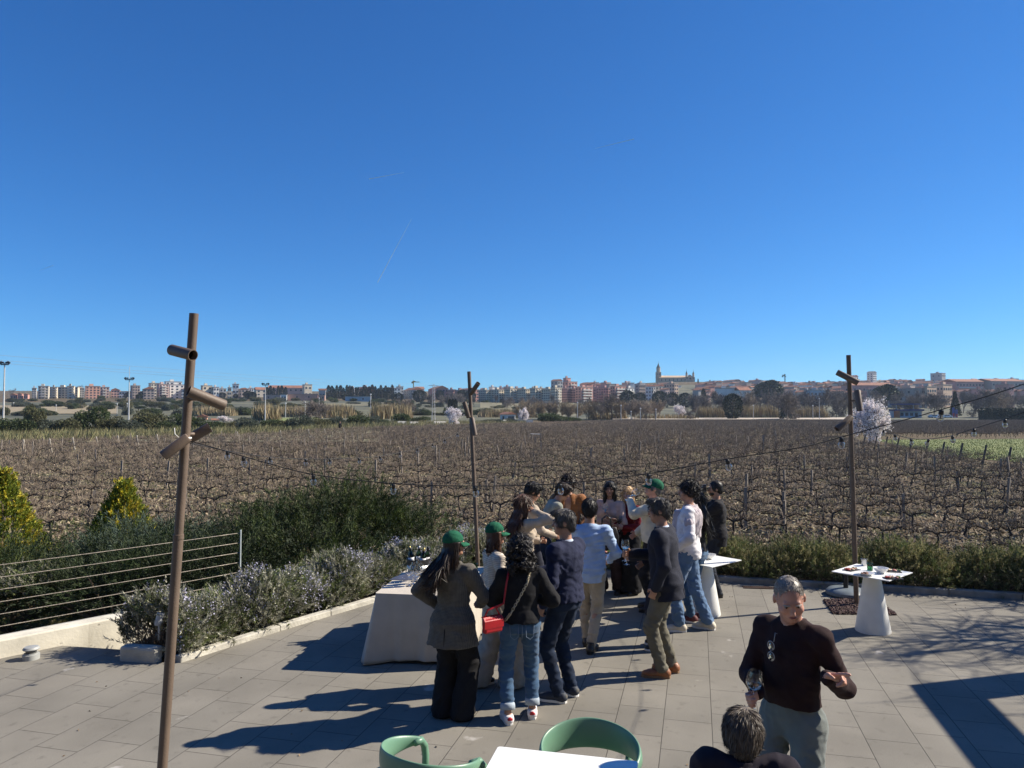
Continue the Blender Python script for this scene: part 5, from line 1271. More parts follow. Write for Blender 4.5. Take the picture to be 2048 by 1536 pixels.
P['curly']=person(1041,1441,h=1.625,yaw=6,female=True,head=(8,8),feet=((-.125,-.035,10),(.125,.075,-8)),L=((-.10,.28,1.10),(-.8,-.5,-.5)),R=((.15,.20,1.12),(.9,-.6,-.6)),hl=(.8,None),hr=(.8,None),
  top=dict(m=black_w,name='sweater',hem=.955,grow=.024,sw=(.066,.075,.050),loose=.03,amp=.005,kz=14),legs=dict(kind='jeans',m=jean_mid,end=.80,top=1.04,w=(.098,.072,.064),cuff=cloth('denim_turn_up',(.36,.42,.48)),amp=.005),shoes=dict(m=mat('white_sneaker',(.70,.66,.66),.6,var=.08,scale=20),sole=rub_w,heel=red_p,hi=.085),hair=('curly',h_black,.012,1.44,4200),face=False,label='woman with bushy black curls, black sweater, rolled blue jeans and a red bag',seed=2,vs=.008)
P['cap2']=person(990,1371,h=1.62,yaw=-68,female=True,head=(-12,2),feet=((-.08,-.17,0),(.09,.16,-5)),L=((-.10,.22,1.05),(-.6,-.8,-.5)),R=((.18,.24,1.08),(.6,-.7,-.5)),hl=(.8,None),hr=(.8,None),
  top=dict(m=stripe,name='cardigan',hem=.88,grow=.02,sw=(.062,.055,.042),loose=.01),legs=dict(kind='wide',m=beige_l,end=1.04,hem=.02,amp=.006,kz=12,w=(.11,.115,.15)),shoes=dict(m=leath_b,sole=rub_w),hair=('bob',h_brown,.006,1.46,1200),cap=green_cap,label='woman in a green cap, cream striped cardigan and wide beige trousers',seed=3)
P['navy']=person(1131,1399,h=1.80,yaw=52,head=(32,6),feet=((-.09,.02,18),(.12,.02,-2)),L=((-.235,.09,.90),(-.5,-.9,0)),R=((.02,.36,1.12),(.7,-.6,-.6)),hl=(.6,None),hr=(.9,None),girth=1.07,
  top=dict(m=navy,hem=.93,grow=.022,collar=pale_b,under=pale_b,cuffs=pale_b,loose=.02,sw=(.072,.06,.045)),legs=dict(kind='jeans',m=jean_dk,end=.98,amp=.0045,w=(.096,.070,.058)),shoes=dict(m=navy_sh,sole=rub_w,heel=grey_sh,hi=.095),hair=('short',h_dgrey,.008),label='grey haired man in a navy sweater over a pale blue shirt, holding a glass',seed=4,vs=.007)
P['shirt']=person(1180,1303,h=1.73,yaw=-14,head=(4,6),feet=((-.07,.22,0),(.02,-.05,-12)),L=((-.16,.26,1.0),(-.8,-.7,-.3)),R=((.20,.24,1.02),(.9,-.7,-.3)),hl=(.7,None),hr=(.7,None),
  top=dict(m=blue_s,name='shirt',hem=.82,grow=.016,collar=blue_s,loose=.03,sw=(.068,.057,.045),amp=.007,kz=22),legs=dict(kind='slim',m=khaki,end=.92,amp=.005,w=(.098,.07,.056)),shoes=dict(m=leath_b,hi=.13),hair=('short',h_black,.014),face=False,label='black haired man in a loose light blue shirt and khaki trousers seen from behind',seed=5)
P['brownhair']=person(1046,1258,h=1.68,yaw=-58,female=True,head=(-5,3),L=((-.06,.30,1.12),(-.6,-.7,-.6)),R=((.16,.07,1.56),(1,.5,-.5)),hl=(.8,None),hr=(.5,(-.6,-.1,.5)),
  top=dict(m=beige_k,hem=.98,grow=.022,sw=(.066,.06,.045),loose=.03),legs=dict(kind='slim',m=navy_b,end=.95),shoes=dict(m=leath_b),hair=('long',h_brown,.022,1.26,3600),face=False,label='woman with long wavy brown hair in a beige sweater raising a hand to her head',seed=6)
P['bluecollar']=person(1060,1226,h=1.77,yaw=-72,head=(-4,24),L=((-.16,.28,1.05),(-.5,-.8,-.4)),R=((.16,.30,1.05),(.5,-.8,-.4)),top=dict(m=beige_k,hem=.92,grow=.02,collar=cloth('mid_blue_shirt',(.16,.25,.5))),legs=dict(kind='regular',m=navy_b,end=.97),shoes=dict(m=leath_b),hair=('short',h_black,.016),label='black haired man with a blue collar looking down behind the brown haired woman',seed=7)
P['bend']=person(1084,1197,h=1.75,yaw=-80,lean=26,head=(-6,16),feet=((-.10,-.04,5),(.10,.08,-5)),L=((-.10,.36,1.02),(-.5,-.7,-.5)),R=((.12,.40,1.00),(.5,-.7,-.5)),top=dict(m=sage_k,hem=.94,grow=.018,loose=.015),legs=dict(kind='regular',m=jean_dk,end=.97),shoes=dict(m=leath_b),hair=('short',h_dbrown,.018),glasses='dark',label='man in a grey green sweater and sunglasses bending forward over the half hidden table',seed=8)
P['suede']=person(1137,1186,h=1.77,yaw=172,head=(-4,4),R=((.07,.20,1.46),(.8,-.1,-.7)),L=((-.20,.16,1.0),(-.6,-.7,-.2)),hr=(.9,None),top=dict(m=suede,name='jacket',hem=.84,grow=.028,sw=(.076,.064,.052),neck=.24,loose=.02),legs=dict(kind='regular',m=black_c,end=.97),shoes=dict(m=leath_b),hair=('curly',h_dbrown,.008),glasses='dark',skin='fair',label='curly haired man in sunglasses and a brown suede jacket lifting a glass to his mouth',seed=9)
P['pink']=person(1221,1184,h=1.67,yaw=152,female=True,head=(14,2),feet=((-.13,.0,10),(.12,.05,-10)),R=((-.08,.21,1.10),(.9,-.4,-.5)),L=((-.05,.22,1.22),(-.9,-.4,-.6)),hl=(1.0,(.0,.2,.9)),hr=(.6,None),
  top=dict(m=pink,name='blouse',hem=.96,grow=.016,slv=1.12,sw=(.062,.064,.058),loose=.02),legs=dict(kind='wide',m=plumt,end=1.03,hem=.05,w=(.105,.09,.10)),shoes=dict(m=leath_b),hair=('bob',h_black,.014,1.38,1500),skin='tan',label='dark haired woman in a blush pink blouse with a black handbag on her arm',seed=10)
P['capman']=person(1306,1220,h=1.80,yaw=84,head=(0,-14),L=((.02,.30,1.47),(-.8,.2,-.8)),R=((.2,.2,1.0),(.6,-.7,-.3)),hl=(.9,None),girth=1.05,top=dict(m=cream_k,hem=.92,grow=.024,sw=(.078,.068,.05),loose=.03),legs=dict(kind='regular',m=black_c,end=.97),shoes=dict(m=leath_b),hair=('crop',h_grey,.006),cap=green_cap,skin='ruddy',label='man in a green cap and cream sweater drinking with his arm raised',seed=11)
P['red']=person(1258,1186,h=1.60,yaw=135,female=True,head=(10,4),L=((-.08,.24,1.12),(-.9,-.5,-.5)),R=((.06,.24,1.14),(.9,-.5,-.5)),hl=(.9,None),hr=(.9,None),top=dict(m=red_k,hem=.97,grow=.018,sw=(.062,.056,.042)),legs=dict(kind='skirt',m=black_w,name='skirt',end=.95,hem=.03,amp=.006,kz=6),shoes=dict(m=leath_b),hair=('bob',h_blond,.014,1.36,1500),skin='fair',label='fair haired woman in a dark red top and long black skirt behind the drinking man',seed=12)
P['blazer']=person(1334,1350,h=1.83,yaw=66,lean=5,head=(14,5),feet=((-.09,.03,14),(.11,-.02,-4)),L=((-.235,.06,.90),(-.5,-.9,0)),R=((.05,.37,1.17),(.7,-.6,-.7)),hl=(.6,None),hr=(.9,None),girth=1.05,
  top=dict(m=navy_b,name='blazer',hem=.77,grow=.026,sw=(.076,.063,.050),flare=.03,loose=.015,collar=pale_b,amp=.004,kz=16),legs=dict(kind='regular',m=olive,end=.98,amp=.0045,w=(.097,.073,.062)),shoes=dict(m=leath_t,sole=brown_rub,hi=.10),hair=('short',h_dgrey,.009),glasses='clear',label='grey haired man in a navy blazer, olive trousers and tan leather boots',seed=13,vs=.007)
P['lilac']=person(1378,1260,h=1.86,yaw=72,head=(12,-2),feet=((-.10,.10,12),(.10,-.22,-12)),L=((-.22,.14,.98),(-.5,-.8,0)),R=((.18,.2,1.05),(.5,-.8,-.3)),top=dict(m=white_s,name='sweatshirt',hem=.86,grow=.024,loose=.03,sw=(.074,.062,.046)),legs=dict(kind='jeans',m=jean_lt,end=.94,amp=.006,w=(.102,.078,.070)),shoes=dict(m=cream_sh,sole=rub_w,hi=.10),hair=('curly',h_black,.004),label='tall man with black curls and a lilac grey sweater draped over his white top',seed=14,vs=.007)
P['dark']=person(1396,1243,h=1.69,yaw=58,female=True,head=(12,2),feet=((-.09,.06,8),(.10,-.04,-8)),L=((-.16,.24,1.02),(-.7,-.7,-.3)),R=((.14,.26,1.05),(.7,-.7,-.3)),top=dict(m=black_c,hem=.96,grow=.016),legs=dict(kind='slim',m=jean_mid,end=.95,w=(.096,.068,.056)),shoes=dict(m=mat('dark_red_canvas',(.09,.015,.018),.7),sole=rub_w),hair=('long',h_black,.010,1.22,3000),face=False,label='long haired woman in dark top and blue jeans hidden behind the tall curly man',seed=15)
P['photo']=person(1434,1192,h=1.70,yaw=78,head=(4,4),girth=1.06,L=((-.03,.30,1.40),(-.7,.0,-.8)),R=((.10,.28,1.44),(.7,-.1,-.8)),hl=(.9,None),hr=(.9,None),top=dict(m=black_c,name='shirt',hem=.78,grow=.022,loose=.03,sw=(.074,.064,.054),collar=black_c),legs=dict(kind='regular',m=cloth('black_blue_jeans',(.018,.022,.032)),end=.98),shoes=dict(m=leath_b),hair=('crop',h_black,.010),beard=h_black,label='bearded photographer all in black holding a camera up to his face',seed=16)
P['burg']=person(1590,1778,h=1.83,yaw=131,head=(40,24,5),girth=.90,shw=.86,hdrop=.03,vs=.006,feet=((-.11,.0,12),(.11,.05,-12)),R=((.05,.27,1.12),(.9,-.7,-.4)),L=((-.27,.14,1.26),(-.35,-.2,-1)),hr=(.75,(.35,.5,-.1),(-.9,.2,.2)),hl=((.08,1.0,1.25,1.35),(-.9,-.25,.15),(.1,.6,-.8)),
  top=dict(m=burg,hem=1.02,grow=.016,loose=.008,sw=(.057,.050,.040),collar=cloth('grey_shirt',(.45,.45,.44)),amp=.004,kz=26),nk=.93,legs=dict(kind='regular',m=greyj,end=.98,top=1.07,belt=leath_b,w=(.096,.077,.067)),shoes=dict(m=leath_t,sole=brown_rub),hair=('thin',h_pgrey,.0015,0,5000),skin='ruddy',label='grey haired man in a burgundy sweater pointing with one hand and holding a wine glass',seed=17)
P['seated']=person(loc=(1.055,3.40,0),h=1.745,yaw=-12,lean=8,shrug=.045,shw=.86,hdrop=.07,head=(-3,26),seat=.33,vs=.007,feet=((-.13,.50,5),(.13,.48,-5)),L=((-.16,.36,1.0),(-.8,-.5,-.3)),R=((.16,.36,1.0),(.8,-.5,-.3)),top=dict(m=cloth('dark_plum_jacket',(.020,.016,.024)),name='jacket',hem=.90,grow=.028,collar=cloth('jacket_collar',(.018,.015,.022)),sw=(.078,.064,.05)),legs=dict(kind='regular',m=jean_dk,end=.98),shoes=dict(m=leath_b),hair=('short',h_mix,.016,0,9000),face=False,label='man with thick grey brown hair seen from behind, seated in a dark jacket',seed=18)
P['hidden']=person(1322,1296,h=1.66,yaw=80,head=(5,6),L=((-.06,.36,1.10),(-.7,-.6,-.6)),R=((.2,.2,1.0),(.5,-.8,0)),hl=(.9,None),top=dict(m=navy_b,name='jacket',hem=.82,grow=.022),legs=dict(kind='regular',m=navy_b,end=.97),shoes=dict(m=leath_b,sole=rub_w),hair=('short',h_black,.014),label='man in dark clothes almost wholly hidden behind the man in the navy blazer',seed=20)
far_p=A(680,868,112); P['far']=person(loc=(far_p.x,112,0),h=1.6,yaw=30,face=False,vs=.02,top=dict(m=black_c),legs=dict(kind='regular',m=black_c),label='tiny dark figure standing far off by the green bushes',seed=21); P['far']['e'].location.z=hz1(far_p.x,112)
# draped sweater on the tall man
q=P['lilac']; f=Field(.008); Tm=[(z-.93,rx,ry,y) for z,rx,ry,y in TM if z>1.05]
f.loft(Tm,q['Up'],q['P0'],k=.03,grow=.040,ex=2.25)
for sx in (-1,1): f.cap(q['upl']((sx*.15,-.02,1.41)),q['upl']((sx*.235,-.02,1.30)),.080,.072,k=.05)
for sx in (-1,1): f.cap(q['upl']((sx*.07,.10,1.43)),q['upl']((sx*.05,.165,1.12)),.042,.034,k=.03)
wv=wave_noise(77,.010,9,60)
V,Q=f.mesh('d',wv,[lambda Pp: (Pp-q['P0'])[...,1]-.03+ (1.36-.93-(Pp-q['P0'])[...,2])*.15 - .22*(np.abs((Pp-q['P0'])[...,0])<.10)*((Pp-q['P0'])[...,2]<.49), lambda Pp: (1.10-.93)-(Pp-q['P0'])[...,2]+.25*np.abs((Pp-q['P0'])[...,0])])
link('draped_sweater',np_mesh('draped_sweater',V,[Q],True,[lilac]),None,q['e'])
# glasses held in hands
def held(key, hand, label, tilt=(0,0,0), fill=.35, dz=-.075, group=None):
    p,_=P[key]['hands'][hand]; o=Vector((0,0,dz)); o.rotate(Matrix.Rotation(tilt[1],3,'Y')@Matrix.Rotation(tilt[0],3,'X'))
    return wine_glass(p+o,label,fill,tilt=tilt,group=group,R=.045,h=.225)
held('navy','R','wine glass of white wine held by the man in the navy sweater')
held('blazer','R','wine glass held up by the man in the navy blazer')
held('burg','R','large wine glass hanging low in the hand of the man in burgundy',tilt=(.12,.10,0),dz=-.065)
held('hidden','L','wine glass held out from behind the man in the navy blazer')
held('pink','L','wine glass held at her shoulder by the woman in pink')
held('red','R','wine glass held by the woman in the dark red top')
held('capman','L','wine glass tipped to the lips of the man in the green cap',tilt=(0,.95,0),dz=-.06)
held('suede','R','wine glass lifted by the man in the brown suede jacket',tilt=(.35,.2,0),dz=-.06)
# red shoulder bag with its strap and a chain across the back
q=P['curly']; bagp=A(984,1246,6.50)
e=empty('handbag',bagp,radians(35),'small red leather shoulder bag hanging at the hip of the curly haired woman','bag')
MB().prism([(-.095,-.035),(.095,-.035),(.085,.035),(-.085,.035)],-.08,.05).build('bag_body',red_p,e,bevel=.018)
mb=MB(); mb.add([(-.098,-.038,-.035),(.098,-.038,-.035),(.098,-.040,.03),(-.098,-.040,.03),(.095,-.01,.06),(-.095,-.01,.06),(.088,.036,.058),(-.088,.036,.058)],[(0,1,2,3),(3,2,4,5),(5,4,6,7)])
fl=mb.build('flap',red_p,e); fl.modifiers.new('thick','SOLIDIFY').thickness=.006
inv=Matrix.Rotation(-radians(35),3,'Z'); l2=lambda p: inv@(p-bagp)
for dx,dy in ((-.085,0),(.085,0)):
    pts=[Vector((dx,0,.05)),Vector((dx*.5,0,.12)),l2(q['up']((-.175,-.115,1.15))),l2(q['up']((-.150,-.125,1.33))),l2(q['up']((-.125,-.085,1.435))),l2(q['up']((-.12,.02,1.44))),l2(q['up']((-.13,.12,1.34)))]
    MB().tube(pts,.0085,6).build('strap',red_p,e,True)
gold=mat('gold_chain',(.6,.52,.38),.3,metal=.9); a=[q['up'](v) for v in ((.08,-.085,1.44),(.05,-.130,1.34),(-.03,-.142,1.20),(-.11,-.138,1.06),(-.165,-.11,.98))]
mb=MB()
for i in range(len(a)-1):
    for k in range(7):
        c=a[i].lerp(a[i+1],k/7); d=(a[i+1]-a[i]).normalized(); s2=d.cross(Vector((0,1,0))).normalized()*(.010 if k%2 else .004); n2=Vector((0,-1,0))*(.004 if k%2 else .010)
        mb.tube([l2(c+d*.014*cos(t)+ (s2+n2)*sin(t)) for t in [2*pi*j/8 for j in range(9)]],.0028,5,cap=False)
mb.build('chain',gold,e,True)
# black tote on the arm of the woman in pink, small brown bag
def tote(loc,rz,w,h,d,m,label,hh=.12):
    e=empty('handbag',loc,rz,label,'bag')
    V=[(-w*.42,-d/2,0),(w*.42,-d/2,0),(w*.42,d/2,0),(-w*.42,d/2,0),(-w/2,-d*.35,h*.55),(w/2,-d*.35,h*.55),(w/2,d*.35,h*.55),(-w/2,d*.35,h*.55),(-w*.40,-d*.14,h),(w*.40,-d*.14,h*.97),(w*.40,d*.14,h*.97),(-w*.40,d*.14,h)]
    F=[(0,3,2,1)]+[(4*j+i,4*j+(i+1)%4,4*j+4+(i+1)%4,4*j+4+i) for j in range(2) for i in range(4)]+[(8,9,10,11)]
    b=MB().add(V,F).build('bag_body',m,e,True,bevel=.015); 
    for y in(-d*.12,d*.12): MB().tube([(-w*.2,y,h*.9),(-w*.17,y,h+hh*.7),(0,y,h+hh),(w*.17,y,h+hh*.7),(w*.2,y,h*.9)],.008,6).build('handle',m,e,True)
    return e
pk=P['pink']; wl=pk['W'](pk['SH']['L'][1]*.55+pk['SH']['L'][2]*.45)
tb=A(1213,1097,10.85); tote((tb.x,tb.y,tb.z),.12,.36,.32,.16,leath_b,'large black leather handbag hanging from the arm of the woman in pink',.16)
bb=A(1386,1089,9.35); tote((bb.x,bb.y,bb.z),.9,.20,.17,.08,mat('dark_brown_leather',(.06,.028,.018),.4,var=.2,scale=20),'small dark brown bag at the side of the long haired woman',.12)
# camera
q=P['photo']; c=q['hd']((0,.17,1.655)); e=empty('camera',c,radians(78),'black camera with a large lens held by the bearded photographer','camera')
cb=MB().box((0,0,-.01),(.135,.06,.088)).box((0,-.005,.045),(.055,.055,.03)).build('camera_body',black_p,e,bevel=.008)
MB().lathe([(0,.03),(.036,.03),(.036,.07),(.039,.072),(.039,.125),(.034,.125),(.033,.11),(0,.11)],24,(0,0,-.01),Matrix.Rotation(-pi/2,3,'X')).build('lens',black_p,e,True,auto=40)
MB().tube([(.06,-.02,.02),(.09,-.14,-.02),(.05,-.20,-.12)],.006,5).build('strap',black_p,e)
# spectacles hanging from the burgundy neckline
q=P['burg']; sp=q['up']((.03,.140,1.40)); e=empty('eyeglasses',sp,radians(131),'pair of grey eyeglasses hooked on the neckline of the burgundy sweater','eyeglasses'); gm=mat('spectacle_grey',(.30,.31,.33),.3)
for dz in (-.045,-.105):
    mb=MB(); mb.tube([(.020*cos(2*pi*k/16)+.004,.022+.004*sin(2*pi*k/16),dz+.026*sin(2*pi*k/16)) for k in range(17)],.0028,6,cap=False); mb.build('rim',gm,e,True)
    MB().lathe([(0,.0006),(.0195,.0006),(.0195,-.0006),(0,-.0006)],16,(.004,.022,dz),Matrix.Rotation(-pi/2,3,'X')@Matrix.Diagonal((1,1.28,1))).build('lens',clear_g,e,True)
mb=MB(); mb.tube([(-.014,.022,-.02),(-.018,.012,.03),(-.016,-.01,.02)],.0022,6); mb.build('temple',gm,e,True); MB().tube([(.004,.024,-.071),(.004,.024,-.079)],.0022,6).build('bridge',gm,e,True)

# stitched back pockets and centre seam on the rolled jeans, vent and pocket flaps on the jackets
def patch_on(key, part, pts, m, w=.006):
    q=P[key]; c=[q['P0']+q['Up']@np.array(v,float) for v in pts]; MB().tube([Vector(v.tolist()) for v in c],w,5).build(part,m,q['e'],True)
thread=cloth('denim_thread',(.16,.21,.28))
for sx in (-1,1):
    patch_on('curly','back_pocket',[(sx*.035,-.140,.03),(sx*.038,-.150,-.09),(sx*.075,-.150,-.115),(sx*.110,-.138,-.09),(sx*.118,-.118,.03)],thread,.0028)
patch_on('curly','seam',[(0,-.128,.10),(0,-.150,-.02),(0,-.135,-.12)],thread,.003)
patch_on('plaid','vent',[(0.0,-.172,.0),(.002,-.195,-.12),(.004,-.205,-.22)],black_w,.004)
patch_on('blazer','vent',[(0.0,-.158,-.02),(.0,-.168,-.09),(.0,-.172,-.15)],black_w,.003)
# ---- everything beyond the vineyard
def ground_at(px, py, d0=30, d1=4000):
    r = ray(px,py); y = d0; prev = d0
    while y < d1:
        z = EYE+r.z/r.y*y
        if z <= hz1(r.x/r.y*y, y): break
        prev = y; y *= 1.02
    lo, hi_ = prev, y
    for _ in range(20):
        m = (lo+hi_)/2
        if EYE+r.z/r.y*m <= hz1(r.x/r.y*m, m): hi_ = m
        else: lo = m
    return Vector((r.x/r.y*hi_, hi_, hz1(r.x/r.y*hi_, hi_)))
def at_D(px, D): x = (px-CXP)/FPX*D; return Vector((x, D, hz1(x,D)))
def patch(name, quad, m, lift=.25, n=(14,6)):
    """field sheet draped on the terrain; quad = four ground points"""
    a,b,c,d = [np.array(q)[:2] for q in quad]; V=[];F=[]
    for j in range(n[1]+1):
        for i in range(n[0]+1):
            u,v = i/n[0], j/n[1]; p = (a*(1-u)+b*u)*(1-v)+(d*(1-u)+c*u)*v; V.append((p[0],p[1],hz1(*p)+lift))
    F=[(j*(n[0]+1)+i,j*(n[0]+1)+i+1,(j+1)*(n[0]+1)+i+1,(j+1)*(n[0]+1)+i) for j in range(n[1]) for i in range(n[0])]
    me=bpy.data.meshes.new(name); me.from_pydata(V,[],F); me.update(); return tag(link(name,me,m),kind='structure')
def stripes_mat(name, a, b, sc, ang):
    m = mat(name, a, .95, var=.2, scale=.3); nt=m.node_tree; N=nt.nodes; L=nt.links; bs=N['Principled BSDF']; base=bs.inputs['Base Color'].links[0].from_socket
    tc=N.new('ShaderNodeTexCoord'); mp=N.new('ShaderNodeMapping'); mp.inputs['Rotation'].default_value=(0,0,ang); L.new(tc.outputs['Object'],mp.inputs['Vector'])
    w=N.new('ShaderNodeTexWave'); w.inputs['Scale'].default_value=sc; w.inputs['Distortion'].default_value=.8; L.new(mp.outputs['Vector'],w.inputs['Vector'])
    x=N.new('ShaderNodeMix'); x.data_type='RGBA'; x.inputs['B'].default_value=(*b,1); L.new(w.outputs['Fac'],x.inputs['Factor']); L.new(base,x.inputs['A']); L.new(x.outputs['Result'],bs.inputs['Base Color']); return m
f_tan = stripes_mat('striped_vineyard', (.36,.29,.17), (.16,.135,.09), .075, .25)
f_olive = mat('olive_field', (.115,.115,.055), .95, col2=(.07,.065,.04), scale=.12, detail=7)
f_pale = mat('pale_field', (.20,.18,.10), .95, col2=(.12,.11,.065), scale=.1, detail=7)
f_green = mat('green_field', (.20,.22,.065), .95, col2=(.13,.16,.045), scale=.5, detail=6)
f_scrub = mat('scrub_slope', (.125,.12,.068), .95, col2=(.045,.05,.028), scale=.07, detail=9, ramp=(.42,.58))
f_dirt = mat('dirt_track', (.44,.38,.30), .95, var=.2, scale=.4)
def pq(name, x0,x1,yt,yb,m,lift=.25,n=(16,6),skew=0): return patch(name,[ground_at(x0,yb),ground_at(x1,yb),ground_at(x1+skew,yt),ground_at(x0+skew,yt)],m,lift,n)
pq('field',-150,760,860,886,mat('dry_grass_field',(.20,.175,.09),.95,col2=(.115,.11,.055),scale=.35,detail=8),.12)
pq('field',-150,1040,806,860,f_scrub,.15,(24,12))
pq('field',-120,235,812,829,f_tan,.35)
pq('field',235,520,822,842,f_olive,.3); pq('field',520,1000,816,846,f_olive,.3); pq('field',640,800,808,813,f_pale,.4); pq('field',540,640,838,846,f_green,.4)
pq('field',1150,1330,806,815,stripes_mat('far_rows',(.20,.19,.10),(.10,.095,.055),.12,.9),.4)
pq('field',960,1160,805,834,f_pale,.3)
pq('field',1040,2200,786,841,f_scrub,.15,(24,12))
pq('road',1225,1700,837.5,841.5,f_dirt,.5,(30,2)); pq('road',820,1160,848,853,f_dirt,.3,(20,2))
gf = [ground_at(1905,914),ground_at(2420,958),ground_at(2300,877),ground_at(1748,880)]
patch('green_field',gf,f_green,.03,(24,16))
n=26000; u_=RNG.random(n); v_=RNG.random(n); a,b,c,d=[np.array(q) for q in gf]; P=((a*(1-u_)[:,None]+b*u_[:,None])*(1-v_)[:,None]+(d*(1-u_)[:,None]+c*u_[:,None])*v_[:,None]); P[:,2]=hz(P[:,0],P[:,1])
D=RNG.normal(size=(n,3))*.4; D[:,2]=1; vv,ff=leaf_geo(P,D,.13,.05,RNG,'tri'); tag(link('field_grass',np_mesh('field_grass',vv,[ff],mats=[mat('field_grass_blades',(.20,.225,.065),.9,island=.4,hue=.03)])),'bright green grass of the field beyond the dark posts','grass',None,'stuff')
# tall dry grass fringe along the left edge of the vineyard
n=30000; ax=RNG.uniform(-60,1050,n); yt=np.interp(ax,[-60,0,400,700,1000,1050],[870,868,862,854,846,845]); yb=np.interp(ax,[-60,0,400,700,1000,1050],[893,890,877,864,852,850]); ay=yt+(yb-yt)*RNG.random(n)
Yd=(EYE+.6)*FPX/(ay-822); X=(ax-CXP)/FPX*Yd; P=np.stack([X,Yd,hz(X,Yd)],1); D=RNG.normal(size=(n,3))*.35+np.array([.25,0,1]); vv,ff=leaf_geo(P,D,.95,.10,RNG,'tri')
tag(link('tall_grass',np_mesh('tall_grass',vv,[ff],mats=[mat('tall_dry_grass',(.20,.185,.085),.9,island=.5,hue=.035,var=.4,scale=.35)])),'tall olive and straw coloured grass along the far edge of the vineyard','grass',None,'stuff')
# reeds
rv=[];rf=[]; 
for (x0,x1,yb,hm,n) in [(375,460,834,4,900),(503,545,843,4.5,700),(548,610,836,4,900),(640,705,838,4.5,1100),(738,820,840,5,1600),(955,1075,836,4,1500),(1400,1462,838,5,1100),(1488,1565,838,5.5,1500),(1588,1660,838,5,1300),(560,640,828,3,500),(1180,1260,840,3,700),(1275,1400,840,2.2,900)]:
    g0,g1=ground_at(x0,yb),ground_at(x1,yb); t=RNG.random(n)[:,None]; P=np.array(g0)*(1-t)+np.array(g1)*t; P[:,1]+=RNG.uniform(0,8,n); P[:,2]=hz(P[:,0],P[:,1])
    D=RNG.normal(size=(n,3))*.14+np.array([-.12,0,1]); edge=np.minimum(1,np.minimum(t[:,0],1-t[:,0])*6+.45); v,f=leaf_geo(P,D,hm*edge*RNG.uniform(.6,1.15,n),np.full(n,.30),RNG,'tri'); rv.append((v,f))
V,F=join_geo(rv); tag(link('reeds',np_mesh('reeds',V,[np.concatenate(F)],mats=[mat('dry_reeds',(.28,.22,.12),.9,island=.45,hue=.02)])),'stands of tall dry straw coloured reeds beyond the vineyard','reeds',None,'stuff')
# ---- trees and bushes, a few shapes copied
def leafy(seed, n, leaf, lobes, m, mode='quad', tex=None, inner=.5):
    rng=np.random.default_rng(seed); B=[];D=[]; vol=np.array([np.prod(l[1])**.67 for l in lobes]); vol/=vol.sum()
    for (c,r),w in zip(lobes,vol):
        p,d=ell_pts(int(n*w),c,r,rng,-.9,inner); B.append(p+rng.normal(0,.06,p.shape)*np.array(r)); D.append(d+rng.normal(0,.7,d.shape))
    v,f=leaf_geo(np.concatenate(B),np.concatenate(D),leaf,leaf*.62,rng,mode); me=np_mesh('crown',v,[f],mats=[m]); return me
def rlobes(seed, k, R, H, z0=0.25):
    r=np.random.default_rng(seed); out=[((0,0,H*.5),(R*.72,R*.72,H*.46))]
    for i in range(k): a=r.random()*6.28; q=R*r.uniform(.35,.72); s=r.uniform(.28,.5); out.append(((q*cos(a),q*sin(a),H*r.uniform(z0,.8)),(R*s,R*s,H*s*.8)))
    return out
bush_g=mat('bush_green',(.055,.075,.025),.8,island=.5,hue=.03,var=.35,scale=.5); bush_o=mat('bush_olive',(.105,.105,.045),.8,island=.5,hue=.03,var=.35,scale=.5); bush_gr=mat('bush_greygreen',(.09,.105,.075),.8,island=.45,hue=.02,var=.3,scale=.5); con_m=mat('conifer_dark',(.022,.035,.018),.8,island=.5,hue=.02); blos=mat('almond_blossom',(.90,.84,.84),.8,island=.3,hue=.012); pine_m=mat('pine_green',(.035,.050,.022),.8,island=.5,hue=.02)
trunk_me=MB().tube([(0,0,-.3),(.02,.01,.35),(0,0,1)],[.05,.04,.02],6).mesh('trunk'); trunk_me.materials.append(tk_m)
def place_tree(name, me, loc, sc, label, cat, group=None, rz=None, trunk=None, szl=None):
    e=empty(name,loc,random.random()*6.28 if rz is None else rz,label,cat,group); e.scale=sc if hasattr(sc,'__len__') else (sc,sc,sc)
    o=link('crown' if cat!='bush' else 'foliage',me,None,e); t=link('trunk',trunk if trunk else trunk_me,None,e); return e
BUSH=[leafy(60+k,3600,.11,rlobes(60+k,7,1,1),[bush_g,bush_o,bush_gr][k%3],'quad') for k in range(6)]
def bush_at(px, yb, yt, wpx, k, label, group=None, D=None):
    g=at_D(px,D) if D else ground_at(px,yb); top=A(px,yt,g.y).z-g.z; w=wpx/FPX*g.y/2
    return place_tree('bush',BUSH[k],g,(w,w,max(top,.3)),label,'bush',group)
gp='evergreen bushes along the left side of the vineyard'; kinds=['dense deep green','olive green','grey green']
for (px,yb,yt,w,k) in [(-10,872,838,80,0),(38,871,836,60,3),(66,868,818,42,1),(105,868,840,60,2),(140,868,838,55,4),(175,866,823,72,0),(218,866,838,55,1),(262,866,840,60,5),(292,864,826,70,1),(335,864,842,50,3),(375,862,833,70,0),(425,862,842,60,3),(455,860,845,50,1),(497,862,836,60,2),(540,858,842,60,0),(580,858,840,50,4),(598,860,832,56,2),(635,857,838,50,1),(670,854,834,44,2),(715,852,834,60,0),(745,850,832,40,5),(765,850,838,40,3),(800,848,826,46,3),(838,846,835,40,0),(985,847,838,50,5),(1020,846,837,36,2),(1098,845,829,60,0),(1128,844,833,50,3),(1150,843,836,34,0)]:
    bush_at(px,yb,yt,w,k,f'{kinds[k%3]} bush in the evergreen line beyond the vineyard grass',gp)
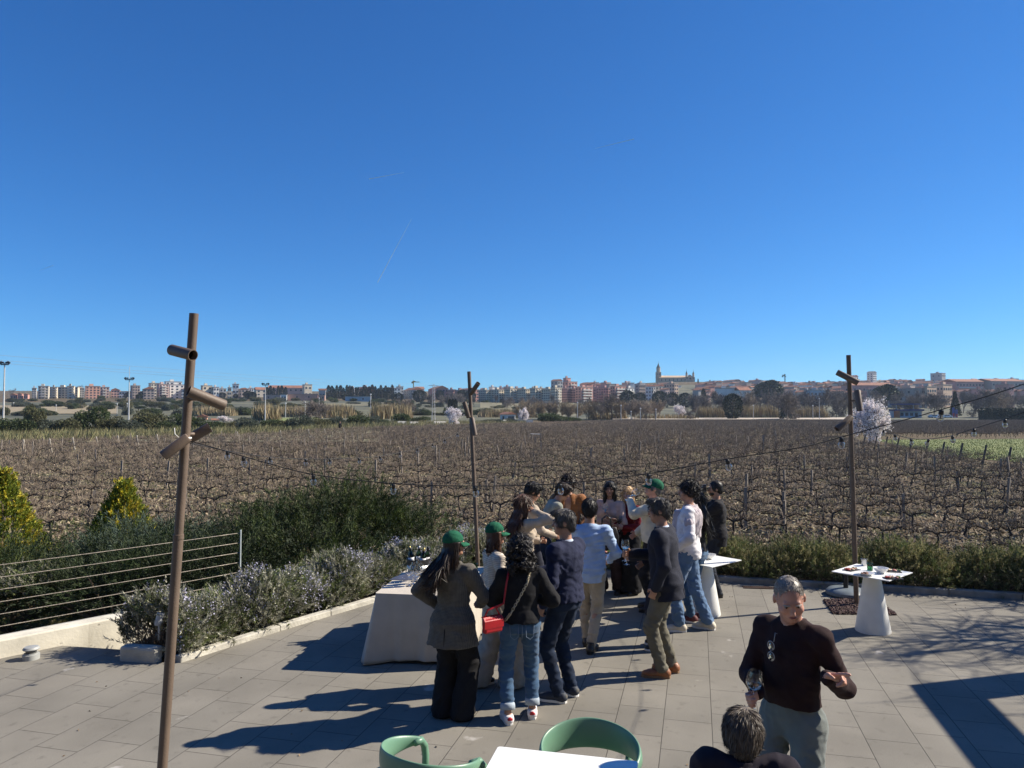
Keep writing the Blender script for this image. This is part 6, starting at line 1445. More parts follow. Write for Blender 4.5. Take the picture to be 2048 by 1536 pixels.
for i in range(170):
    px=random.uniform(-20,1050); yb=random.choice([random.uniform(800,826),random.choice([803,809,815,832])+random.uniform(-1,1)]); g=ground_at(px,yb); k=random.randrange(6)
    place_tree('bush',BUSH[k],g,(random.uniform(2,6),random.uniform(2,4),random.uniform(1.3,3.4)),f'low {kinds[k%3]} bush scattered on the far scrub slope below the town','bush','scattered bushes on the far slope')
for m_ in (bush_g,bush_o,bush_gr,blos): translucent(m_)
# bare trees
pale_tw=mat('pale_twigs',(.27,.215,.165),.95,island=.35); grey_tw=mat('grey_twigs',(.155,.13,.115),.95,island=.3); tan_tw=mat('tan_twigs',(.25,.19,.12),.95,island=.35)
def far_bare(seed, mt, sp=.5, up=.5):
    P0,P1,R0,R1=bare_tree_geo(seed,1.0,sp,4,.020,up,(2,4)); zmax=max(P1[:,2].max(),.1); w=np.abs(P1[:,:2]).max(); P0=P0/zmax;P1=P1/zmax; R0=np.maximum(R0/zmax,.0035);R1=np.maximum(R1/zmax,.003)
    big=R0>.006; v,f=stick_geo(P0[big],P1[big],R0[big],R1[big]); a=np_mesh('trunk',v,[f],mats=[tk_m]); v,f=stick_geo(P0[~big],P1[~big],R0[~big],R1[~big]); b=np_mesh('crown',v,[f],mats=[mt]); return a,b
BARE=[far_bare(200+k,[grey_tw,tan_tw,grey_tw,pale_tw][k%4],.5 if k<4 else .32,.5 if k<4 else 1.0) for k in range(7)]
def bare_at(g, h, k, label, group, wid=1.0):
    a,b=BARE[k]; e=empty('bare_tree',g,random.random()*6.28,label,'tree',group); e.scale=(h*wid,h*wid,h); link('trunk',a,None,e); link('crown',b,None,e); return e
for i in range(30):
    px=1045+i*9.6+random.uniform(-4,4); g=at_D(px,random.uniform(252,285)); bare_at(g,random.uniform(6.2,8.2),random.choice([1,3,1,5]),'bare plane tree with tan twigs in the row behind the vineyard','row of bare plane trees behind the vineyard')
for i in range(66):
    px=random.uniform(1385,2075); D=random.uniform(290,430); g=at_D(px,D); bare_at(g,random.uniform(8,13.5),random.choice([0,2,4,0,3,6]),'grey leafless tree in the woodland strip below the town','grey leafless trees of the woodland strip')
for (px,D,h) in [(1225,268,11),(1385,262,6),(1575,258,11.5),(1590,262,9),(1640,300,14),(815,250,7.5),(620,140,5.5),(640,150,5),(160,700,11),(28,690,8)]:
    bare_at(at_D(px,D),h,random.choice([0,2]),'single leafless tree standing out above the reeds and bushes','lone leafless trees in the fields',1.15)
for i in range(34):
    px=random.choice([random.uniform(845,960),random.uniform(1180,1400),random.uniform(960,1180)]); g=at_D(px,random.uniform(430,560)); bare_at(g,random.uniform(6,9.5),random.choice([0,2,6]),'grey leafless tree below the apartment blocks','grey leafless trees below the apartment blocks')
# conifers
def conifer(seed,n,shape,m,leaf=.09):
    rng=np.random.default_rng(seed); z=rng.random(n)**.9; r=np.interp(z,[q[0] for q in shape],[q[1] for q in shape])*(.55+.5*rng.random(n)); a=rng.random(n)*6.28; P=np.stack([r*np.cos(a),r*np.sin(a),z],1); D=np.stack([np.cos(a),np.sin(a),np.full(n,.8)],1)+rng.normal(0,.5,(n,3)); v,f=leaf_geo(P,D,leaf,leaf*.5,rng,'quad'); return np_mesh('crown',v,[f],mats=[m])
CYPR=conifer(1,1600,[(0,.08),(.1,.13),(.5,.13),(.85,.08),(1,.01)],con_m,.06); ROUND=conifer(2,3000,[(0,.10),(.12,.22),(.4,.34),(.7,.36),(.9,.24),(1,.04)],con_m,.07); SPR=conifer(3,2200,[(0,.25),(.1,.28),(.5,.17),(1,.01)],con_m,.07)
UMB=leafy(77,3600,.09,[((0,0,.72),(.42,.42,.22)),((.2,.1,.6),(.28,.28,.18)),((-.2,0,.55),(.28,.3,.2)),((.05,-.1,.85),(.22,.25,.14))],pine_m)
def con_at(me,px,yt,D,wid,label,cat='conifer',group=None,yb=None):
    g=at_D(px,D); h=A(px,yt,D).z-g.z; return place_tree('conifer',me,g,(h*wid,h*wid,h),label,cat,group)
for i,px in enumerate([657,663,668,674,680,686,693,699,705,711,716,722,728,733,739,744,750,756,761,766,771,776,780,784,534,541,548,556,563,571]):
    con_at(CYPR,px+random.uniform(-1,1),random.uniform(770,777),random.uniform(610,640),random.uniform(.9,1.25),'dark narrow cypress in the row on the far hill','conifer','cypress row on the far hill')
for px in (900,905.5,911): con_at(CYPR,px,799,330,1.0,'one of three small dark cypresses behind the blossoming tree','conifer','three small cypresses')
con_at(ROUND,1465,789,268,1.0,'large rounded dark conifer standing at the far edge of the vineyard'); con_at(SPR,1574,793,266,1.15,'dark shaggy conifer between the two reed beds'); con_at(SPR,1910,785,330,.75,'tall dark spruce behind the blue roadside signs'); con_at(CYPR,1407,778,470,1.0,'single small dark cypress on the slope below the church'); con_at(CYPR,1396.5,757.5,860,1.0,'tiny cypress on the skyline beside the church')
con_at(UMB,1538,762,520,1.15,'broad umbrella pine standing among the houses of the hill'); con_at(UMB,1772,770,430,1.0,'dark palm like tree above the tan apartment blocks')
for px in (1370,1345,1320,1280,1255): con_at(ROUND,px,random.uniform(782,787),random.uniform(480,520),1.3,'dark evergreen tree at the foot of the apartment blocks','conifer','evergreens at the foot of the apartment blocks')
for i in range(26):
    px=random.choice([random.uniform(250,530),random.uniform(600,960)]); con_at(ROUND,px,random.uniform(780,790),random.uniform(560,640),random.uniform(1.2,1.8),'rounded dark tree in front of the far houses','tree','rounded dark trees in front of the far houses')
# blossoming almond trees
def blossom(seed, n):
    P=bare_tree_geo(seed,1.0,.55,4,.03,.45,(2,4)); zmax=P[1][:,2].max(); P0,P1=P[0]/zmax,P[1]/zmax; rng=np.random.default_rng(seed); tips=P1[P[2]<.0045*1.6]; pk=tips[rng.integers(0,len(tips),n)]+rng.normal(0,.025,(n,3)); v,f=leaf_geo(pk,rng.normal(size=(n,3)),(.030),.026,rng,'quad')
    b=np_mesh('blossom',v,[f],mats=[blos]); R0=np.maximum(P[2]/zmax,.0022); v,f=stick_geo(P0,P1,R0,np.maximum(P[3]/zmax,.0018)); return np_mesh('trunk',v,[f],mats=[mat('dark_bark',(.045,.035,.03),.95,var=.3,scale=8)]),b
BL=[blossom(411,14000),blossom(412,9000)]
def blossom_at(px,yb,yt,wpx,k,label):
    g=ground_at(px,yb); h=A(px,yt,g.y).z-g.z; me=BL[k]; w0=max(abs(c) for v in me[1].vertices for c in v.co[:2]); w=wpx/FPX*g.y/2/w0; e=empty('almond_tree',g,random.random()*6,label,'tree'); e.scale=(w,w,h*.97); link('trunk',me[0],None,e); link('blossom',me[1],None,e)
blossom_at(1742,886,791,104,0,'large white almond tree in full blossom beside the green field'); blossom_at(905,855,812,56,1,'pink blossoming almond tree beyond the left of the middle pole'); blossom_at(1046,846,813,32,0,'pale blossoming tree beside the white shed'); blossom_at(447,846,831,40,1,'low pink blossoming tree near the orange roofed hut'); blossom_at(1358,838,808,34,1,'greyish blossoming tree in front of the bare trees')
# clipped hedge on the right
g0,g1=ground_at(1968,841),ground_at(2160,842); zt=A(1968,817,g0.y).z-g0.z; rng=np.random.default_rng(8); n=9000
P=np.stack([rng.random(n)*(g1.x-g0.x),rng.uniform(0,4,n),rng.random(n)**.7*zt],1); D=rng.normal(size=(n,3)); D[:,1]-=.6; v,f=leaf_geo(P,D,.5,.32,rng,'quad'); e=empty('clipped_hedge',g0,0,'long dark green clipped hedge at the far right of the vineyard','hedge'); link('foliage',np_mesh('foliage',v,[f],mats=[con_m]),None,e)
MB().box(((g1.x-g0.x)/2,2,zt*.45),(g1.x-g0.x-.6,3,zt*.85)).build('stems',con_m,e)
# ---- the town on the hill: every building its own thing
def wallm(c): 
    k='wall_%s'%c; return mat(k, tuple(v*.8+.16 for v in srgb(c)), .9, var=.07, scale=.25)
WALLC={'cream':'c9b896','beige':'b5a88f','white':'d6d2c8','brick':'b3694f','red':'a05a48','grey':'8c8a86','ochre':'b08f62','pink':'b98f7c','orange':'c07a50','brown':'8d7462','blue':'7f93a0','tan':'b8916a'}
tile_m=mat('roof_tiles',(.26,.115,.07),.9,var=.25,scale=.6); flat_m=mat('flat_roof',(.33,.29,.25),.9,var=.2,scale=.3); grey_roof=mat('grey_roof',(.22,.22,.22),.8,var=.2,scale=.3)
win_m=mat('far_window',(.035,.04,.05),.25,var=.2,scale=.5); balc_m=mat('balcony_white',(.55,.52,.47),.8,var=.1,scale=.5)
WIN={}
def winmesh(w,h):
    k=(round(w,1),round(h,1))
    if k not in WIN: WIN[k]=MB().box((0,0,0),(k[0],.16,k[1])).mesh('window'); WIN[k].materials.append(win_m)
    return WIN[k]
def building(x0,x1,yt,yb,D,wall='cream',roof='flat',th=35,fr=.5,st=0,cols=(3,3),balc=0,label='',group=None,name='apartment_building',cat='building',roofm=None):
    """x0..x1, yt..yb: its extent seen from the terrace; th: turn, fr: share of the width taken by the sunlit side"""
    cx=(x0+x1)/2; Wm=(x1-x0)/FPX*D; t=radians(th); w=max(1.5,Wm*fr/max(cos(t),.2)); d=max(1.5,Wm*(1-fr)/max(sin(t),.25)) if th>3 else 11
    top=A(cx,yt,D).z; g=hz1((cx-CXP)/FPX*D,D); bot=min(A(cx,yb,D).z,g)-.5; H=top-bot
    # near corner position so that the outline spans x0..x1
    xl=(x0-CXP)/FPX*D; corner=Vector((xl+d*sin(t)*1.0,D,bot)) if th>3 else Vector((xl,D,bot))
    e=empty(name,corner,t,label,cat,group)
    rh=0 if roof=='flat' else min(H*.3,w*.25,2.6); hb=H-rh
    MB().box((w/2,d/2,hb/2),(w,d,hb)).build('wall',wallm(WALLC[wall]),e)
    if roof=='flat':
        r=MB().box((w/2,d/2,hb+.02),(w+.5,d+.5,.35)).build('roof',flat_m,e)
        if H>9: MB().box((w*.4,d*.5,hb+1.0),(min(3,w*.3),min(3,d*.3),1.7)).build('stair_head',wallm(WALLC[wall]),r)
    else:
        if w>=d: V=[(-.4,-.4,hb),(w+.4,-.4,hb),(w+.4,d+.4,hb),(-.4,d+.4,hb),(-.4,d/2,hb+rh),(w+.4,d/2,hb+rh)]; F=[(0,1,5,4),(2,3,4,5),(1,2,5),(3,0,4),(0,3,2,1)]
        else: V=[(-.4,-.4,hb),(w+.4,-.4,hb),(w+.4,d+.4,hb),(-.4,d+.4,hb),(w/2,-.4,hb+rh),(w/2,d+.4,hb+rh)]; F=[(0,3,5,4),(1,4,5,2),(0,4,1),(2,5,3),(0,1,2,3)]
        r=MB().add(V,F).build('roof',roofm or tile_m,e)
    if st:
        sh=hb*.96/st
        for fc,(n_,L_) in enumerate(((cols[0],w),(cols[1],d))):
            if n_<=0 or L_<2: continue
            ww=min(1.5,L_/n_*.5); me=winmesh(ww,min(1.5,sh*.48))
            for i in range(n_):
                for j in range(st):
                    z=bot*0+sh*(j+.55)
                    o=link('window',me,None,e); u=L_*(i+.5)/n_
                    if fc==0: o.location=(u,-.05,z)
                    else: o.location=(-.05,u,z); o.rotation_euler=(0,0,pi/2)
        if balc:
            for j in range(1,st):
                MB().box((w*.5,-.6,sh*j+.45),(w*balc,1.1,.95)).build('balcony',balc_m,e)
    elif H>3.5:
        me=winmesh(1.0,1.2)
        for i in range(2):
            o=link('window',me,None,e); o.location=(w*(.3+.4*i),-.05,hb*.6)
        if d>4: o=link('window',me,None,e); o.location=(-.05,d*.5,hb*.6); o.rotation_euler=(0,0,pi/2)
    return e
B=building
# left cluster
for i,(a,b) in enumerate(((14,30),(31,42),(43,54))): B(a,b,787-(i==1),797,570,'brick','gable',20,.6,1,(2,1),label='small brick house at the far left of the skyline',group='small brick houses at the far left',name='brick_house',cat='house')
B(52,70,776,795,600,'grey','flat',30,.35,5,(2,3),label='grey shaded apartment block at the left end of the skyline row')
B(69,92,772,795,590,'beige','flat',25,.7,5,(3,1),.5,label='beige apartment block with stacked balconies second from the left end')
B(90,148,774,795,610,'cream','flat',14,.88,5,(9,1),.0,label='long cream apartment block with five rows of small windows')
B(100,112,774.5,795,604,'cream','flat',14,.9,5,(1,0),.9,label='balcony bay block in front of the long cream apartment block')
B(132,146,772,795,600,'cream','flat',14,.9,5,(1,0),.9,label='end block with balconies at the right of the long cream apartment block')
B(146,166,776,795,620,'grey','flat',30,.35,5,(2,4),label='dark grey apartment block between cream and orange blocks')
B(164,192,772,795,600,'orange','flat',35,.75,5,(4,1),label='orange and cream apartment block in the left skyline row')
B(190,214,774,794,640,'pink','flat',30,.6,4,(3,2),.4,label='pale pink apartment block to the right of the orange one'); B(212,236,776,794,650,'pink','gable',25,.6,3,(3,2),label='pinkish tiled block at the right end of the left row'); B(232,252,783,794,640,'white','flat',20,.7,2,(3,1),label='low white building before the brown blocks')
B(248,276,771,797,600,'brown','flat',35,.4,5,(3,3),label='dark brown apartment block left of the tall white stepped one'); B(272,304,773,797,590,'brown','gable',30,.55,4,(3,3),label='brown tiled apartment block with shaded front')
B(285,315,766,790,650,'cream','flat',35,.45,5,(3,3),label='cream block rising behind the brown tiled one'); B(304,332,768,797,600,'pink','flat',38,.5,6,(3,3),.5,label='pink and white block with balconies beside the tall white one')
B(322,356,763,795,620,'white','flat',35,.72,7,(4,2),.0,label='tall white stepped apartment block by the near pole'); B(334,362,769,795,612,'white','flat',35,.8,5,(3,1),label='lower white step of the tall white block')
B(352,380,774,797,610,'white','gable',25,.6,3,(3,2),label='white tiled house beside the near pole',name='house',cat='house')
# centre left
for (a,b,yt,w,rf) in [(396,420,771,'cream','flat'),(418,436,774,'white','flat'),(434,450,777,'grey','flat'),(448,476,768,'white','flat'),(450,462,775,'cream','flat'),(470,494,775,'brown','gable'),(490,506,776,'white','flat'),(503,530,774,'beige','gable')]:
    B(a,b,yt,797,random.uniform(600,680),w,rf,random.uniform(20,38),random.uniform(.4,.7),3,(2,2),label=f'{w} building in the group right of the near pole',group='pale buildings right of the near pole')
B(530,618,770,790,700,'pink','gable',8,.9,2,(8,1),label='long red roofed building above the cypress row'); B(600,622,769,790,690,'cream','flat',30,.6,2,(2,1),label='cream end block of the long red roofed building')
B(573,634,788,798,545,'orange','flat',10,.93,0,label='long low orange brick building below the cypresses'); B(559,573,789,797,540,'white','flat',12,.8,0,label='small white cubic building left of the long orange one',name='shed',cat='building')
B(520,560,790,798,560,'brown','flat',12,.8,0,label='long low dark building left of the small white cube'); B(637,651,777,798,550,'grey','gable',6,.95,0,label='grey gabled barn among the cypresses',name='barn',cat='barn'); B(634,650,790,798,540,'orange','flat',10,.8,0,label='low orange annex at the foot of the grey barn')
B(690,716,776,795,680,'white','flat',30,.5,3,(2,2),label='white block right of the cypress row'); B(714,742,774,790,690,'brick','flat',30,.6,3,(3,2),label='orange brick block standing above the fields'); B(738,756,779,793,690,'pink','gable',25,.5,2,(2,1),label='pink house right of the orange brick block',name='house',cat='house'); B(748,768,779,793,700,'white','gable',25,.5,2,(2,1),label='white house right of the pink one',name='house',cat='house')
B(690,742,793,799,540,'blue','flat',4,.97,0,label='long low blue grey shed in front of the houses',name='shed'); B(766,800,776,798,640,'blue','flat',30,.35,4,(2,3),label='blue grey shaded apartment block left of the crane'); B(790,806,773,797,650,'grey','flat',30,.5,4,(2,2),label='grey block under the crane'); B(798,846,774,800,640,'grey','gable',25,.45,4,(3,5),label='long grey shaded block with a pale gable under the crane')
B(826,848,773,790,690,'white','gable',25,.7,2,(2,1),label='white gabled house behind the long grey block',name='house',cat='house')
B(848,896,771,797,650,'red','gable',18,.5,3,(4,4),label='long dark red tiled building left of the middle pole'); B(892,912,779,800,640,'brick','flat',30,.3,4,(2,3),label='red brick block next to the long red building'); B(908,932,780,800,630,'red','flat',30,.55,4,(3,2),label='red brick block just left of the middle pole'); B(928,958,779,801,620,'brick','flat',35,.55,4,(3,3),label='red brick block behind the middle pole'); B(912,946,776,790,700,'pink','gable',25,.5,2,(3,2),label='tiled house above the brick blocks by the middle pole',name='house',cat='house')
# the saw-tooth row of cream apartment blocks
for i,(a,b,yt) in enumerate([(956,984,780),(978,1012,779),(1008,1040,777),(1034,1064,778),(1060,1088,776),(1084,1112,778),(1102,1124,775)]):
    B(a,b,yt,804,600-i*6,'cream','flat',38,.42 if i not in(2,4,6) else .62,6,(3,4),.45 if i in(2,4,6) else 0,label='cream apartment block of the saw-tooth row right of the middle pole',group='saw-tooth row of cream apartment blocks')
for i in range(16):
    a=960+i*16+random.uniform(-3,3); B(a,a+random.uniform(14,24),random.uniform(773,777.5),795,random.uniform(700,760),random.choice(['white','pink','brick','cream']),random.choice(['flat','gable']),random.uniform(20,38),.5,0,label='upper storeys of a house showing over the cream blocks',group='house tops behind the saw-tooth row',name='house',cat='house')
B(1103,1126,758,790,640,'grey','gable',35,.45,6,(2,2),label='tall grey tower block with a slanted roof beside the stepped brick one'); B(1124,1156,763,790,650,'brick','flat',35,.6,6,(3,2),.6,label='stepped brick tower block with terraces'); B(1127,1142,756,770,655,'brick','flat',35,.6,2,(2,1),label='top storey block of the stepped brick tower')
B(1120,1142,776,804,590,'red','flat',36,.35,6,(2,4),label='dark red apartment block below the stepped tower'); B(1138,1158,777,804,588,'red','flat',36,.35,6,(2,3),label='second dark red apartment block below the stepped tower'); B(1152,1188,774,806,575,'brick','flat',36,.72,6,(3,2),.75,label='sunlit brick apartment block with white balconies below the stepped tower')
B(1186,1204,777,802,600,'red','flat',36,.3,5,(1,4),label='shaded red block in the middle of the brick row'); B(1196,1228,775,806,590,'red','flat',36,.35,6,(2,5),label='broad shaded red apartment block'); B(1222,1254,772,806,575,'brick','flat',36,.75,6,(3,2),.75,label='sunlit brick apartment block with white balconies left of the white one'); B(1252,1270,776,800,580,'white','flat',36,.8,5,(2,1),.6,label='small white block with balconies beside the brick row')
B(1272,1296,769,792,640,'brown','flat',30,.75,5,(4,1),label='brown ribbed block with a white top'); B(1276,1292,766,771,642,'white','flat',30,.7,1,(2,1),label='white top storey over the brown ribbed block'); B(1294,1312,770,792,630,'white','gable',30,.5,4,(2,2),.5,label='white gabled block left of the church hill'); B(1308,1332,768,792,640,'beige','gable',30,.6,4,(2,2),label='beige gabled block under the church nave'); B(1322,1340,776,794,600,'pink','gable',30,.5,2,(2,1),label='pinkish house below the beige gabled block',name='house',cat='house'); B(1333,1358,767,790,620,'tan','flat',35,.35,5,(2,4),label='tan and grey apartment block in front of the church')
for i in range(26):
    a=1158+random.random()*190; D=random.uniform(720,820); B(a,a+random.uniform(12,26),random.uniform(764,772)+ (3 if a>1250 else 0)*0,800,D,random.choice(['white','pink','brick','cream','brown']),random.choice(['flat','gable','gable']),random.uniform(15,38),.5,0,label='house crowded on the slope left of the church',group='houses crowded left of the church',name='house',cat='house')
# houses of the old town on the right, row behind row
for row,(D,n,ylo) in enumerate([(560,34,779),(660,38,771),(770,38,765),(880,34,760.5),(960,26,758)]):
    for i in range(n):
        a=1385+(i+random.random()*.8)*(680/n); wpx=random.uniform(12,30)*(1 if row<3 else .9)
        sky=np.interp(a,[1385,1420,1470,1560,1600,1700,1800,1900,2060],[766,762,757,763,764,760,757,756,753])
        yt=max(ylo+random.uniform(-2,2.5), sky+random.uniform(-.5,2))
        wl=random.choice(['ochre','brown','pink','grey','brown','red','beige','white','brick'] if a<1680 else ['brown','red','grey','brown','beige','red'])
        B(a,a+wpx,yt,810,D+random.uniform(-25,25),wl,random.choice(['gable','gable','flat']),random.uniform(8,36),random.uniform(.35,.7),0,label=f'{wl} old town house on the hill to the right of the church',group=f'{wl} old town houses on the right hill',name='house',cat='house')
B(1432,1476,777,788,545,'white','flat',6,.95,1,(10,0),label='long low white building with a dark window band below the old town'); B(1474,1506,774,787,540,'white','gable',12,.8,1,(3,1),label='white gabled hall beside the long low white building'); B(1612,1662,780,795,530,'blue','flat',6,.95,2,(6,0),label='blue grey flat roofed building above the bare trees')
B(1700,1720,750,775,900,'white','gable',30,.5,4,(2,2),label='pale building behind the right spotlight pole'); B(1740,1757,742,768,900,'white','gable',30,.6,7,(3,2),label='tall white tower block with a dark roof on the right skyline',roofm=grey_roof); B(1873,1896,746,762,930,'grey','flat',30,.5,3,(3,2),label='grey block rising over the right skyline')
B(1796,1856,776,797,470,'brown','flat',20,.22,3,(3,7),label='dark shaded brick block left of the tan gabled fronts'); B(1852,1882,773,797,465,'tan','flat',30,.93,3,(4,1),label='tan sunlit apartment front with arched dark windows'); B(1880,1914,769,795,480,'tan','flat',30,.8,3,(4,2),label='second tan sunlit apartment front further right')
B(1905,1980,757,775,640,'red','gable',10,.85,3,(9,1),.8,label='long red brick terrace with white balconies at the right'); B(1975,2065,756,775,640,'brown','gable',10,.85,3,(9,1),label='long brown terrace running out of the right edge'); B(1700,1800,764,782,600,'red','gable',8,.9,2,(9,1),label='long red terraced houses behind the right pole'); B(2008,2032,768,790,470,'red','flat',20,.6,3,(2,2),label='dark red block at the right under the cable')
# church
cD=930
e=empty('church',A(1345,766,cD),0,'stone church with one tall bell tower and two small spires crowning the hill','church')
st_m=mat('church_stone',srgb('b9a486'),.9,var=.12,scale=.2); sp_m=mat('church_slate',(.06,.055,.055),.8,var=.2,scale=.3); k=cD/FPX; O=A(1345,766,cD)
def cpx(x0,x1,y0,y1): return ((x0-1345)*k,(x1-1345)*k,(766-y1)*k,(766-y0)*k)
a,b,z0,z1=cpx(1318,1376,755,772); 
MB().box(((a+b)/2,4,z1/2-3),(b-a,12,z1+6)).build('nave_wall',st_m,e)
MB().add([(a-.4,-2.5,z1),(b+.4,-2.5,z1),(b+.4,10.5,z1),(a-.4,10.5,z1),(a-.4,4,z1+2.6),(b+.4,4,z1+2.6)],[(0,1,5,4),(2,3,4,5),(1,2,5),(3,0,4),(0,3,2,1)]).build('nave_roof',mat('church_tiles',srgb('c2a98a'),.9,var=.1,scale=.3),e)
for i in range(7): link('window',winmesh(.9,2.6),None,e).location=(a+(b-a)*(i+.6)/7.4,-2.05,z1*.55)
def tower(xc,wpx,ytop,yroof,ytip,y_,nm):
    x=(xc-1345)*k; w=wpx*k; zr=(766-yroof)*k; zt=(766-ytop)*k; zp=(766-ytip)*k
    t=MB().box((x,y_,zr/2-4),(w,w,zr+8)).build(nm,st_m,e); MB().lathe([(w*.42,zr),(w*.42,zt),(w*.50,zt),(w*.50,zt+.4)],8,(x,y_,0)).build('belfry',st_m,t)
    MB().lathe([(w*.42,zt+.4),(w*.13,zt+(zp-zt)*.55),(.05,zp)],8,(x,y_,0)).build('spire',sp_m,t)
    for s in(-1,1): link('window',winmesh(.8,2.2),None,t).location=(x+s*w*.2,y_-w*.5-.02,zr*.8)
    MB().box((x,y_,zp+.9),(.12,.12,1.9)).box((x,y_,zp+1.2),(.9,.12,.12)).build('cross',sp_m,t)
tower(1317.5,9.5,736,744,724,2,'bell_tower'); tower(1372.5,5,748,754,740,-2,'front_tower'); tower(1386,5,748,754,740.5,-2,'front_tower')
a,b,z0,z1=cpx(1374,1385,752,772); x=(a+b)/2
MB().add([(a,-3,-8),(b,-3,-8),(b,-3,z1-1.5),(x,-3,z1+1.6),(a,-3,z1-1.5),(a,6,-8),(b,6,-8),(b,6,z1-1.5),(x,6,z1+1.6),(a,6,z1-1.5)],[(0,1,2,3,4),(5,9,8,7,6),(1,6,7,2),(2,7,8,3),(3,8,9,4),(4,9,5,0),(0,5,6,1)]).build('front_gable',st_m,e)
MB().lathe([(0,0),(1.3,0),(1.3,.1),(0,.1)],16,(x,-3.12,z1-3.4),Matrix.Rotation(pi/2,3,'X')).build('rose_window',win_m,e)
# sheds and roadside buildings nearer by
B(1000,1031,824,842,215,'white','gable',28,.55,0,label='white shed with a dark red roof by the far edge of the vineyard',name='shed',cat='shed')
B(383,412,829,845,190,'orange','gable',20,.6,0,label='orange roofed hut behind the bushes right of the near pole',name='shed',cat='shed'); B(421,428,837,847,185,'brick','gable',25,.6,0,label='tiny red hut beside the orange roofed one',name='shed',cat='shed')
for (a,b,yt,yb) in [(1006,1030,838,846),(1028,1066,840,846),(868,892,846,851),(820,836,847,852),(795,812,847,851)]:
    g0,g1=ground_at(a,yb),ground_at(b,yb); w=MB().box(((g0.x+g1.x)/2,(g0.y+g1.y)/2,(g0.z+g1.z)/2+.4),((g1-g0).length,.3,1.0),atan2(g1.y-g0.y,g1.x-g0.x)).build('low_wall',wallm('d8d3c6')); tag(w,'stretch of low white wall along the track beyond the vineyard','wall','low white walls along the far track')
g=ground_at(1787,836); w=55/FPX*g.y
e=empty('roadside_station',g,radians(-3),'blue and orange roadside station with a flat canopy beside the blossoming tree','building'); bl=mat('station_blue',(.03,.05,.16),.6,var=.1); og=mat('station_orange',(.55,.16,.05),.7,var=.1)
MB().box((w*.5,2,1.4),(w,4,2.8)).build('wall',wallm('a8b4bd'),e); MB().box((w*.52,1.5,3.2),(w*1.02,6,.7)).build('fascia',bl,e); MB().box((w*.08,-.1,1.5),(w*.12,4.2,3.0)).build('end_wall',og,e)
MB().box((w*.45,1,5.6),(w*.8,7,.5)).build('canopy',bl,e)
for s in(.15,.75): MB().box((w*s,1,4.4),(.25,.25,2.2)).build('canopy_post',wallm('a8b4bd'),e)
for i in range(4): link('window',winmesh(1.2,1.3),None,e).location=(w*(.3+.17*i),-.05,1.5)
for (x,h,c,l) in [(1907,4.2,'blue','tall blue and red roadside sign before the spruce'),(1913,3.4,'blue','shorter blue roadside panel beside the tall sign')]:
    g=ground_at(x,836); e=empty('roadside_sign',g,0,l,'sign'); MB().box((0,0,h/2),(.9,.25,h)).build('panel',mat('sign_blue',(.08,.10,.30),.5,var=.1),e); MB().box((.0,-.15,h*.3),(.7,.06,h*.35)).build('red_panel',mat('sign_red',(.42,.05,.05),.5,var=.1),e)
for (x,w,c) in [(1868,15,'d8d8d8'),(1884,14,'9aa0a6'),(1893,11,'e4e4e2'),(988,8,'cfd2d4'),(1040,9,'d9d9d6')][:3]:
    g=ground_at(x,836.5); L_=4.3; e=empty('parked_car',g,radians(4),'pale car parked on the road beyond the vineyard','car','cars parked beyond the vineyard'); cm=mat('car_paint_'+c,srgb(c),.3,var=.05)
    MB().prism([(-L_/2,.35),(L_/2,.35),(L_/2,.75),(L_*.38,.9),(L_*.22,1.42),(-L_*.28,1.45),(-L_*.42,.95),(-L_/2,.85)],-.85,.85).build('body',cm,e,bevel=.05).rotation_euler=(pi/2,0,0)
    for s in(-1,1): MB().lathe([(0,-.9),(.32,-.9),(.32,.9),(0,.9)],14,(s*L_*.31,0,.32),Matrix.Rotation(pi/2,3,'X')).build('wheel',black_p,e)
    MB().prism([(L_*.20,.95),(L_*.14,1.36),(-L_*.24,1.38),(-L_*.32,.98)],-.87,.87).build('side_window',win_m,e).rotation_euler=(pi/2,0,0)
# floodlight masts, utility poles and their wires
mast_m=mat('mast_grey',(.50,.49,.47),.6,var=.1,scale=2); lamp_m=mat('floodlight_dark',(.05,.05,.055),.5)
def mast(px,yb,yt,label,spread=.6,n=4,spike=0):
    g=ground_at(px,yb); h=A(px,yt,g.y).z-g.z; e=empty('floodlight_mast',g,0,label,'floodlight mast','floodlight masts beyond the vineyard')
    MB().lathe([(.16,-.3),(.08,h),(0,h)],8).build('pole',mast_m,e); MB().box((0,0,h-.25),(spread*2,.18,.18)).build('crossbar',lamp_m,e)
    for s in (-1,1):
        MB().box((s*spread,0,h+.05),(.42,.22,.36),M=Matrix.Rotation(s*.5,3,'Y')).build('floodlight',lamp_m,e)
        MB().box((s*spread*.45,0,h+.05),(.26,.18,.28),M=Matrix.Rotation(-s*.4,3,'Y')).build('floodlight',lamp_m,e)
    if spike: MB().tube([(0,0,h),(0,0,h+spike)],.05,5).build('lightning_rod',mast_m,e)
mast(6,862,726,'floodlight mast at the left edge of the view'); mast(257,850,757,'floodlight mast with a tall rod left of the near pole',.8,4,2.4); mast(530,845,768,'floodlight mast before the long orange building',.7)
g=ground_at(867,848); h=A(867,768,g.y).z-g.z; e=empty('lattice_pole',g,0,'steel lattice power pole left of the middle pole','power pole')
mb=MB(); nseg=12
for s,t in((-1,-1),(1,-1),(1,1),(-1,1)): mb.tube([(s*.4,t*.4,-.3),(s*.16,t*.16,h)],.05,4)
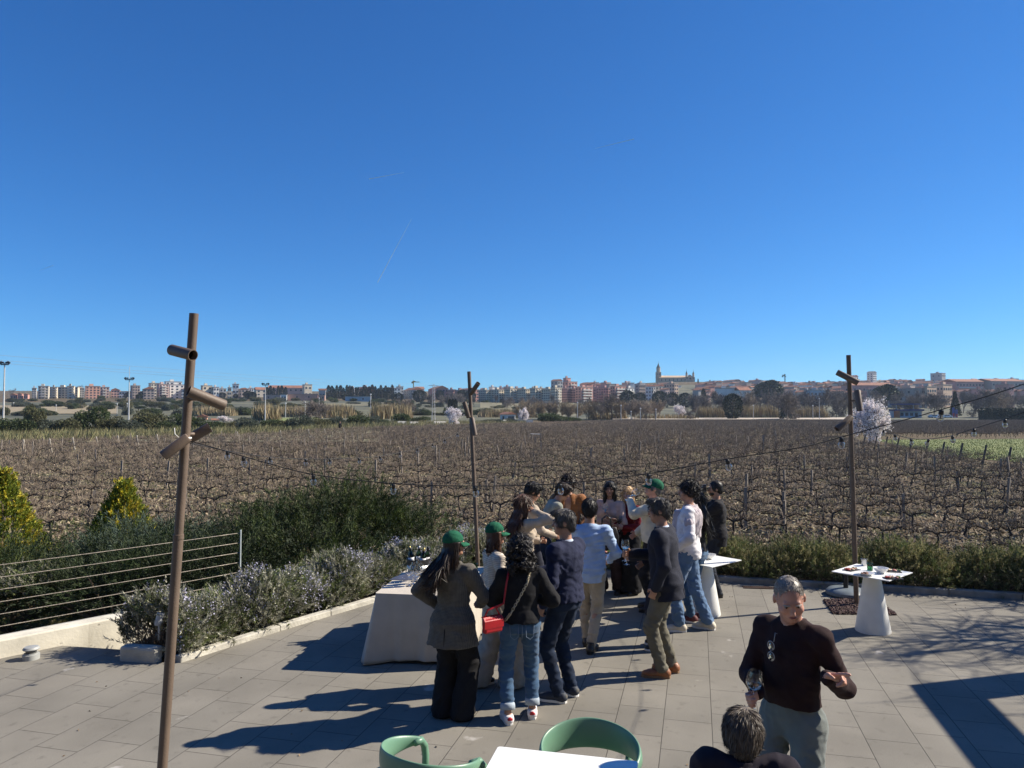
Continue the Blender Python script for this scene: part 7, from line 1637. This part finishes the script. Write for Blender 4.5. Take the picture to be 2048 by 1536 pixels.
for i in range(nseg):
    z0_,z1_=h*i/nseg,h*(i+1)/nseg; r0_=.4-.24*i/nseg; r1_=.4-.24*(i+1)/nseg
    mb.tube([(-r0_,-r0_,z0_),(r1_,-r1_,z1_)],.03,3); mb.tube([(r0_,-r0_,z0_),(r0_*.9,r0_,z1_)],.03,3)
mb.build('lattice',mast_m,e); MB().box((0,0,h-.4),(2.4,.12,.12)).build('crossarm',mast_m,e)
for (px,yb,yt) in [(27,815,806),(234,832,809),(254,830,808),(112,824,811),(571,838,808),(610,838,806),(741,838,790),(638,828,797),(1155,842,806),(1242,842,812),(1262,842,824),(1281,843,818),(1312,843,820),(1478,840,804),(1507,840,812),(1626,840,812),(1639,841,798),(1970,836,800)]:
    g=ground_at(px,yb); h=A(px,yt,g.y).z-g.z; e=empty('utility_pole',g,0,'thin wooden utility pole in the fields below the town','utility pole','thin poles in the fields'); MB().lathe([(.13,-.3),(.09,h),(0,h)],6).build('pole',mast_m,e); MB().lathe([(0,h),(.22,h+.05),(.22,h+.35),(0,h+.4)],8).build('lamp_head',mat('white_lamp_head',(.7,.7,.68),.4),e)
for (pa,pb_) in [((-120,700,120),(900,768,420)),((-120,711,118),(900,772,418)),((-120,717,122),(900,776,424))]:
    a,b=A(*pa),A(*pb_); pts=[a.lerp(b,i/30)-Vector((0,0,3.0*4*(i/30)*(1-i/30)*.5)) for i in range(31)]; o=pts[0].copy(); w=MB().tube([p-o for p in pts],.022,4).build('power_line',mat('wire_grey',(.22,.23,.25),.5)); w.location=o; tag(w,'thin power line sagging across the sky at the left','power line','power lines across the left sky')
# cranes
def crane(px,yb,yt,D,j0,j1,col,label,tilt=0):
    g=A(px,yb,D); h=A(px,yt,D).z-g.z; m=mat('crane_'+col,srgb(col),.6,var=.1); e=empty('tower_crane',g,0,label,'crane'); s=D/FPX
    MB().box((0,0,h/2-4),(.9,.9,h+8)).build('mast',m,e); MB().box(((j0+j1)/2*s,0,h*.82),((j1-j0)*s,.6,.7),M=Matrix.Rotation(tilt,3,'Y')).build('jib',m,e); MB().add([(j0*s,0,h*.82),(j1*s*.6,0,h*.82),(0,.1,h)],[(0,1,2)]).build('stay',m,e)
    MB().box((j0*s+.8,0,h*.74),(1.6,.9,1.4)).build('counterweight',m,e)
crane(827,778,761,760,-4,12,'9c8a45','small yellow tower crane on the skyline left of the middle pole'); crane(1570,768,748,860,-6,3,'3f6b62','green tower crane on the old town skyline',.45)
# white tray lying in the vineyard
g=ground_at(1070,881); e=empty('plastic_tray',g+Vector((0,0,.75)),.1,'white plastic tray resting on the vines in the middle of the vineyard','tray'); w=20/FPX*g.y
MB().add([(-w/2,-.3,.03),(w/2,-.3,0),(w/2,.3,0),(-w/2,.3,.03),(-w*.46,-.25,.0),(w*.46,-.25,-.12),(w*.46,.25,-.12),(-w*.46,.25,0)],[(0,1,2,3),(4,7,6,5),(0,4,5,1),(1,5,6,2),(2,6,7,3),(3,7,4,0)]).build('tray_body',w_,e,bevel=.01)
# contrails
def contrail(a,b,label,w=1.7):
    p,q=A(a[0],a[1],16000),A(b[0],b[1],16000); m=MATS.get('contrail_ice')
    if m is None:
        m=mat('contrail_ice',(.82,.92,1.0),1,var=.1,scale=.002); m.node_tree.nodes['Principled BSDF'].inputs['Alpha'].default_value=.55
    pts=[p.lerp(q,i/8) for i in range(9)]; o=pts[0].copy(); c=MB().tube([t-o for t in pts],[w*16000/FPX*.5*(1-.8*i/8) for i in range(9)],6).build('contrail',m); c.location=o; tag(c,label,'contrail')
contrail((755,565),(823,438),'long faint contrail slanting up in the middle of the sky'); contrail((738,358),(808,345),'short contrail in the upper left middle of the sky'); contrail((1268,278),(1190,297),'short contrail right of the middle of the sky'); contrail((106,531),(78,541),'very small contrail at the far left of the sky',.9)
# ---- thin blue air: one even box round everything
hm=bpy.data.materials.new('air_haze'); hm.use_nodes=True; nt=hm.node_tree
for n_ in [q for q in nt.nodes if q.type=='BSDF_PRINCIPLED']: nt.nodes.remove(n_)
pv=nt.nodes.new('ShaderNodeVolumePrincipled'); pv.inputs['Color'].default_value=(.62,.76,.95,1); pv.inputs['Density'].default_value=.00013; pv.inputs['Anisotropy'].default_value=.2
nt.links.new(pv.outputs['Volume'], nt.nodes['Material Output'].inputs['Volume'])
hb=MB().box((0,850,50),(4600,1800,108)).build('haze',hm); tag(hb,kind='stuff'); tag(hb,'thin pale blue air between the terrace and the town')
S.cycles.volume_bounces=0
